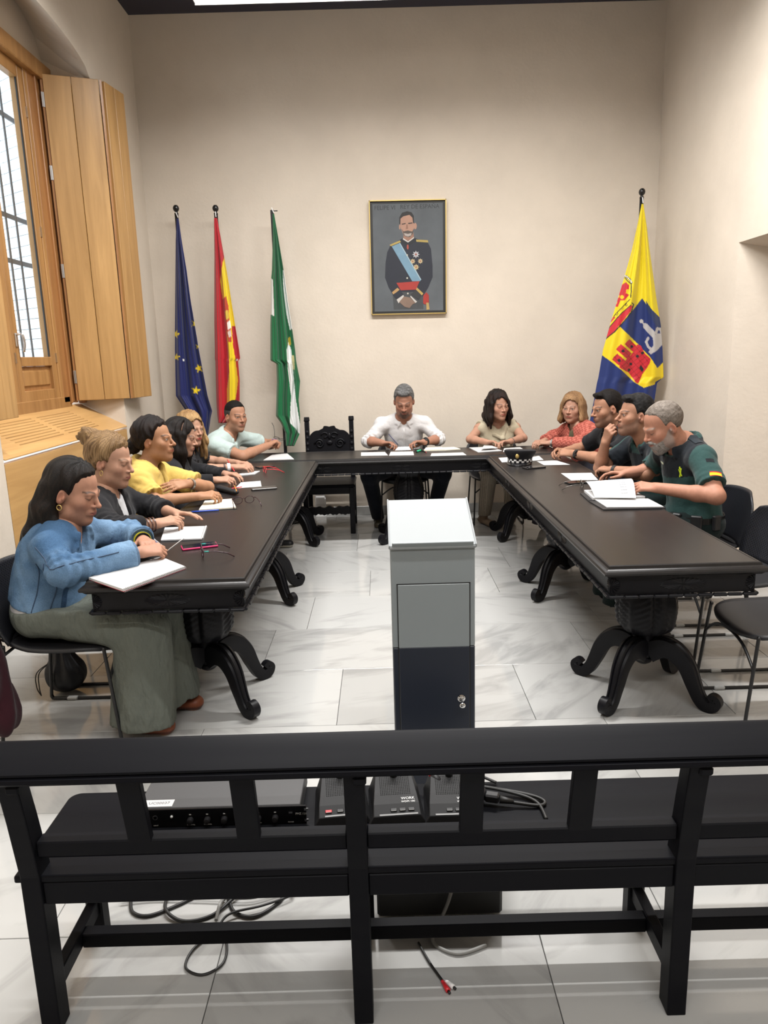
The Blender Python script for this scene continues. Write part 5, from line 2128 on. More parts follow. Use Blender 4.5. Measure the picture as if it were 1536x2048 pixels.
for t_ in (0.74, 0.82, 0.90):
    p.band('bracelet', 'R', t_, 0.033, 0.006, plain('brown_beads', (0.06, 0.02, 0.012), 0.4))

# 3 ---- woman in the yellow shirt
sk = (0.45, 0.245, 0.145)
p = Person('tanned woman in a yellow short-sleeved shirt with dark tied-back hair', (-1.45, 4.22), E_, (-1.325, 4.24, 1.105), E_ - 0.12, -0.02, man=False, hs=1.06, skin=sk, fine=0.003, nb=(-1.385, 4.22, 0.945), bust=1.0, sw=0.32, build=1.06)
p.arm('R', (-1.055, 4.06, 0.795), elbow=(-1.265, 3.96, 0.79), d=(0.17, 0.03, 0.01), n=(0, -0.45, 0.9), curl=(0.55, 0.6, 0.7, 0.8), thumb=0.7)
p.arm('L', (-1.12, 4.12, 0.860), elbow=(-1.06, 4.32, 0.80), d=(-0.12, -0.10, 0.0), n=(0.30, -0.5, 0.8), curl=(0.16, 0.18, 0.2, 0.24), thumb=0.1)
seat_legs(p)
p.make_body(painter(sk, lips=(0.36, 0.10, 0.07), brow=(0.02, 0.013, 0.010), eyes='open', blush=0.07), headkw=dict(nose=1.08))
p.top('yellow_shirt', (0.52, 0.36, 0.095), infl=0.016, sleeve=0.78, h=0.0058, neck=0.072, vneck=0.14, vwide=0.04, collar=(0.084, 0.013, 0.8), wr=0.0055, wf=20, seed=24, flare=0.018)
p.trousers((0.05, 0.04, 0.035), h=0.011)
hs_ = hair_short(31, t=0.014, top=0.018, hl=0.080, back=-0.055, side_t=0.012)
hs_.cap((0, -0.100, 0.00), (0.01, -0.128, -0.035), 0.036, 0.036, k=0.02)
for k in range(7):
    a = 2 * PI * k / 7
    hs_.ell((0.01 + 0.026 * math.cos(a), -0.140 + 0.01 * math.sin(3 * a), -0.035 + 0.026 * math.sin(a)), 0.018 * np.ones(3), k=0.006)
w1 = strands(33, 150, 0.003)
hs_.noise = lambda P: w1(P) + 0.0018 * np.sin(P[:, 2] * 110 + 4 * np.sin(P[:, 1] * 60) + P[:, 0] * 80)
p.headpart('hair', hs_, 0.0038, tint((0.005, 0.003, 0.0025), (0.020, 0.009, 0.006), thr=-0.1))
p.band('watch', 'L', 0.92, 0.031, 0.016, 'steel')

# 4 ---- long-haired woman in black
sk = (0.52, 0.31, 0.225)
p = Person('woman with straight dark hair hiding her cheek, black long sleeves', (-1.45, 4.83), E_, (-1.335, 4.83, 1.055), E_ + 0.02, 0.22, man=False, hs=1.0, skin=sk, fine=0.0034, nb=(-1.39, 4.83, 0.90), bust=0.9)
p.arm('R', (-1.085, 4.64, 0.79), elbow=(-1.26, 4.60, 0.79), d=(0.17, 0.01, 0.005), n=(0, -0.4, 0.9), curl=(0.6, 0.65, 0.75, 0.85), thumb=0.7)
p.arm('L', (-1.08, 4.92, 0.785), elbow=(-1.26, 5.05, 0.79), d=(0.15, -0.06, 0.0), curl=(0.4, 0.4, 0.45, 0.5))
seat_legs(p)
p.make_body(painter(sk, lips=(0.40, 0.13, 0.11), brow=(0.02, 0.014, 0.012), eyes='down'))
p.top('black_top', BLK, infl=0.012, sleeve=1.92, h=0.007, neck=0.066, wr=0.004, seed=34, flare=0.004)
p.trousers(BLK, h=0.012)
p.headpart('hair', long_hair(41, length=0.25, vol=0.012, front=0.045), 0.0042, tint((0.005, 0.0035, 0.003), (0.018, 0.009, 0.0065), thr=-0.15))

# 5 ---- blonde woman
sk = (0.55, 0.33, 0.24)
p = Person('blonde woman in a black short-sleeved top, white watch on her wrist', (-1.52, 5.36), E_, (-1.40, 5.34, 1.06), E_ - 0.62, 0.05, man=False, hs=1.0, skin=sk, fine=0.0036, nb=(-1.455, 5.35, 0.90), bust=0.9)
p.arm('R', (-1.08, 5.20, 0.79), elbow=(-1.31, 5.13, 0.79), d=(0.16, 0.03, 0.0), n=(0, -0.3, 1), curl=(0.4, 0.42, 0.45, 0.5), thumb=0.5)
p.arm('L', (-1.10, 5.45, 0.785), elbow=(-1.30, 5.55, 0.79), d=(0.15, -0.06, 0.0), curl=(0.4, 0.4, 0.45, 0.5))
seat_legs(p)
p.make_body(painter(sk, lips=(0.45, 0.06, 0.06), brow=(0.16, 0.10, 0.06), eyes='open'))
p.top('black_top', BLK, infl=0.012, sleeve=0.72, h=0.0075, neck=0.075, wr=0.004, seed=44)
p.trousers(BLK, h=0.012)
p.headpart('hair', long_hair(51, length=0.22, vol=0.018, front=0.035, curl=0.0025), 0.0045, tint((0.20, 0.105, 0.04), (0.44, 0.28, 0.125), thr=0.2))
p.band('watch', 'R', 0.86, 0.029, 0.022, 'white_plastic')
p.band('bracelet', 'R', 0.74, 0.031, 0.012, plain('brown_bracelet', (0.06, 0.02, 0.012), 0.5))

# 6 ---- man in the pale polo
sk = (0.50, 0.275, 0.185)
p = Person('man in a pale mint polo shirt holding folded glasses', (-1.47, 6.08), E_, (-1.215, 6.11, 1.085), E_ - 0.86, 0.06, man=True, hs=1.03, skin=sk, fine=0.0034, nb=(-1.295, 6.12, 0.925), torso_yaw=E_ - 0.30, build=1.13, sw=0.39, spine=0.03, sh_z=(-0.005, 0.015))
p.arm('R', (-0.965, 6.09, 0.835), elbow=(-1.13, 5.82, 0.785), d=(0.10, 0.14, 0.05), n=(-0.5, -0.6, 0.6), curl=(0.75, 0.8, 0.85, 0.9), thumb=0.7)
p.arm('L', (-0.93, 6.33, 0.83), elbow=(-1.02, 6.55, 0.79), d=(0.05, -0.16, 0.03), n=(0.4, 0.3, 0.8), curl=(0.6, 0.65, 0.7, 0.75), thumb=0.6)
seat_legs(p)
p.kn['R'] = (_v((-1.06, 5.97, 0.50)), _v((-0.93, 5.89, 0)))
p.make_body(painter(sk, lips=(0.40, 0.16, 0.13), brow=(0.02, 0.016, 0.014), eyes='open', beard=((0.22, 0.16, 0.13), 0.22, 'full')), headkw=dict(jaw=1.06))
p.top('polo_shirt', (0.42, 0.51, 0.49), infl=0.013, sleeve=0.66, h=0.006, neck=0.072, vneck=0.07, vwide=0.026, collar=(0.080, 0.011, 0.6), wr=0.0045, wf=19, seed=54, flare=0.014)
p.trousers((0.012, 0.013, 0.018), h=0.009)
p.shoe('R', (0.012, 0.012, 0.013), (0.50, 0.48, 0.42))
p.headpart('hair', hair_short(61, t=0.007, top=0.011, hl=0.078, side_t=0.002), 0.0038, lambda v: np.where((np.abs(v[:, 0]) > 0.060)[:, None] & (v[:, 2] < 0.05)[:, None], np.array((0.055, 0.052, 0.05)), np.array((0.007, 0.006, 0.0055))), mat='hair_short')
p.band('wristband', 'L', 0.84, 0.034, 0.02, plain('purple_band', (0.06, 0.02, 0.30), 0.5))
POLO = p

# 7 ---- bearded man in the white shirt
sk = (0.46, 0.245, 0.175)
p = Person('grey-haired man with trimmed beard in white shirt, writing', (0.20, 6.76), PI, (0.205, 6.50, 1.145), PI - 0.05, 0.42, man=True, hs=1.10, skin=sk, fine=0.0034, nb=(0.20, 6.60, 0.985), build=1.12, spine=0.03, sw=0.375)
p.arm('R', (0.005, 6.375, 0.795), elbow=(-0.125, 6.52, 0.80), d=(0.15, -0.06, 0.0), n=(0, 0.3, 1), curl=(0.65, 0.7, 0.75, 0.8), thumb=0.7)
p.arm('L', (0.37, 6.375, 0.795), elbow=(0.515, 6.52, 0.80), d=(-0.15, -0.05, 0.005), n=(0, 0.3, 1), curl=(0.55, 0.6, 0.65, 0.7), thumb=0.6)
seat_legs(p, spread=0.23, out=0.36, foot=-0.03)
p.kn['R'] = (_v((-0.125, 6.42, 0.50)), _v((-0.055, 6.62, 0)))
p.kn['L'] = (_v((0.54, 6.42, 0.50)), _v((0.45, 6.62, 0)))
p.make_body(painter(sk, lips=(0.30, 0.11, 0.09), brow=(0.03, 0.024, 0.02), eyes='down', beard=((0.035, 0.028, 0.024), 0.80, 'goatee'), blush=0.15), headkw=dict(jaw=1.08, wide=1.0))
p.top('white_shirt', (0.60, 0.59, 0.59), infl=0.012, sleeve=1.14, h=0.0062, neck=0.074, vneck=0.045, vwide=0.03, collar=(0.080, 0.0085, 0.45), wr=0.006, wf=18, seed=64, flare=0.012)
sh_ = p.topobj
pts = []
for k in range(10):
    q, n_ = p.trace(p.topsdf, p.T(0, 0.25, -0.05 - 0.028 * k), -p.fw)
    pts.append(q + n_ * 0.001)
MB().tube([Vector(x) for x in pts], 0.0035, 6).build('button_placket', plain('shirt_placket', (0.72, 0.70, 0.70), 0.8), sh_, smooth=True)
p.trousers((0.010, 0.012, 0.018), h=0.009, cut=0.06)
for nm in 'RL':
    p.shoe(nm, (0.055, 0.045, 0.028), (0.10, 0.075, 0.04))
p.headpart('hair', hair_short(71, t=0.010, top=0.018, hl=0.076, side_t=0.005, quiff=0.002), 0.0036, speck((0.04, 0.038, 0.037), (0.18, 0.18, 0.18), thr=0.0, seed=8), mat='hair_short')
p.band('watch_strap', 'L', 0.90, 0.034, 0.02, 'rubber')
S_, Eb, Wp = p.arms['L'][:3]
c_ = Eb + (Wp - Eb) * 0.90 + np.array([0.0, -0.022, 0.026])
MB().lathe([(0.0, -0.004), (0.017, -0.004), (0.019, 0.0), (0.017, 0.005), (0, 0.006)], 18, frame(Vector(c_), (1, 0, 0), (0, 0.75, 0.66))).build('watch_case', 'black_gloss', p.root, angle=40)

# 8 ---- woman in the sleeveless beige blouse
sk = (0.55, 0.32, 0.235)
p = Person('dark-haired woman in a sleeveless beige knotted blouse', (1.05, 6.72), PI, (1.045, 6.50, 1.085), PI + 0.36, 0.10, 0.05, man=False, hs=1.04, skin=sk, fine=0.0034, nb=(1.05, 6.59, 0.925), build=1.05, bust=1.0, sw=0.33)
p.arm('R', (0.905, 6.30, 0.79), elbow=(0.79, 6.48, 0.795), d=(0.13, -0.06, 0.0), n=(0, 0.3, 1), curl=(0.5, 0.55, 0.6, 0.65), thumb=0.5)
p.arm('L', (1.115, 6.285, 0.79), elbow=(1.26, 6.46, 0.795), d=(-0.13, -0.04, 0.0), n=(0, 0.3, 1), curl=(0.5, 0.55, 0.6, 0.65), thumb=0.5)
p.legs((0.945, 6.36, 0.50), (0.925, 6.53, 0), (1.14, 6.36, 0.50), (1.165, 6.50, 0))
p.make_body(painter(sk, lips=(0.45, 0.13, 0.11), brow=(0.03, 0.02, 0.015), eyes='down', blush=0.10), bare_torso=True)
p.top('beige_blouse', (0.44, 0.385, 0.275), infl=0.011, sleeveless=True, h=0.0062, neck=0.070, vneck=0.05, vwide=0.035, wr=0.006, wf=22, seed=74)
bl = p.topobj
kn = Sdf()
c_, n_ = p.trace(p.topsdf, p.T(-0.035, 0.25, -0.10), -p.fw)
kn.ell(c_ + n_ * 0.006, (0.022, 0.018, 0.018), R=p.RT, k=0.0)
for (a, b_) in (((0.075, 0.03), 0.020), ((-0.03, 0.085), 0.018), ((-0.055, -0.075), 0.020), ((-0.005, -0.09), 0.020)):
    q, m_ = p.trace(p.topsdf, p.T(-0.035 + a[0] * 0 + a[0], 0.25, -0.10 + a[1] if isinstance(a, tuple) else 0), -p.fw)
    kn.cap(c_ + n_ * 0.004, q, 0.013, b_, k=0.012, flat=(n_, 0.5))
v, f = kn.mesh(0.004)
mk('knot', v, f, 'cloth', bl, smooth=True, col=np.broadcast_to(np.array((0.44, 0.385, 0.275)), (len(v), 3)))


def stripes(v, s):
    m = (np.sin(v[:, 0] * 420) > 0.35)[:, None]
    return np.where(m, np.array((0.20, 0.165, 0.125)), np.array((0.33, 0.28, 0.22)))


p.trousers(stripes, h=0.0058, cut=0.085, wr=0.003)
for nm in 'RL':
    p.shoe(nm, (0.19, 0.13, 0.085), (0.16, 0.11, 0.07), ang=0.35 if nm == 'R' else -0.3)
p.headpart('hair', long_hair(81, length=0.17, vol=0.018, front=0.02, curl=0.003, part=0.012), 0.0042, tint((0.005, 0.003, 0.0025), (0.028, 0.011, 0.007), thr=-0.1))
p.band('bracelet', 'L', 0.93, 0.030, 0.006, 'steel')

# 9 ---- woman in the coral cardigan
sk = (0.53, 0.31, 0.23)
p = Person('woman with bobbed light brown hair in a coral open-knit cardigan', (1.80, 6.15), W_, (1.625, 6.20, 1.068), PI - 0.62, 0.04, man=False, hs=1.0, skin=sk, fine=0.0034, nb=(1.675, 6.20, 0.915), torso_yaw=W_ + 0.40, bust=0.9)
p.arm('R', (1.40, 6.24, 0.79), elbow=(1.52, 6.44, 0.80), d=(-0.13, -0.06, 0.0), curl=(0.5, 0.55, 0.6, 0.65), thumb=0.5)
p.arm('L', (1.42, 6.09, 0.79), elbow=(1.62, 5.93, 0.80), d=(-0.14, 0.06, 0.0), n=(0, -0.3, 1), curl=(0.45, 0.5, 0.55, 0.6), thumb=0.5)
seat_legs(p)
p.make_body(painter(sk, lips=(0.42, 0.12, 0.10), brow=(0.10, 0.06, 0.04), eyes='open', blush=0.11), headkw=dict(jaw=1.06, wide=1.04))
p.top('olive_top', (0.085, 0.075, 0.04), infl=0.009, h=0.008, sleeveless=True, neck=0.068, wr=0.002, vneck=0.04)


def knit(v, s):
    m = np.clip(0.5 + 0.5 * np.sin(v[:, 2] * 230 + 2.0 * np.sin(v @ s.Rt * 170)), 0, 1)[:, None]
    return np.array((0.26, 0.060, 0.045)) * (1 - m) + np.array((0.48, 0.145, 0.11)) * m


p.top('cardigan', knit, infl=0.019, sleeve=1.86, mat='knit', h=0.0052, neck=0.076, open_front=(0.36, 0.035, 0.05), wr=0.004, seed=84, flare=0.010)
p.trousers((0.03, 0.03, 0.04), h=0.012)
p.headpart('hair', long_hair(91, length=0.105, vol=0.020, front=0.015, part=-0.01, curl=0.001), 0.0042, tint((0.13, 0.065, 0.03), (0.36, 0.21, 0.10), thr=0.2))
p.band('watch', 'L', 0.93, 0.030, 0.014, 'steel')

# 10 ---- man in the black polo
sk = (0.45, 0.245, 0.165)
p = Person('man in a black police polo with badge, hands clasped on the table', (1.83, 5.30), W_, (1.625, 5.27, 1.13), W_ + 0.22, 0.14, man=True, hs=1.06, skin=sk, fine=0.0032, nb=(1.70, 5.28, 0.965), build=1.08, torso_yaw=W_ + 0.25, spine=0.03)
p.arm('L', (1.41, 5.34, 0.80), elbow=(1.56, 5.06, 0.79), d=(-0.13, 0.10, 0.01), n=(-0.2, -0.5, 0.8), curl=(0.7, 0.75, 0.8, 0.85), thumb=0.6)
p.arm('R', (1.40, 5.50, 0.80), elbow=(1.55, 5.62, 0.80), d=(-0.14, -0.04, 0.01), n=(-0.1, 0.5, 0.8), curl=(0.7, 0.75, 0.8, 0.85), thumb=0.6)
seat_legs(p)
p.make_body(painter(sk, lips=(0.34, 0.13, 0.10), brow=(0.012, 0.009, 0.008), eyes='open', beard=((0.10, 0.07, 0.06), 0.4, 'full')), headkw=dict(nose=1.08, jaw=1.06))
p.top('black_polo', (0.009, 0.009, 0.011), infl=0.013, sleeve=0.62, h=0.006, neck=0.074, vneck=0.07, vwide=0.026, collar=(0.082, 0.012, 0.6), wr=0.004, wf=18, seed=94, flare=0.012)
p.patch('round_badge', p.topsdf, p.T(-0.085, 0.25, -0.10), -p.fw, p.up, 0.05, 0.06, lambda a, b: (0.55, 0.50, 0.30) if (a - .5) ** 2 + (b - .5) ** 2 < .09 else ((0.02, 0.02, 0.02) if (a - .5) ** 2 + (b - .5) ** 2 < 0.16 else (0.5, 0.46, 0.3) if (a - .5) ** 2 + (b - .5) ** 2 < .25 else (0.009, 0.009, 0.011)), nx=14, ny=14)
S_, Eb, Wp = p.arms['L'][:3]
p.patch('arm_patch', p.topsdf, S_ + (Eb - S_) * 0.36 + np.array([0.02, -0.18, 0.0]), (-0.05, 1, 0.05), (0, 0, 1), 0.055, 0.065, lambda a, b: (0.03, 0.30, 0.12) if b < .3 or b > .72 else (0.6, 0.62, 0.58), nx=8, ny=10)
p.trousers((0.012, 0.013, 0.02), h=0.011)
p.headpart('hair', hair_short(101, t=0.007, top=0.012, hl=0.078, side_t=0.001, quiff=0.001), 0.0034, (0.006, 0.0045, 0.004), mat='hair_short')
p.band('watch_strap', 'L', 0.84, 0.034, 0.022, 'rubber')
c_ = Eb + (Wp - Eb) * 0.84
MB().lathe([(0.0, -0.006), (0.019, -0.006), (0.021, 0.0), (0.019, 0.006), (0, 0.007)], 18, frame(Vector(c_ + np.array([-0.012, -0.030, 0.012])), (0, 0.3, 1), (1, 0.4, 0))).build('watch_case', 'black_gloss', p.root, angle=40)

# 11 ---- officer with his fist at his mouth
GRN, DRK = np.array((0.022, 0.056, 0.053)), np.array((0.008, 0.011, 0.015))


def uniform(v, s):
    """green polo with a dark yoke over shoulders and upper chest; green sleeves and collar"""
    q = (v - s.nb) @ s.RT
    yoke = (q[:, 2] > -0.165 + 0.05 * np.abs(q[:, 0]) * 2) & (np.abs(q[:, 0]) < s.sw / 2 + 0.005)
    col = (np.hypot(q[:, 0], q[:, 1] * 0.95) < 0.100) & (q[:, 2] > -0.045)
    back = (q[:, 1] < -0.02) & (q[:, 2] > -0.20) & (np.abs(q[:, 0]) < s.sw / 2 + 0.01)
    m = ((yoke | back) & ~col)[:, None]
    return np.where(m, DRK, GRN)


def flag_patch(a, b):
    return (0.50, 0.02, 0.02) if b < 0.25 or b > 0.75 else (0.75, 0.50, 0.02)


sk = (0.43, 0.235, 0.16)
p = Person('dark-haired officer in green polo resting his mouth on his fist', (1.83, 4.66), W_, (1.605, 4.62, 1.135), W_ + 0.10, -0.06, man=True, hs=1.06, skin=sk, fine=0.003, nb=(1.70, 4.63, 0.965), build=1.06, torso_yaw=W_ + 0.18, spine=0.03)
p.arm('R', (1.455, 4.705, 0.955), elbow=(1.455, 4.80, 0.775), d=(0.015, -0.045, 0.10), n=(-0.75, -0.55, 0.15), curl=(1.0, 1.05, 1.1, 1.15), thumb=0.8)
p.arm('L', (1.47, 4.60, 0.79), elbow=(1.62, 4.40, 0.79), d=(-0.09, 0.14, 0.0), n=(0, -0.3, 1), curl=(0.6, 0.65, 0.7, 0.75), thumb=0.5)
seat_legs(p)
p.make_body(painter(sk, lips=(0.34, 0.13, 0.10), brow=(0.015, 0.012, 0.011), eyes='open', beard=((0.13, 0.10, 0.085), 0.35, 'full')), headkw=dict(nose=1.2, jaw=1.04))
p.top('green_polo', uniform, infl=0.013, sleeve=0.70, h=0.0055, neck=0.074, vneck=0.06, vwide=0.026, collar=(0.082, 0.012, 0.6), wr=0.004, wf=18, seed=104, flare=0.012)
S_, Eb, Wp = p.arms['L'][:3]
p.patch('flag_patch', p.topsdf, S_ + (Eb - S_) * 0.42 + np.array([0.0, -0.18, 0.03]), (0, 1, -0.1), (0, 0, 1), 0.055, 0.032, flag_patch, nx=6, ny=12)
p.trousers((0.010, 0.020, 0.020), h=0.011)
p.headpart('hair', hair_short(111, t=0.009, top=0.017, hl=0.076, side_t=0.002, quiff=0.005), 0.0034, speck((0.005, 0.0045, 0.0045), (0.028, 0.027, 0.027), thr=-0.2), mat='hair_short')
p.band('watch_strap', 'L', 0.90, 0.033, 0.022, 'rubber')

# 12 ---- grey-bearded officer
sk = (0.50, 0.255, 0.18)
p = Person('grey-bearded officer in green polo reading a ring binder', (1.79, 4.10), W_, (1.575, 4.075, 1.118), W_ + 0.14, 0.42, man=True, hs=1.10, skin=sk, fine=0.0028, nb=(1.715, 4.10, 1.005), build=1.14, torso_yaw=W_ + 0.16, spine=0.035, sw=0.37, neck_r=0.062)
p.arm('L', (1.50, 3.90, 0.80), elbow=(1.735, 3.70, 0.785), d=(-0.15, 0.06, 0.01), n=(-0.1, -0.5, 0.9), curl=(0.5, 0.55, 0.6, 0.65), thumb=0.7)
p.arm('R', (1.50, 4.40, 0.80), elbow=(1.68, 4.42, 0.82), d=(-0.15, 0.05, 0.0), n=(0, 0.2, 1), curl=(0.35, 0.4, 0.45, 0.5), thumb=0.4)
seat_legs(p)
p.make_body(painter(sk, lips=(0.36, 0.15, 0.12), brow=(0.16, 0.13, 0.11), eyes='down', beard=((0.26, 0.24, 0.22), 0.7, 'full'), blush=0.15), headkw=dict(wide=1.03, jaw=1.08))
bd = Sdf()
fc = Sdf().ell((0, 0.024, -0.048), (0.064, 0.069, 0.082)).cap((0, 0.054, -0.10), (0, 0.060, -0.113), 0.028, 0.022, k=0.03)


def beardf(P):
    x, y, z = P[:, 0], P[:, 1], P[:, 2]
    line = np.interp(y, [-0.03, 0.0, 0.03, 0.06, 0.075, 0.10], [0.015, 0.0, -0.034, -0.048, -0.066, -0.072])
    mo = (np.abs(x) < 0.030) & (z < -0.040) & (z > -0.056) & (y > 0.06)
    d = np.maximum(fc(P), (z - line) * 0.8)
    return np.maximum(d, -0.02 - y)


bd.fn(beardf, (-0.09, -0.05, -0.16), (0.09, 0.12, 0.03))
bd.path([(-0.030, 0.078, -0.058), (-0.010, 0.095, -0.046), (0.010, 0.095, -0.046), (0.030, 0.078, -0.058)], [0.006, 0.0085, 0.0085, 0.006], k=0.008)
bd.noise = lambda P: 0.0016 * wavy(P, 121, 240, 4) + 0.001 * wavy(P, 122, 90, 4)
p.headpart('beard', bd, 0.003, speck((0.13, 0.115, 0.10), (0.36, 0.34, 0.32), thr=0.1, seed=11), mat='hair_short')
p.top('green_polo', uniform, infl=0.014, sleeve=0.72, h=0.0052, neck=0.080, vneck=0.05, vwide=0.028, collar=(0.088, 0.014, 0.6), wr=0.0045, wf=17, seed=114, flare=0.014)
sd = p.topsdf
S_, Eb, Wp = p.arms['L'][:3]
sl_d = np.array([0.15, -1.0, 0.15])
p.patch('flag_patch', sd, S_ + (Eb - S_) * 0.44 + np.array([0.0, -0.18, 0.03]), (0, 1, -0.12), (0.1, 0, 1), 0.060, 0.034, flag_patch, nx=6, ny=12)
p.patch('dark_patch', sd, S_ + (Eb - S_) * 0.16 + np.array([0.0, -0.18, 0.05]), (0, 1, -0.15), (0.1, 0, 1), 0.045, 0.024, lambda a, b: (0.008, 0.010, 0.013), nx=6, ny=4)
p.patch('epaulette', sd, S_ + np.array([-0.01, 0.075, 0.25]), (0, 0, -1), p.Rt, 0.055, 0.10, lambda a, b: (0.014, 0.020, 0.026), lift=0.004)


def corps(a, b):
    # crossed sword and fasces below a small crown
    x, y = a - 0.5, b - 0.5
    on = abs(x - 0.55 * (y + 0.12)) < 0.11 and y < 0.3 or abs(x + 0.55 * (y + 0.12)) < 0.11 and -0.4 < y < 0.22 or (x + 0.0) ** 2 + (y - 0.36) ** 2 < 0.018
    return (0.55, 0.72, 0.02) if on else tuple(DRK)


p.patch('corps_badge', sd, p.T(-0.10, 0.25, -0.120), -p.fw, p.up, 0.034, 0.062, corps, nx=16, ny=24)
p.patch('name_tape', sd, p.T(0.085, 0.25, -0.095), -p.fw, p.up, 0.085, 0.014, lambda a, b: (0.6, 0.62, 0.42) if (int(a * 26) % 3) and 0.2 < b < 0.8 else tuple(DRK), nx=30, ny=4)
p.patch('chest_tape', sd, p.T(0.085, 0.25, -0.118), -p.fw, p.up, 0.085, 0.020, lambda a, b: (0.006, 0.02, 0.012), nx=8, ny=3)
p.trousers((0.008, 0.016, 0.016), h=0.010)
# duty belt
ring_ = []
for k in range(40):
    a = 2 * PI * k / 40
    c0 = p.hip + np.array([0, 0, 0.060]) + p.RH * math.cos(a) * 0.30 + p.F * math.sin(a) * 0.25
    q, n_ = p.trace(sd, c0, p.hip + np.array([0, 0, 0.060]) - c0)
    ring_.append([Vector(q - np.array([0, 0, 0.022])), Vector(q + n_ * 0.006 - np.array([0, 0, 0.022])), Vector(q + n_ * 0.006 + np.array([0, 0, 0.022])), Vector(q + np.array([0, 0, 0.022]))])
belt = MB().rings(ring_, closed=True, caps=False).build('duty_belt', 'rubber', p.root)
for k_, (a, wd) in enumerate(((PI + 0.25, 0.05), (PI - 0.35, 0.06), (PI - 0.95, 0.05))):
    c0 = p.hip + np.array([0, 0, 0.055]) + p.RH * math.cos(a) * 0.30 + p.F * math.sin(a) * 0.25
    q, n_ = p.trace(sd, c0, p.hip + np.array([0, 0, 0.055]) - c0)
    an = math.atan2(n_[1], n_[0])
    MB().box(Vector(q + n_ * 0.014), (0.026, wd, 0.085), rz=an, bev=0.006).build('belt_pouch', 'black_plastic', belt)
p.headpart('hair', hair_short(131, t=0.006, top=0.005, hl=0.088, side_t=0.003, temple=0.060), 0.0032, speck((0.09, 0.072, 0.058), (0.22, 0.19, 0.165), thr=0.05, seed=4), mat='hair_short')
BRD = p

# ================================================================== things on the tables
TZ = 0.7385


def tp(px, py, z=TZ):
    """point of the table plane seen in the direction of a photo pixel"""
    d = _f + _R * ((px - 768) / FPX) - _U * ((py - 1024) / FPX)
    return Vector((0, 0, CAM_H)) + d * ((z - CAM_H) / d.z)


def quad_sheet(name, label, cat, corners, th=0.0012, mat='paper', z=TZ, group=None, parent=None):
    P = [tp(*c, z) if len(c) == 2 else Vector(c) for c in corners]
    area = sum(P[i].x * P[(i + 1) % len(P)].y - P[(i + 1) % len(P)].x * P[i].y for i in range(len(P)))
    if area < 0:
        P = P[::-1]
    n = len(P)
    b = MB().add([p for p in P] + [p + Vector((0, 0, th)) for p in P],
                 [tuple(range(n))[::-1], tuple(range(n, 2 * n))] + [(k, (k + 1) % n, n + (k + 1) % n, n + k) for k in range(n)])
    o = b.build(name, mat, parent)
    if parent is None:
        tag(o, label, cat, group)
    return o


def rect_pts(c, ang, lx, ly):
    c = Vector(c)
    u = Vector((math.cos(ang), math.sin(ang), 0))
    v = Vector((-math.sin(ang), math.cos(ang), 0))
    return [c + u * (sx * lx / 2) + v * (sy * ly / 2) for sx, sy in ((-1, -1), (1, -1), (1, 1), (-1, 1))]


def slab(name, c, ang, d, mat, parent=None, z0=TZ, bev=0.002):
    return MB().box((c[0], c[1], z0 + d[2] / 2), d, rz=ang, bev=bev).build(name, mat, parent)


def pen(label, a, b, r, mat, tip='black_plastic', name='pen', group=None):
    a, b = Vector(a), Vector(b)
    t = thing(name, label, 'pen', a, group=group)
    d = (b - a)
    MB().tube([a + d * 0.12, a + d * 0.3, a + d * 0.85, b], [r * 0.9, r, r, r * 0.8], 8).build('barrel', mat, t, smooth=True)
    MB().tube([a, a + d * 0.05, a + d * 0.12], [r * 0.2, r * 0.55, r * 0.9], 8).build('tip', tip, t, smooth=True)
    return t


MAT['navy_card'] = plain('blue_cover', (0.02, 0.06, 0.25), 0.45)
MAT['red_card'] = plain('red_card', (0.45, 0.02, 0.05), 0.5)
MAT['magenta'] = plain('magenta_case', (0.55, 0.02, 0.12), 0.35)
MAT['screen'] = plain('dark_screen', (0.004, 0.005, 0.008), 0.08)
MAT['grey_case'] = plain('grey_phone_case', (0.06, 0.055, 0.05), 0.35)
MAT['wire'] = plain('spiral_wire', (0.5, 0.5, 0.5), 0.3, 0.8)
MAT['blue_plastic'] = plain('blue_plastic', (0.01, 0.06, 0.45), 0.3)
MAT['clear_lens'] = GLASS

# white spiral notebook at the table corner
def spiral_book(label, A, B, C, D, cover, th=0.010, wire_edge=True, n=40):
    """A-B is the bound edge"""
    A, B, C, D = [Vector(x) for x in (A, B, C, D)]
    t = thing('spiral_notebook', label, 'notebook', (A + C) / 2)
    quad_sheet('cover', '', '', [A, B, C, D], 0.002, cover, parent=t)
    up = Vector((0, 0, 0.002))
    quad_sheet('page_block', '', '', [p + up for p in (A, B, C, D)], th, 'paper', parent=t)
    if wire_edge:
        e = (B - A).normalized()
        inn = ((D - A) - e * (D - A).dot(e)).normalized()
        w = MB()
        for k in range(n):
            c = A + (B - A) * ((k + 0.5) / n) + Vector((0, 0, th * 0.55))
            pts = [c + (inn * math.cos(a) + Vector((0, 0, 1)) * math.sin(a)) * 0.0075 + e * 0.002 * a / 6.28 for a in [2 * PI * q / 8 for q in range(9)]]
            w.tube(pts, 0.0009, 5)
        w.build('wire_spiral', 'wire', t)
    return t


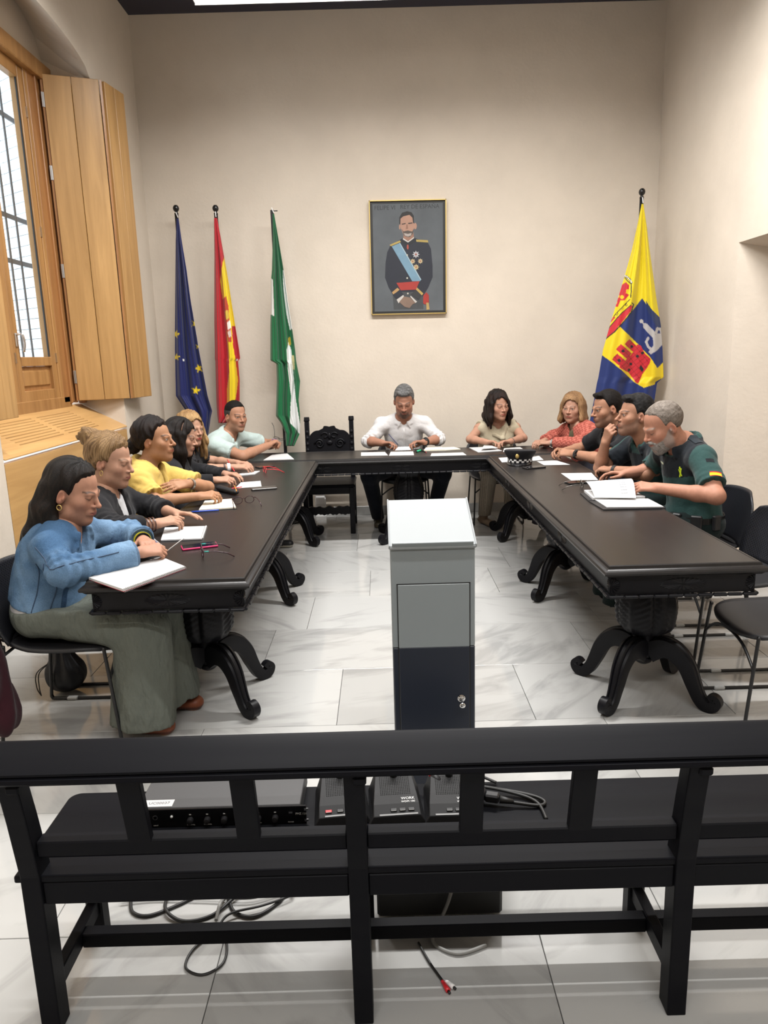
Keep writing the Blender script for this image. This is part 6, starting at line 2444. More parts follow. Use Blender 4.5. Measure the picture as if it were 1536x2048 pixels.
spiral_book('white spiral notebook overhanging the near corner of the left table', tp(247, 1184), tp(371, 1138), tp(322, 1118), tp(178, 1160), 'red_card', 0.009)
spiral_book('closed blue spiral notebook beside the denim jacket sleeve', tp(322, 1094), tp(290, 1068), tp(215, 1086), tp(236, 1112), 'navy_card', 0.006, n=24)
for o in bpy.data.objects:
    if o.name.startswith('page_block') and o.parent and o.parent.get('label', '').startswith('closed blue'):
        o.data.materials[0] = MAT['navy_card']
spiral_book('open lined notebook under the hands of the woman with the bun', tp(404, 1080), tp(412, 1055), tp(330, 1058), tp(322, 1083), 'rubber', 0.006, n=22)
nb = thing('notebook', 'small cream notebook under the hand of the woman in yellow', 'notebook', tp(436, 1015))
quad_sheet('page_block', '', '', [tp(398, 1022), tp(472, 1017), tp(464, 1000), tp(410, 1004)], 0.008, 'ivory', parent=nb)
quad_sheet('cover', '', '', [tp(397, 1023), tp(474, 1018), tp(465, 999), tp(408, 1003)], 0.0015, 'rubber', parent=nb)
pen('blue ballpoint pen lying by the cream notebook', tp(376, 1026) + Vector((0, 0, .005)), tp(438, 1022) + Vector((0, 0, .005)), 0.0045, 'blue_plastic')
pen('silver pen in the hand of the woman in denim', DEN.tips['R'][1] + np.array([0.02, -0.01, 0.02]), DEN.tips['R'][1] + np.array([0.10, 0.03, 0.075]), 0.003, 'steel')


def phone(label, c, ang, case, d=(0.075, 0.155, 0.009)):
    t = thing('phone', label, 'phone', c, ang)
    MB().box((0, 0, d[2] / 2), d, bev=0.003).build('case', case, t, local=True)
    MB().box((0, 0, d[2]), (d[0] - 0.006, d[1] - 0.008, 0.001)).build('screen', 'screen', t, local=True)
    return t


c = (tp(363, 1102) + tp(432, 1090)) / 2
phone('phone in a magenta case beside the dark-framed glasses', tp(399, 1094), math.atan2((tp(432, 1094) - tp(363, 1102)).y, (tp(432, 1094) - tp(363, 1102)).x) - PI / 2, 'magenta')
phone('dark grey phone lying face down on the left table', tp(528, 978), math.atan2((tp(555, 977) - tp(502, 981)).y, (tp(555, 977) - tp(502, 981)).x) - PI / 2, 'grey_case', (0.078, 0.16, 0.011))
phone('slim phone by the elbow of the man in the pale polo', tp(530, 934), -0.9, 'black_plastic', (0.07, 0.14, 0.008))
phone('black phone lying beside the checkered police cap', tp(1068, 936), 0.35 - PI / 2, 'black_gloss')
phone('black phone tucked under the white sheet near the officers', tp(1156, 966), 0.2 - PI / 2, 'black_gloss')


def glasses(label, c, ang, mat, tipmat=None, w=0.135, fold=False, z=TZ, open_a=0.12, tilt=0.0):
    """spectacles resting on their lower rims and temple tips; local x across, y backwards"""
    t = thing('glasses', label, 'glasses', (c[0], c[1], z), ang)
    r = 0.0019
    for s in (-1, 1):
        cx = s * w * 0.245
        ring = [(cx + 0.026 * math.cos(a), 0.0, 0.024 + 0.0205 * math.sin(a)) for a in [2 * PI * k / 20 for k in range(20)]]
        rm = MB().tube(ring, r, 6, closed=True).build('rim', mat, t, smooth=True, local=True)
        L0 = [(cx + 0.025 * math.cos(a), 0.0, 0.024 + 0.0195 * math.sin(a)) for a in [2 * PI * k / 20 for k in range(20)]]
        MB().add(L0, [tuple(range(20))]).build('lens', GLASS, rm, local=True)
        ex = s * (w / 2)
        tm = MB().tube([(s * (w * 0.245 + 0.026), 0, 0.034), (ex, 0.004, 0.035), (ex + s * open_a * 0.03, 0.05, 0.033), (ex + s * open_a * 0.06, 0.095, 0.022), (ex + s * open_a * 0.08, 0.125, 0.003)], [r, r, r * 1.1, r * 1.3, r * 1.3], 6)
        o = tm.build('temple', mat, t, smooth=True, local=True)
        if tipmat:
            MB().tube([(ex, 0.004, 0.035), (ex + s * open_a * 0.012, 0.022, 0.0345)], r * 1.7, 6).build('temple_joint', tipmat, o, smooth=True, local=True)
    MB().tube([(-w * 0.245 + 0.025, 0, 0.03), (0, -0.003, 0.034), (w * 0.245 - 0.025, 0, 0.03)], r, 6).build('bridge', mat, t, smooth=True, local=True)
    return t


MAT['tortoise'] = plain('dark_tortoise_frame', (0.03, 0.008, 0.014), 0.25)
MAT['teal'] = plain('teal_plastic', (0.03, 0.30, 0.26), 0.35)
MAT['gunmetal'] = plain('gunmetal', (0.15, 0.14, 0.13), 0.3, 0.8)
glasses('dark tortoise glasses with teal hinges by the magenta phone', tp(405, 1112), -1.25, 'tortoise', 'teal')
glasses('thin dark glasses in front of the woman in yellow', tp(488, 1008), 0.35 + PI, 'tortoise')
glasses('red-framed glasses on the left table near the blonde woman', tp(530, 946), -1.2, 'red')
glasses('thin metal glasses next to the ring binder', tp(1163, 976), 1.45, 'gunmetal')
gl = glasses('dark folded glasses held by the man in the pale polo', (-0.885, 6.20), 0.6, 'black_plastic', w=0.125)
gl.location = (-0.90, 6.215, 0.875)
gl.rotation_euler = (1.35, 0.35, 0.9)
ca = thing('glasses_case', 'soft black glasses case behind the hand of the woman in yellow', 'case', tp(458, 985))
b = Sdf().cap(tp(440, 982) + Vector((0, 0, .02)), tp(472, 990) + Vector((0, 0, .018)), 0.024, 0.02, flat=((0, 0, 1), 0.8))
v, f = b.mesh(0.004)
mk('shell', v, f, 'black_plastic', ca, smooth=True)
MB().tube([tp(470, 983) + Vector((0, 0, .036)), tp(474, 992) + Vector((0, 0, .03))], 0.003).build('orange_edge', plain('orange_trim', (0.7, 0.25, 0.04), 0.5), ca)

PAP = 'loose white sheets on the tables'
quad_sheet('paper_sheet', 'white sheet beside the grey phone on the left table', 'paper', [(470, 977), (523, 973), (521, 962), (482, 965)], group=PAP)
quad_sheet('paper_sheet', 'white pad under the wrist of the blonde woman', 'paper', [(468, 953), (510, 949), (520, 943), (486, 946)], 0.006, group=PAP)
pen('red pencil in the hand of the long-haired woman in black', tp(472, 955) + Vector((0, 0, .03)), tp(459, 944) + Vector((-.02, .05, .085)), 0.004, 'red')
pen('red ballpoint lying under the hand of the long-haired woman', tp(458, 979) + Vector((0, 0, .004)), tp(484, 975) + Vector((0, 0, .004)), 0.0035, 'red')
for k, (cs, lab) in enumerate([
        ([(527, 921), (588, 919), (575, 908), (545, 910)], 'stack of white sheets under the hands of the man in pale polo'),
        ([(722, 912), (776, 911), (770, 904), (722, 905)], 'white sheet left of the man in the white shirt'),
        ([(778, 911.5), (828, 910.5), (826, 901), (782, 902)], 'white sheet right in front of the man in the white shirt'),
        ([(861, 912.5), (933, 910.5), (926, 905), (863, 907)], 'long white sheet right of the green highlighter'),
        ([(1006, 904), (1050, 901), (1040, 894.5), (1008, 897)], 'white sheet under the left wrist of the woman in beige'),
        ([(1004, 925), (1034, 924), (1028, 914), (997, 916)], 'white sheet partly covered by the police cap'),
        ([(1064, 922), (1087, 920), (1078, 912), (1060, 915)], 'white sheet just behind the police cap'),
        ([(1088, 930.5), (1140, 929.5), (1112, 921), (1073, 923)], 'white sheet under the clasped hands of the man in black polo'),
        ([(1143, 961.5), (1196, 960), (1183, 946), (1122, 947)], 'white sheet in front of the officer with his fist at his mouth')]):
    quad_sheet('paper_sheet', lab, 'paper', cs, 0.0015 + 0.003 * (k == 0), group=PAP)
ob = thing('notebook', 'open ivory notebook between the white-shirted man and the beige blouse', 'notebook', tp(885, 899))
quad_sheet('left_page', '', '', [(848, 902), (890, 901), (884, 896), (852, 897)], 0.010, 'ivory', parent=ob)
quad_sheet('right_page', '', '', [(890, 901), (921, 899), (908, 895), (884, 896)], 0.006, 'ivory', parent=ob)
ob = thing('magazine', 'open white booklet under the hands of the woman in beige', 'booklet', tp(970, 899))
quad_sheet('left_page', '', '', [(956, 905), (1004, 902), (980, 894), (938, 896)], 0.004, 'paper', parent=ob)
quad_sheet('raised_page', '', '', [tp(962, 898, TZ + .02), tp(996, 896, TZ + .02), tp(980, 890, TZ + .02), tp(968, 891, TZ + .02)], 0.001, 'paper', parent=ob)
fo = thing('folder', 'grey folder under the sheets of the man in the white shirt', 'folder', tp(802, 902))
quad_sheet('cover', '', '', [(776, 904), (830, 903), (826, 895), (785, 896)], 0.004, 'gunmetal', parent=fo)
quad_sheet('inner_sheet', '', '', [tp(790, 901, TZ + .01), tp(822, 900, TZ + .01), tp(818, 893, TZ + .03), tp(796, 894, TZ + .03)], 0.001, 'paper', parent=fo)
pen('green highlighter lying on the back table', tp(832, 905) + Vector((0, 0, .007)), tp(842, 903) + Vector((0, 0.03, .007)), 0.009, plain('green_highlighter', (0.02, 0.5, 0.25), 0.3), name='highlighter')
pen('black and red marker next to the green highlighter', tp(853, 906) + Vector((0, 0, .005)), tp(842, 902) + Vector((0, 0.03, .005)), 0.005, 'black_plastic', tip='red')
pen('blue pen in the right hand of the man in the white shirt', (0.145, 6.315, 0.775), (0.06, 6.36, 0.875), 0.0038, plain('navy_pen', (0.015, 0.02, 0.09), 0.3))

# police cap with chequered band
cc = tp(1045, 931)
cap = thing('police_cap', 'black police cap with black and white chequered band', 'cap', cc)
Mc = Matrix.Translation((cc.x, cc.y + 0.10, TZ)) @ Matrix.Rotation(-0.35, 4, 'Z')


def crown(t):
    return 1 + 0.0 * t


rings = []
for (z, rx, ry, dz) in ((0.004, 0.088, 0.100, 0), (0.045, 0.090, 0.102, 0), (0.062, 0.100, 0.112, 0.004), (0.088, 0.116, 0.128, 0.012), (0.098, 0.116, 0.128, 0.014), (0.104, 0.105, 0.115, 0.010), (0.100, 0.02, 0.02, 0.0)):
    rings.append([Mc @ Vector((rx * math.cos(a), ry * math.sin(a), z - dz * math.sin(a))) for a in [2 * PI * k / 40 for k in range(40)]])
MB().rings(rings).build('crown', plain('cap_cloth', (0.006, 0.006, 0.009), 0.8, bump=0.2, bscale=500), cap, angle=45)
for row in range(2):
    for k in range(30):
        if (k + row) % 2:
            continue
        a0, a1 = 2 * PI * k / 30, 2 * PI * (k + 1) / 30
        z0, z1 = 0.020 + row * 0.0115, 0.0315 + row * 0.0115
        q = []
        for a in (a0, (a0 + a1) / 2, a1):
            q.append((a, z0))
        for a in (a1, (a0 + a1) / 2, a0):
            q.append((a, z1))
        MB().add([Mc @ Vector((0.0905 * math.cos(a), 0.1025 * math.sin(a), z)) for a, z in q], [tuple(range(6))]).build('white_check', 'white_plastic', cap)
vis = []
for s_ in range(6):
    u = s_ / 5
    vis.append([Mc @ Vector(((0.089 + 0.004 * u) * math.cos(a), (0.101 + 0.055 * u * math.sin(-a)) * math.sin(a), 0.016 - 0.014 * u)) for a in [PI + 0.35 + (PI - 0.7) * k / 16 for k in range(17)]])
vv = [p for r in vis for p in r]
ff = [(i * 17 + k, i * 17 + k + 1, (i + 1) * 17 + k + 1, (i + 1) * 17 + k) for i in range(5) for k in range(16)]
vo = MB().add(vv, ff).build('visor', 'black_gloss', cap, smooth=True)
so = vo.modifiers.new('thick', 'SOLIDIFY')
so.thickness = 0.003
MB().ball(Mc @ Vector((0.0, -0.121, 0.070)), (0.014, 0.005, 0.018), 10, 8).build('cap_badge', 'gold', cap, smooth=True)

# black ring binder with the officer's papers
bi = thing('binder', 'black open binder with printed sheets before the bearded officer', 'binder', tp(1240, 1005))
quad_sheet('cover', '', '', [(1207, 1021), (1331, 1018), (1300, 1000), (1176, 1003)], 0.006, 'black_plastic', parent=bi)
quad_sheet('cover', '', '', [(1178, 1004), (1300, 1001), (1270, 985), (1160, 988)], 0.006, 'black_plastic', parent=bi)
quad_sheet('page_stack', '', '', [tp(1214, 1015.5, TZ + .007), tp(1327, 1014.5, TZ + .007), tp(1296, 998.5, TZ + .007), tp(1190, 1000, TZ + .007)], 0.004, 'paper', parent=bi)
quad_sheet('page_stack', '', '', [tp(1186, 1000, TZ + .007), tp(1290, 997, TZ + .007), tp(1262, 982, TZ + .007), tp(1168, 984, TZ + .007)], 0.012, 'paper', parent=bi)
# the lifted, curling sheet with print
A0, B0 = tp(1190, 995, TZ + 0.022), tp(1272, 996, TZ + 0.022)
A1, B1 = at(1172, 963, A0.y + 0.23), at(1262, 957, B0.y + 0.20)
gv, NX, NY = [], 12, 10
for j in range(NY + 1):
    v_ = j / NY
    for i in range(NX + 1):
        u = i / NX
        p0 = A0.lerp(B0, u)
        p1 = A1.lerp(B1, u)
        q = p0.lerp(p1, v_)
        q.z += 0.030 * math.sin(PI * v_) * (0.4 + 0.6 * u)
        gv.append(q)
sheet = MB().add(gv, [(j * (NX + 1) + i, j * (NX + 1) + i + 1, (j + 1) * (NX + 1) + i + 1, (j + 1) * (NX + 1) + i) for j in range(NY) for i in range(NX)]).build('lifted_sheet', 'paper', bi, smooth=True)
MAT['print_grey'] = plain('grey_print', (0.33, 0.34, 0.36), 0.8)


def sheet_pt(u, v_):
    p0 = A0.lerp(B0, u)
    p1 = A1.lerp(B1, u)
    q = p0.lerp(p1, v_)
    q.z += 0.030 * math.sin(PI * v_) * (0.4 + 0.6 * u) + 0.0012
    q.y -= 0.0008
    return q


pr = MB()
for k in range(17):
    u0 = 0.14 + k * 0.030
    if k in (3, 4, 9):
        continue
    n_ = 8
    for s_ in range(n_):
        a, b_ = 0.12 + 0.66 * s_ / n_ , 0.12 + 0.66 * (s_ + (0.8 if k % 3 else 1.0)) / n_
        pr.add([sheet_pt(u0, a), sheet_pt(u0 + 0.010, a), sheet_pt(u0 + 0.010, b_), sheet_pt(u0, b_)], [(0, 1, 2, 3)])
pr.build('printed_lines', 'print_grey', sheet)
tb_ = MB()
for s_ in range(6):
    a, b_ = 0.14 + 0.66 * s_ / 6, 0.14 + 0.66 * (s_ + 0.93) / 6
    for q in range(3):
        tb_.add([sheet_pt(0.66 + q * 0.055, a), sheet_pt(0.71 + q * 0.055, a), sheet_pt(0.71 + q * 0.055, b_), sheet_pt(0.66 + q * 0.055, b_)], [(0, 1, 2, 3)])
tb_.build('printed_table', 'print_grey', sheet)


# ================================================================== flags
MAT['flag'] = vcol('flag_polyester', rough=0.55, spec=0.35, sheen=0.15)


def inpoly(x, y, poly):
    r = np.zeros(len(x), bool)
    n = len(poly)
    for i in range(n):
        x1, y1 = poly[i]
        x2, y2 = poly[(i + 1) % n]
        c = ((y1 > y) != (y2 > y)) & (x < (x2 - x1) * (y - y1) / ((y2 - y1) if y2 != y1 else 1e-9) + x1)
        r ^= c
    return r


def star(cx, cy, r, rot=0.0):
    return [(cx + (r if k % 2 == 0 else r * 0.4) * math.sin(rot + PI * k / 5), cy - (r if k % 2 == 0 else r * 0.4) * math.cos(rot + PI * k / 5)) for k in range(10)]


def flag(name, label, Y, rows, dye, folds, nx=60, ny=200, pole_top=None, pole_x=None, ball=True, depth=0.030, tilt=0.0):
    """hanging cloth gathered at the pole top; rows = (height line, left edge, right edge) as sighted at depth Y; dye(x, y) = colour of the weave"""
    ys_ = np.array([r[0] for r in rows], float)
    l_ = np.array([r[1] for r in rows], float)
    r_ = np.array([r[2] for r in rows], float)
    T_ = np.linspace(ys_[0], ys_[-1], ny)
    xl, xr = np.interp(T_, ys_, l_), np.interp(T_, ys_, r_)
    S_ = np.linspace(0, 1, nx)
    X = xl[:, None] + (xr - xl)[:, None] * S_[None]
    Yp = np.repeat(T_[:, None], nx, 1)
    amp = np.clip((T_ - ys_[0]) / 120, 0.1, 1.0)[:, None]
    D = np.zeros_like(X)
    for (k, ph, w_, a) in folds:
        D += a * np.sin(2 * PI * (k * S_[None] + ph + w_ * (Yp - ys_[0]) / 500))
    D = D * amp * depth
    foot = at(pole_x if pole_x else X[0].mean(), pole_top + 300, Y)
    t = thing('flag', label, 'flag', (foot.x, Y + 0.02, 0), group=None)
    V = []
    ix, iy = X.ravel(), Yp.ravel()
    R_, U_, f_ = np.array(_R), np.array(_U), np.array(_f)
    d = f_[None] + R_[None] * ((ix - 768) / FPX)[:, None] - U_[None] * ((iy - 1024) / FPX)[:, None]
    yy = Y - 0.045 + D.ravel()
    V = np.array([0, 0, CAM_H]) + d * (yy / d[:, 1])[:, None]
    # keep the plan position of the cloth: only the fold depth varies
    idx = np.arange(nx * ny).reshape(ny, nx)
    F = np.stack([idx[:-1, :-1], idx[1:, :-1], idx[1:, 1:], idx[:-1, 1:]], -1).reshape(-1, 4)
    c = mk('cloth', V, F, 'flag', t, smooth=True, col=dye(ix, iy))
    m = c.modifiers.new('thickness', 'SOLIDIFY')
    m.thickness = 0.0025
    m.offset = 0
    p0 = at(pole_x if pole_x else X[0].mean(), pole_top, Y + 0.02)
    if ball:
        MB().tube([(p0.x, p0.y, 0.0), (p0.x, p0.y, p0.z - 0.05)], 0.017, 14).build('pole', 'black_metal', t, smooth=True)
        MB().lathe([(0.0, 0.030), (0.014, 0.028), (0.024, 0.016), (0.028, 0.0), (0.024, -0.016), (0.013, -0.027), (0.011, -0.034), (0.018, -0.040), (0.018, -0.052), (0.0, -0.055)][::-1], 18, Matrix.Translation((p0.x, p0.y, p0.z))).build('finial', 'black_gloss', t, smooth=True)
    else:
        MB().box((p0.x, p0.y, p0.z / 2), (0.030, 0.016, p0.z), bev=0.002).build('pole', 'black_metal', t)
        MB().tube([(p0.x, p0.y - 0.005, p0.z - 0.01), (p0.x + 0.05, p0.y - 0.02, p0.z - 0.012)], 0.004).build('hook', 'black_metal', t)
    MB().lathe([(0.0, 0.0), (0.15, 0.0), (0.15, 0.015), (0.05, 0.03), (0.025, 0.08), (0.0, 0.08)], 24, Matrix.Translation((p0.x, p0.y, 0))).build('base', 'black_metal', t, angle=40)
    tie = at(X[0].mean() + 1, ys_[0] - 2, Y - 0.03)
    MB().tube([(p0.x, p0.y - 0.02, tie.z + 0.05), tie], 0.004, 6).build('tie', 'white_plastic', t)
    return t


YEL = np.array((0.70, 0.52, 0.01))


def eu(x, y):
    c = np.tile(np.array((0.008, 0.014, 0.10)), (len(x), 1))
    for s_ in (star(391, 648, 9.5, .4), star(397, 693, 7, .2), star(397.5, 737, 9, -.3), star(392, 781, 10, .15), star(352, 668, 9, .3), star(353, 714, 8, .1), star(358, 590, 0.1)):
        c[inpoly(x, y, s_)] = YEL
    c[np.hypot(x - 367, y - 720) < 2.2] = (0.7, 0.7, 0.7)
    return c


flag('flag', 'dark blue flag with a ring of yellow stars hanging on its pole', 6.86,
     [(437, 353, 357), (480, 351.5, 363), (540, 351, 373), (600, 350.5, 381), (660, 350, 391), (700, 350, 397.5), (750, 351, 407), (792, 352, 415), (822, 372, 424), (836, 384, 421), (870, 385, 416), (912, 386, 420)], eu,
     [(2.2, 0.1, 0.25, 1.0), (4.7, 0.3, -0.3, 0.4)], nx=50, ny=230, pole_top=417, pole_x=352)


def spain(x, y):
    red = np.array((0.42, 0.010, 0.02))
    c = np.tile(red, (len(x), 1))
    c[inpoly(x, y, [(452, 506), (445, 525), (440, 562), (446, 600), (452, 650), (457, 700), (459, 742), (454, 780), (454, 815), (452, 830), (465, 830), (474, 780), (476, 760), (471, 720), (466, 690), (463, 652), (474, 652), (474, 600), (462, 540), (458, 508)])] = YEL
    c[inpoly(x, y, [(446, 598), (452, 592), (457, 612), (459, 640), (463, 668), (463, 684), (457, 684), (453, 660), (449, 630)])] = (0.45, 0.05, 0.02)
    c[inpoly(x, y, [(450, 622), (456, 620), (458, 636), (452, 640)])] = (0.60, 0.42, 0.05)
    c[inpoly(x, y, [(454, 645), (460, 640), (462, 655), (456, 660)])] = (0.75, 0.72, 0.68)
    c[inpoly(x, y, [(455, 664), (461, 660), (463, 672), (458, 676)])] = (0.6, 0.5, 0.45)
    c[np.hypot(x - 474, y - 720) < 2.2] = (0.7, 0.7, 0.7)
    return c


flag('flag', 'red and yellow flag with coat of arms hanging on its pole', 6.86,
     [(436, 428, 434), (480, 428.5, 442), (520, 429, 449), (560, 429, 456), (600, 429, 462), (650, 429, 470), (700, 430, 478), (717, 430, 480), (722, 431, 476), (760, 432, 479), (800, 433, 479), (832, 435, 473), (846, 437, 452)], spain,
     [(2.0, 0.35, 0.15, 1.0), (4.3, 0.0, 0.35, 0.45)], nx=56, ny=220, pole_top=417, pole_x=431)


def andal(x, y):
    c = np.tile(np.array((0.006, 0.125, 0.042)), (len(x), 1))
    wh = np.array((0.74, 0.75, 0.74))
    c[inpoly(x, y, [(565, 541), (569, 540), (578, 600), (587, 655), (580, 660), (572, 625), (567, 578)])] = wh
    c[inpoly(x, y, [(538, 552), (546, 560), (549, 632), (540, 628)])] = wh
    c[inpoly(x, y, [(577, 684), (573, 700), (576, 740), (582, 790), (580, 846), (590, 856), (602, 872), (602, 858), (592, 800), (586, 740), (583, 700)])] = wh
    c[inpoly(x, y, [(576, 676), (581, 674), (582, 690), (578, 690)])] = (0.7, 0.45, 0.03)
    c[inpoly(x, y, [(583, 712), (588, 710), (590, 738), (586, 740)])] = (0.45, 0.42, 0.20)
    return c


flag('flag', 'green and white flag hanging from a square pole without finial', 6.86,
     [(428, 545.5, 548), (480, 546, 557), (540, 544, 567), (560, 542, 570), (600, 542, 575), (650, 541, 583), (700, 541, 590), (721, 541, 592), (727, 553, 593), (762, 554, 600), (800, 553, 597), (832, 552, 600), (846, 562, 600), (866, 571, 600), (892, 572, 588)], andal,
     [(2.4, 0.2, 0.2, 1.0), (5.1, 0.5, -0.2, 0.4)], nx=60, ny=230, pole_top=420, pole_x=544, ball=False)


def muni(x, y):
    zx, zy = (x - 1180) * 7.875, (y - 530) * 7.877      # drawing units of the arms
    c = np.tile(YEL * np.array((0.98, 1.06, 1.0)), (len(x), 1))
    blue, dark, red, grey, blk = np.array((0.010, 0.024, 0.125)), np.array((0.018, 0.032, 0.10)), np.array((0.50, 0.018, 0.03)), np.array((0.42, 0.40, 0.39)), np.array((0.012, 0.012, 0.015))

    def p(poly, col):
        c[inpoly(zx, zy, poly)] = col

    def line(pts, w_, col):
        for (a, b_) in zip(pts[:-1], pts[1:]):
            vx, vy = b_[0] - a[0], b_[1] - a[1]
            t = np.clip(((zx - a[0]) * vx + (zy - a[1]) * vy) / (vx * vx + vy * vy), 0, 1)
            c[np.hypot(zx - a[0] - t * vx, zy - a[1] - t * vy) < w_] = col
    p([(160, 1400), (300, 1500), (500, 1660), (700, 1850), (850, 1935), (1020, 1880), (1060, 1640), (1160, 1900), (1200, 2900), (-200, 2900), (-60, 2200)], blue)
    p([(820, 525), (880, 610), (1160, 890), (1160, 1530), (1060, 1625), (760, 1250), (465, 965), (660, 730)], blue)
    p([(880, 560), (1000, 740), (1100, 830), (1160, 890), (1160, 1100), (1000, 900), (900, 700)], dark)
    p([(200, 1230), (465, 965), (950, 1450), (1060, 1625), (1020, 1880), (850, 1935), (720, 1860), (500, 1660), (300, 1500), (165, 1395)], YEL)
    p([(1060, 1625), (1145, 1540), (1160, 1760), (1035, 1840), (1020, 1830)], YEL)
    # crown
    p([(220, 1180), (230, 1090), (330, 960), (500, 760), (640, 640), (670, 640), (640, 730), (540, 860), (380, 1050), (230, 1190)], red)
    line([(215, 1190), (380, 1060), (560, 860), (650, 740), (685, 620), (660, 600)], 9, blk)
    line([(235, 1085), (330, 950), (500, 755), (645, 630)], 7, blk)
    line([(250, 1000), (400, 780), (560, 610), (630, 540)], 6, blk)
    p([(315, 880), (385, 810), (400, 830), (330, 905)], red)
    p([(490, 690), (525, 668), (530, 690), (480, 730), (470, 725)], YEL * 0.7)
    p([(450, 345), (570, 270), (615, 320), (610, 400), (560, 440), (620, 470), (540, 560), (480, 560), (440, 660), (370, 650), (330, 760), (340, 700), (400, 540), (420, 450)], red)
    for q in ((435, 490), (505, 505), (400, 590), (600, 410)):
        c[np.hypot(zx - q[0], zy - q[1]) < 30] = YEL
    line([(500, 195), (560, 205), (600, 260), (650, 300), (650, 420), (640, 510)], 7, blk)
    for k in range(9):
        a = k / 8
        qx, qy = 505 + 150 * a ** 0.8, 165 + 110 * a ** 2
        c[np.hypot(zx - qx, zy - qy) < 17] = blk
        c[np.hypot(zx - qx, zy - qy) < 11] = (0.8, 0.8, 0.75)
    for q in ((285, 940), (425, 772), (572, 630)):
        c[np.hypot(zx - q[0], zy - q[1]) < 19] = blk
        c[np.hypot(zx - q[0], zy - q[1]) < 12] = YEL
    # castle
    p([(740, 1250), (800, 1270), (860, 1390), (960, 1480), (940, 1560), (820, 1730), (760, 1870), (720, 1850), (600, 1690), (500, 1640), (455, 1610), (560, 1500), (680, 1370), (725, 1300)], red)
    p([(620, 1170), (735, 1275), (690, 1380), (545, 1250), (580, 1200)], red)
    p([(490, 1245), (650, 1390), (580, 1480), (410, 1330), (440, 1290)], red)
    p([(430, 1395), (570, 1520), (480, 1600), (345, 1490), (380, 1440)], red)
    m_ = inpoly(zx, zy, [(740, 1250), (960, 1480), (760, 1870), (345, 1490), (620, 1170)]) & (c[:, 0] > 0.4) & (c[:, 1] < 0.1)
    br = m_ & ((np.abs(((zx * 0.64 + zy * 0.77) % 62) - 31) > 27) | (np.abs(((zx * 0.77 - zy * 0.64) % 90) - 45) > 41))
    c[br] = red * 0.45
    for q in ((655, 1285), (520, 1355), (460, 1505), (745, 1435), (640, 1560), (610, 1655), (825, 1385)):
        c[np.hypot(zx - q[0], zy - q[1]) < 24] = blk
    p([(800, 1570), (850, 1640), (820, 1690), (775, 1620)], blk)
    # grey tower with arches
    c[np.hypot(zx - 810, zy - 887) < 30] = grey
    p([(820, 905), (900, 925), (1040, 1070), (990, 1150), (840, 990), (835, 940)], grey)
    line([(1040, 1070), (1060, 1000), (1110, 1010), (1130, 1090)], 20, grey)
    line([(920, 1150), (885, 1210), (920, 1290), (970, 1330)], 20, grey)
    p([(1040, 1080), (1140, 1080), (1140, 1250), (1060, 1340), (960, 1410), (920, 1370), (1000, 1270), (990, 1150)], grey)
    return c


flag('flag', 'yellow and blue flag with crown and castle arms in the corner', 6.62,
     [(408, 1283.5, 1286.5), (450, 1275, 1293), (500, 1264, 1299), (550, 1250, 1306), (600, 1235, 1313), (650, 1220, 1321.5), (700, 1206, 1325), (754, 1197, 1327), (766, 1194, 1314), (800, 1188, 1309), (850, 1178, 1299), (900, 1172, 1294)], muni,
     [(1.6, 0.25, 0.15, 1.0), (4.1, 0.1, 0.3, 0.35)], nx=135, ny=380, pole_top=384, pole_x=1284, depth=0.034)

# ================================================================== framed portrait
pw, ph_ = 0.705, 1.005
pc = at(816.5, 516, YB - 0.03)
po = thing('portrait', 'framed oil portrait of a bearded man in dark uniform with blue sash', 'painting', (pc.x, YB, pc.z - ph_ / 2))
PM = frame(Vector((pc.x - pw / 2, YB - 0.002, pc.z + ph_ / 2)), (1, 0, 0), (0, 0, 1))
PM = PM @ Matrix.Translation((pw / 2, -ph_ / 2, 0)) @ Matrix.Rotation(-0.006, 4, 'Z') @ Matrix.Translation((-pw / 2, ph_ / 2, 0))
fb = MB()
for (a, b_, c_, d_) in ((0, -0.004, pw, 0.008), (0, -ph_ + 0.004, pw, 0.008)):
    fb.box((pw / 2, b_, 0.022), (pw, d_, 0.044), M=PM)
for xx in (0.004, pw - 0.004):
    fb.box((xx, -ph_ / 2, 0.022), (0.008, ph_, 0.044), M=PM)
fb.build('gilt_frame', 'gold', po)
MB().box((pw / 2, -ph_ / 2, 0.014), (pw - 0.015, ph_ - 0.015, 0.028), M=PM).build('black_liner', 'rubber', po)
MAT['canvas'] = plain('painted_canvas', (0.085, 0.095, 0.105), 0.7, var=0.3, vscale=5, bump=0.15, bscale=250)
cv = MB().box((pw / 2, -ph_ / 2, 0.016), (pw - 0.062, ph_ - 0.058, 0.028), M=PM).build('canvas', 'canvas', po)
_pz = [0.0302]


def paint(name, pts, col, rough=0.6, var=0.2):
    """flat patch of paint; points in the units of the picture"""
    q = [((x - 150) / 1240 * pw, -(y - 115) / 1805 * ph_) for x, y in pts]
    area = sum(q[i][0] * q[(i + 1) % len(q)][1] - q[(i + 1) % len(q)][0] * q[i][1] for i in range(len(q)))
    if area < 0:
        q = q[::-1]
    key = 'paint_%.3f_%.3f_%.3f' % col
    if key not in MAT:
        MAT[key] = plain(key, tuple(x * 0.72 for x in col), rough, var=var, vscale=14)
    b = MB().prism(q, 0.0001, PM @ Matrix.Translation((0, 0, _pz[0])))
    _pz[0] += 0.00008
    return b.build(name, key, cv)


def oval(cx, cy, rx, ry, n=20):
    return [(cx + rx * math.cos(2 * PI * k / n), cy + ry * math.sin(2 * PI * k / n)) for k in range(n)]


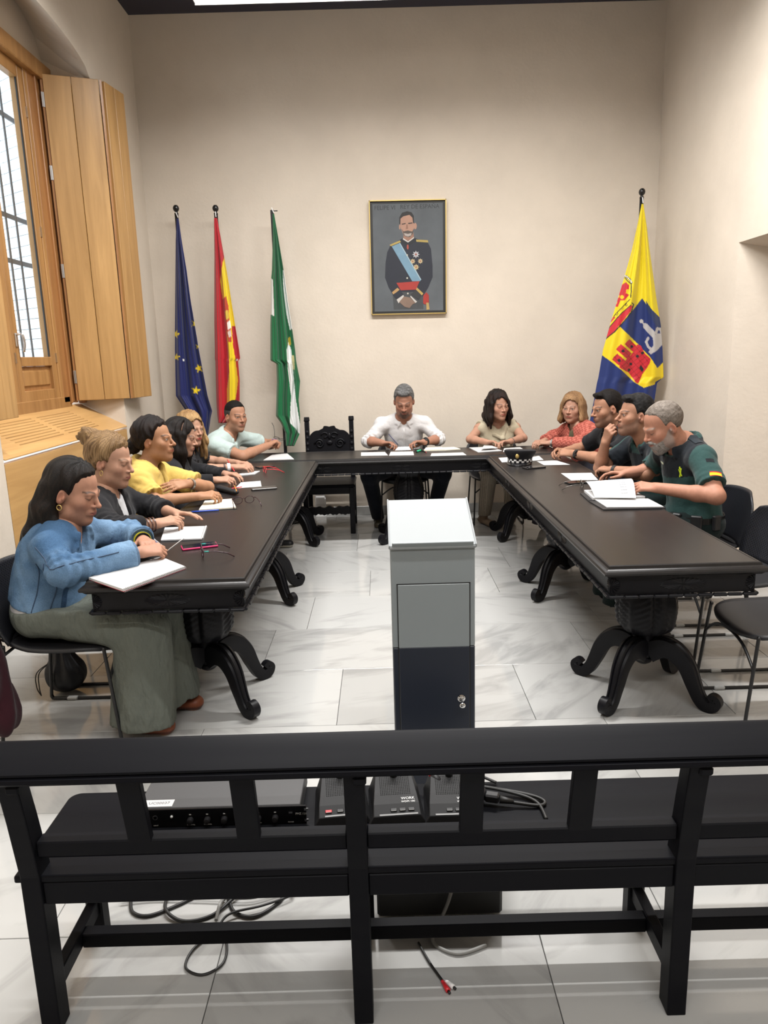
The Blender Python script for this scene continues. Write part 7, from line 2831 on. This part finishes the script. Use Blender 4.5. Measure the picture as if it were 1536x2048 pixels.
NV, SKN = (0.012, 0.016, 0.030), (0.48, 0.27, 0.19)
paint('painted_trousers', [(500, 1500), (1000, 1500), (1010, 1840), (520, 1840)], (0.06, 0.065, 0.07))
paint('painted_tunic', [(690, 700), (860, 700), (1090, 780), (1140, 880), (1165, 1150), (1165, 1330), (1090, 1500), (1000, 1640), (900, 1560), (610, 1560), (540, 1650), (440, 1480), (385, 1320), (400, 1080), (430, 920), (480, 820)], NV)
paint('painted_neck', [(700, 620), (860, 620), (865, 700), (770, 750), (695, 705)], (0.36, 0.19, 0.13))
paint('painted_face', [(640, 400), (700, 340), (830, 340), (870, 400), (868, 560), (830, 650), (770, 690), (700, 650), (660, 560)], SKN)
paint('painted_ear', oval(890, 520, 24, 50), SKN)
paint('painted_ear', oval(640, 530, 14, 40), SKN)
paint('painted_hair', [(632, 480), (635, 380), (680, 310), (760, 288), (830, 305), (868, 360), (872, 480), (855, 470), (845, 390), (800, 345), (700, 365), (655, 400), (650, 490)], (0.02, 0.018, 0.018))
paint('painted_beard', [(672, 560), (700, 600), (770, 585), (840, 605), (862, 560), (850, 640), (800, 690), (770, 690), (710, 670)], (0.10, 0.075, 0.06))
paint('painted_chin', [(705, 625), (770, 640), (830, 625), (820, 665), (770, 682), (720, 665)], (0.48, 0.42, 0.38))
paint('painted_brow', [(672, 480), (735, 470), (735, 486), (675, 496)], (0.05, 0.03, 0.025))
paint('painted_brow', [(775, 470), (845, 462), (845, 480), (778, 488)], (0.05, 0.03, 0.025))
paint('painted_nose_shade', [(748, 490), (765, 490), (775, 560), (735, 565)], (0.30, 0.15, 0.10))
paint('painted_collar', [(690, 700), (770, 755), (865, 690), (875, 740), (770, 800), (685, 740)], (0.7, 0.66, 0.62))
paint('painted_stand_collar', [(680, 720), (770, 775), (880, 700), (900, 760), (775, 830), (660, 775)], (0.010, 0.012, 0.018))
paint('painted_sash', [(505, 830), (640, 778), (975, 1360), (960, 1390), (830, 1390)], (0.19, 0.34, 0.46))
paint('painted_sash_edge', [(630, 782), (642, 778), (978, 1365), (966, 1375)], (0.42, 0.55, 0.62))
paint('painted_epaulette', [(470, 805), (640, 738), (655, 765), (490, 828)], (0.48, 0.36, 0.10))
paint('painted_epaulette', [(900, 730), (1090, 745), (1098, 782), (905, 765)], (0.48, 0.36, 0.10))
paint('painted_waist_sash', [(570, 1410), (950, 1390), (890, 1525), (640, 1530)], (0.42, 0.035, 0.025))
for (cx, cy, r, cl) in ((895, 965, 62, (0.55, 0.55, 0.58)), (842, 1072, 46, (0.60, 0.48, 0.28)), (966, 1072, 46, (0.60, 0.48, 0.28)), (896, 1165, 52, (0.58, 0.46, 0.24))):
    paint('painted_star', [(cx + (r if k % 2 == 0 else r * 0.55) * math.sin(PI * k / 8), cy - (r if k % 2 == 0 else r * 0.55) * math.cos(PI * k / 8)) for k in range(16)], cl)
    paint('painted_star_centre', oval(cx, cy, r * 0.28, r * 0.28, 10), (0.35, 0.12, 0.08))
paint('painted_neck_order', [(752, 810), (775, 810), (780, 860), (765, 890), (748, 860)], (0.45, 0.08, 0.05))
for (cx, cy) in ((752, 972), (748, 1337), (755, 1584)):
    paint('painted_button', oval(cx, cy, 14, 14, 10), (0.65, 0.62, 0.52))
paint('painted_cuff', [(495, 1560), (585, 1488), (620, 1520), (520, 1600)], (0.50, 0.30, 0.12))
paint('painted_cuff', [(905, 1490), (1010, 1590), (985, 1620), (890, 1525)], (0.52, 0.36, 0.10))
paint('painted_sleeve', [(505, 1600), (625, 1525), (690, 1600), (560, 1670)], NV)
paint('painted_sleeve', [(890, 1530), (985, 1620), (930, 1690), (800, 1600)], (0.03, 0.032, 0.035))
paint('painted_shirt_cuff', [(570, 1680), (680, 1605), (690, 1630), (600, 1740)], (0.65, 0.62, 0.58))
paint('painted_shirt_cuff', [(800, 1620), (905, 1720), (880, 1740), (795, 1640)], (0.65, 0.62, 0.58))
paint('painted_hands', [(610, 1720), (690, 1630), (790, 1650), (880, 1740), (830, 1760), (780, 1820), (700, 1800)], (0.26, 0.17, 0.125))
paint('painted_hilt', [(1010, 1620), (1060, 1570), (1100, 1620), (1100, 1740), (1040, 1770), (1005, 1750)], (0.42, 0.03, 0.02))
paint('painted_scabbard', [(1055, 1740), (1095, 1740), (1110, 1850), (1060, 1855)], (0.50, 0.34, 0.12))
for (xa_, s_) in ((405, 'FELIPE VI'), (965, 'REY DE ESPAÑA')):
    M_ = PM @ Matrix.Translation(((xa_ - 150) / 1240 * pw, -((230 if xa_ < 600 else 222) - 115) / 1805 * ph_, 0.0303))
    text_mesh('painted_lettering', s_, 0.052, plain('dark_grey_lettering', (0.03, 0.032, 0.036), 0.7), cv, M_ @ Matrix.Scale(0.97, 4, (1, 0, 0)), 0.0002)

# white cable trunking at the foot of the back wall
tx = at(641, 1000, YB - 0.02)
tk = thing('wall_outlet', 'white socket box on trunking low on the back wall behind the empty chair', 'socket', (tx.x, YB, 0))
MB().box((tx.x, YB - 0.02, 0.12), (0.105, 0.035, 0.24), bev=0.004).build('trunking', 'white_plastic', tk)
MB().box((tx.x, YB - 0.045, 0.17), (0.09, 0.012, 0.085), bev=0.004).build('socket_plate', 'white_plastic', tk)

# ================================================================== on and under the bench
am = thing('mixer_amplifier', 'black rack mixer amplifier with knobs lying on the bench seat', 'amplifier', (-0.42, 1.68, SEAT))
ax0, ax1 = -0.640, -0.213
MB().box(((ax0 + ax1) / 2 - 0.004, 1.687, SEAT + 0.026), (0.405, 0.165, 0.046), bev=0.002).build('chassis', plain('dark_grey_steel', (0.045, 0.045, 0.047), 0.5), am)
fp = MB().box(((ax0 + ax1) / 2, 1.600, SEAT + 0.025), (ax1 - ax0, 0.006, 0.048), bev=0.001).build('front_panel', 'black_gloss', am)
for xx in (-0.50, -0.458, -0.416, -0.374, -0.332, -0.29):
    kb = MB().lathe([(0.0, 0.0), (0.008, 0.0), (0.007, 0.012), (0.0, 0.013)], 14, frame((xx, 1.597, SEAT + 0.020), (1, 0, 0), (0, 0, 1))).build('knob', 'black_plastic', fp, angle=40)
    MB().box((xx, 1.5965, SEAT + 0.034), (0.005, 0.0006, 0.0022)).build('knob_mark', 'white_plastic', fp)
MB().lathe([(0.006, 0.0), (0.006, 0.001), (0.0045, 0.001), (0.0045, 0.0)], 14, frame((-0.587, 1.5968, SEAT + 0.028), (1, 0, 0), (0, 0, 1))).build('jack', 'steel', fp)
MB().ball((-0.546, 1.596, SEAT + 0.030), 0.0035, 8, 6).build('power_light', 'white_plastic', fp)
for xx in (-0.252,):
    MB().box((xx, 1.5965, SEAT + 0.032), (0.009, 0.001, 0.004)).build('switch', 'steel', fp)
for zz in (0.010, 0.040):
    MB().box((-0.213, 1.5965, SEAT + zz), (0.010, 0.001, 0.006)).build('rack_slot', 'steel', fp)
text_mesh('lettering', 'PMZ 120', 0.0075, 'white_plastic', fp, frame((-0.226, 1.5965, SEAT + 0.028), (1, 0, 0), (0, 0, 1)), 0.0001)
for xx, s_ in ((-0.587, 'INPUT'), (-0.50, 'CHANNEL'), (-0.458, 'CHANNEL'), (-0.332, 'MASTER'), (-0.252, 'POWER')):
    text_mesh('lettering', s_, 0.0042, 'white_plastic', fp, frame((xx, 1.5965, SEAT + 0.006), (1, 0, 0), (0, 0, 1)), 0.0001)
st = MB().box((-0.585, 1.624, SEAT + 0.0495), (0.075, 0.028, 0.0006), bev=0.0).build('sticker', 'paper', am)
text_mesh('sticker_text', 'UC00037', 0.0135, 'ink', st, frame((-0.583, 1.624, SEAT + 0.0500), (1, 0, 0), (0, 1, 0)), 0.0001)


MAT['mic_black'] = plain('satin_black_plastic', (0.008, 0.008, 0.009), 0.55, spec=0.25)


def mic_base(label, x, y, ang, red):
    t = thing('conference_microphone', label, 'microphone', (x, y, SEAT), ang, group='conference microphone bases on the bench')
    w0, w1, d_ = 0.058, 0.072, 0.155
    # wedge: low front with button strip, rising to the back, sides splayed
    v = [(-w1, -d_ / 2, 0.0), (w1, -d_ / 2, 0.0), (w1 * .92, d_ / 2, 0.0), (-w1 * .92, d_ / 2, 0.0),
         (-w0, -d_ / 2 + 0.006, 0.020), (w0, -d_ / 2 + 0.006, 0.020), (w0, -d_ / 2 + 0.036, 0.034), (-w0, -d_ / 2 + 0.036, 0.034), (w0 * .8, d_ / 2 - 0.01, 0.062), (-w0 * .8, d_ / 2 - 0.01, 0.062)]
    b = MB().add(v, [(0, 3, 2, 1), (0, 1, 5, 4), (4, 5, 6, 7), (7, 6, 8, 9), (9, 8, 2, 3), (1, 2, 8, 6, 5), (0, 4, 7, 9, 3)])
    bd_ = b.build('housing', 'mic_black', t, local=True, bevel=0.002)
    sl_ = math.atan2(0.062 - 0.034, d_ - 0.046)
    M = Matrix.Translation((0, -d_ / 2 + 0.036, 0.0345)) @ Matrix.Rotation(sl_, 4, 'X')
    # perforated speaker grille: rows of small holes
    h_ = MB()
    for i in range(17):
        for j in range(12):
            h_.box(((i - 8) * 0.0046, 0.030 + j * 0.0052, 0.0), (0.0022, 0.0022, 0.0006), M=M)
    h_.build('speaker_holes', plain('grille_hole', (0.0015, 0.0015, 0.0015), 0.9), bd_, local=True)
    s2 = math.atan2(0.014, 0.030)
    M2 = Matrix.Translation((0, -d_ / 2 + 0.006, 0.0203)) @ Matrix.Rotation(s2, 4, 'X')
    MB().box((0.004, 0.004, 0.0), (0.095, 0.004, 0.001), M=M2).build('light_bar', plain('grey_strip', (0.25, 0.25, 0.25), 0.4), bd_, local=True)
    for k, xx in enumerate((-0.034, -0.005, 0.022, 0.044) if red else (-0.008, 0.014, 0.036)):
        MB().box((xx, 0.016, 0.001), (0.016, 0.008, 0.003), M=M2, bev=0.001).build('button', 'red' if red and k == 0 else 'black_plastic', bd_, local=True)
        MB().box((xx, 0.0125, 0.0022), (0.013, 0.0012, 0.002), M=M2).build('button_mark', 'grey_rubber', bd_, local=True)
    for s_, yy, sz in (('WORK', 0.014, 0.011), ('WDM 100', 0.004, 0.008)):
        text_mesh('lettering', s_, sz, 'white_plastic', bd_, W(t) @ M @ Matrix.Translation((0.030, yy, 0.0006)), 0.0001)
    MB().tube([(0, d_ / 2 - 0.03, 0.055), (0, d_ / 2 - 0.03, 0.085)], [0.010, 0.007], 12).build('gooseneck_socket', 'rubber', bd_, smooth=True, local=True)
    MB().tube(spline([(0, d_ / 2 - 0.03, 0.085), (0.0, d_ / 2 - 0.02, 0.10), (0.015, d_ / 2 + 0.02, 0.105), (0.03, d_ / 2 + 0.06, 0.075)], 6), 0.0045, 8).build('gooseneck', 'rubber', bd_, smooth=True, local=True)
    return t


mic_base('black microphone base with a red button, left of the bench post', -0.130, 1.663, 0.10, True)
mic_base('black microphone base between the bench post and the next slat', 0.008, 1.660, 0.06, False)
mic_base('black microphone base half hidden behind the bench slat', 0.150, 1.655, 0.0, False)


def cable(name, label, pts, r, mat, z=None, n=8, extra=None):
    p = spline(pts, n)
    o = MB().tube(p, r, 8).build(name, mat, None, smooth=True)
    tag(o, label, 'cable')
    return o


S4 = SEAT + 0.006
cable('microphone_cable', 'thin black microphone cables crossing behind the microphone bases', [(-0.02, 1.76, S4), (0.06, 1.74, S4 + .05), (0.13, 1.735, S4 + .06), (0.22, 1.755, S4 + .02), (0.28, 1.74, S4)], 0.004, 'rubber')
xl = thing('plug_cable', 'black plug connectors with red rings lying between the microphones', 'cable', (0.11, 1.70, SEAT))
for (a, b_) in (((0.075, 1.745, SEAT + .075), (0.125, 1.690, SEAT + .045)), ((0.10, 1.765, SEAT + .075), (0.16, 1.755, SEAT + .075))):
    a, b_ = Vector(a), Vector(b_)
    d_ = b_ - a
    MB().tube([a, a + d_ * 0.6], 0.005, 10).build('lead', 'rubber', xl, smooth=True)
    MB().tube([a + d_ * 0.6, b_], 0.0095, 12).build('plug', 'black_plastic', xl, smooth=True)
    MB().tube([a + d_ * 0.58, a + d_ * 0.66], 0.0102, 12).build('red_ring', 'red', xl, smooth=True)
pc_ = thing('power_cord', 'looped black power cord with plug on the bench seat', 'cable', (0.278, 1.680, SEAT))
MB().tube(spline([(0.155, 1.720, S4 + .02), (0.231, 1.708, S4 + .012), (0.345, 1.680, S4 + .004), (0.388, 1.655, S4), (0.373, 1.635, S4), (0.307, 1.642, S4 + .006)], 8), 0.0045, 8).build('cord', 'rubber', pc_, smooth=True)
MB().tube(spline([(0.164, 1.680, S4 + .015), (0.222, 1.695, S4 + .02), (0.317, 1.685, S4 + .004), (0.369, 1.648, S4), (0.378, 1.580, S4)], 8), 0.0045, 8).build('cord', 'rubber', pc_, smooth=True)
MB().tube([(0.307, 1.642, S4 + .008), (0.274, 1.648, S4 + .012)], [0.006, 0.010], 10).build('strain_relief', 'rubber', pc_, smooth=True)
MB().box((0.255, 1.652, S4 + .016), (0.036, 0.024, 0.022), rz=-0.3, bev=0.004).build('plug', 'black_plastic', pc_)
MB().box((0.222, 1.662, S4 + .02), (0.032, 0.034, 0.03), rz=-0.3, bev=0.005).build('coupler', 'black_plastic', pc_)

bxo = thing('equipment_case', 'black equipment case on the floor under the bench', 'case', (0.125, 1.87, 0))
MB().box((0.125, 1.87, 0.095), (0.35, 0.25, 0.17), bev=0.008).build('shell', 'rubber', bxo)
for sx in (-0.13, 0.13):
    for sy in (-0.09, 0.09):
        MB().lathe([(0, 0), (0.012, 0), (0.012, 0.012), (0, 0.012)], 10, Matrix.Translation((0.125 + sx, 1.87 + sy, 0))).build('foot', 'rubber', bxo)
ZF_ = 0.0055
cable('floor_cable', 'coiled black cables on the floor under the left of the bench', [(-0.78, 1.86, ZF_), (-0.755, 1.80, ZF_), (-0.70, 1.785, ZF_), (-0.62, 1.83, ZF_), (-0.56, 1.88, ZF_), (-0.50, 1.86, ZF_), (-0.46, 1.79, ZF_), (-0.40, 1.77, ZF_), (-0.34, 1.82, ZF_), (-0.31, 1.90, ZF_), (-0.36, 1.93, ZF_), (-0.45, 1.86, ZF_ + .008), (-0.52, 1.78, ZF_), (-0.60, 1.76, ZF_), (-0.66, 1.80, ZF_ + .008), (-0.67, 1.88, ZF_)], 0.005, 'rubber')
cable('floor_cable', 'second black coil overlapping the cables under the bench', [(-0.80, 1.84, ZF_ + .01), (-0.70, 1.85, ZF_ + .01), (-0.55, 1.84, ZF_ + .01), (-0.42, 1.83, ZF_ + .01), (-0.33, 1.86, ZF_ + .01), (-0.30, 1.84, ZF_ + .01), (-0.38, 1.80, ZF_ + .01), (-0.47, 1.77, ZF_ + .01), (-0.50, 1.72, ZF_), (-0.545, 1.66, ZF_), (-0.55, 1.60, ZF_), (-0.50, 1.575, ZF_), (-0.455, 1.61, ZF_), (-0.46, 1.68, ZF_), (-0.50, 1.74, ZF_)], 0.0035, 'rubber')
cable('floor_cable', 'grey cable with thick sleeve hanging under the left bench bay', [(-0.50, 1.84, ZF_), (-0.502, 1.80, ZF_ + .02), (-0.505, 1.755, ZF_ + .003)], 0.005, 'grey_rubber')
cable('floor_cable', 'grey cable leaning on the black equipment case', [(0.165, 1.728, 0.14), (0.145, 1.715, 0.08), (0.120, 1.70, 0.03), (0.10, 1.66, ZF_), (0.16, 1.62, ZF_), (0.24, 1.645, ZF_)], 0.005, 'grey_rubber')
rc = thing('audio_cable', 'black audio cable ending in red and white plugs on the floor', 'cable', (0.10, 1.55, 0))
MB().tube(spline([(0.06, 1.66, ZF_), (0.075, 1.62, ZF_), (0.092, 1.58, ZF_), (0.115, 1.535, ZF_)], 6), 0.0035, 8).build('lead', 'rubber', rc, smooth=True)
for (a, b_, m_) in (((0.113, 1.535, .007), (0.126, 1.505, .007), 'red'), ((0.120, 1.537, .007), (0.140, 1.515, .007), 'white_plastic')):
    a, b_ = Vector(a), Vector(b_)
    pl_ = MB().tube([a, a + (b_ - a) * 0.7, b_], [0.004, 0.006, 0.0065], 10).build('plug', m_, rc, smooth=True)
    MB().tube([b_, b_ + (b_ - a) * 0.25], 0.0035, 8).build('plug_tip', 'black_metal', pl_, smooth=True)
cable('network_cable', 'short grey cable with clear network plug by the black case', [(0.24, 1.735, ZF_), (0.27, 1.72, ZF_ + .01), (0.295, 1.727, ZF_ + .02)], 0.004, 'clear')

# drawstring bag under the first chair
bg_ = thing('drawstring_bag', 'black drawstring bag on the floor below the denim jacket', 'bag', (-1.56, 3.27, 0))
s_ = Sdf().ell((-1.56, 3.27, 0.085), (0.095, 0.085, 0.082)).cap((-1.56, 3.27, 0.13), (-1.57, 3.27, 0.22), 0.07, 0.04, k=0.04)
s_.fn(lambda P: 0.002 - P[:, 2], (-1.8, 3.0, -0.1), (-1.3, 3.5, 0.4), k=0.004, op='and')
s_.noise = lambda P: 0.006 * np.sin(np.arctan2(P[:, 1] - 3.27, P[:, 0] + 1.56) * 9 + 12 * P[:, 2]) * np.clip(P[:, 2] / 0.15, 0, 1)
v, f = s_.mesh(0.006)
mk('pouch', v, f, plain('black_nylon', (0.006, 0.006, 0.008), 0.5), bg_, smooth=True)
for k in (0, 0.012):
    MB().tube(spline([(-1.60, 3.24, 0.17), (-1.66 - k, 3.22, 0.12), (-1.665 - k, 3.21, 0.05), (-1.655, 3.20, 0.01)], 6), 0.0025, 6).build('cord', 'rubber', bg_, smooth=True)

# maroon jacket hanging on the first chair's back
mj = thing('hanging_jacket', 'dark maroon jacket hanging from the chair at the left border', 'jacket', (-1.60, 2.74, 0.1))
s_ = Sdf()
s_.cap((-1.600, 2.735, 0.66), (-1.57, 2.69, 0.40), 0.050, 0.070, flat=((1, 0, 0), 0.5))
s_.cap((-1.57, 2.69, 0.40), (-1.535, 2.68, 0.19), 0.070, 0.085, k=0.04, flat=((1, 0.2, 0), 0.55))
s_.cap((-1.66, 2.82, 0.66), (-1.65, 2.80, 0.25), 0.07, 0.10, k=0.04, flat=((1, 0, 0), 0.45))
s_.noise = lambda P: 0.008 * np.sin(P[:, 1] * 70 + 3 * np.sin(P[:, 2] * 12)) * np.clip((0.65 - P[:, 2]) / 0.3, 0, 1)
v, f = s_.mesh(0.007)
mk('cloth', v, f, 'cloth', mj, smooth=True, col=np.broadcast_to(np.array((0.030, 0.006, 0.010)), (len(v), 3)))

bpy.context.view_layer.update()
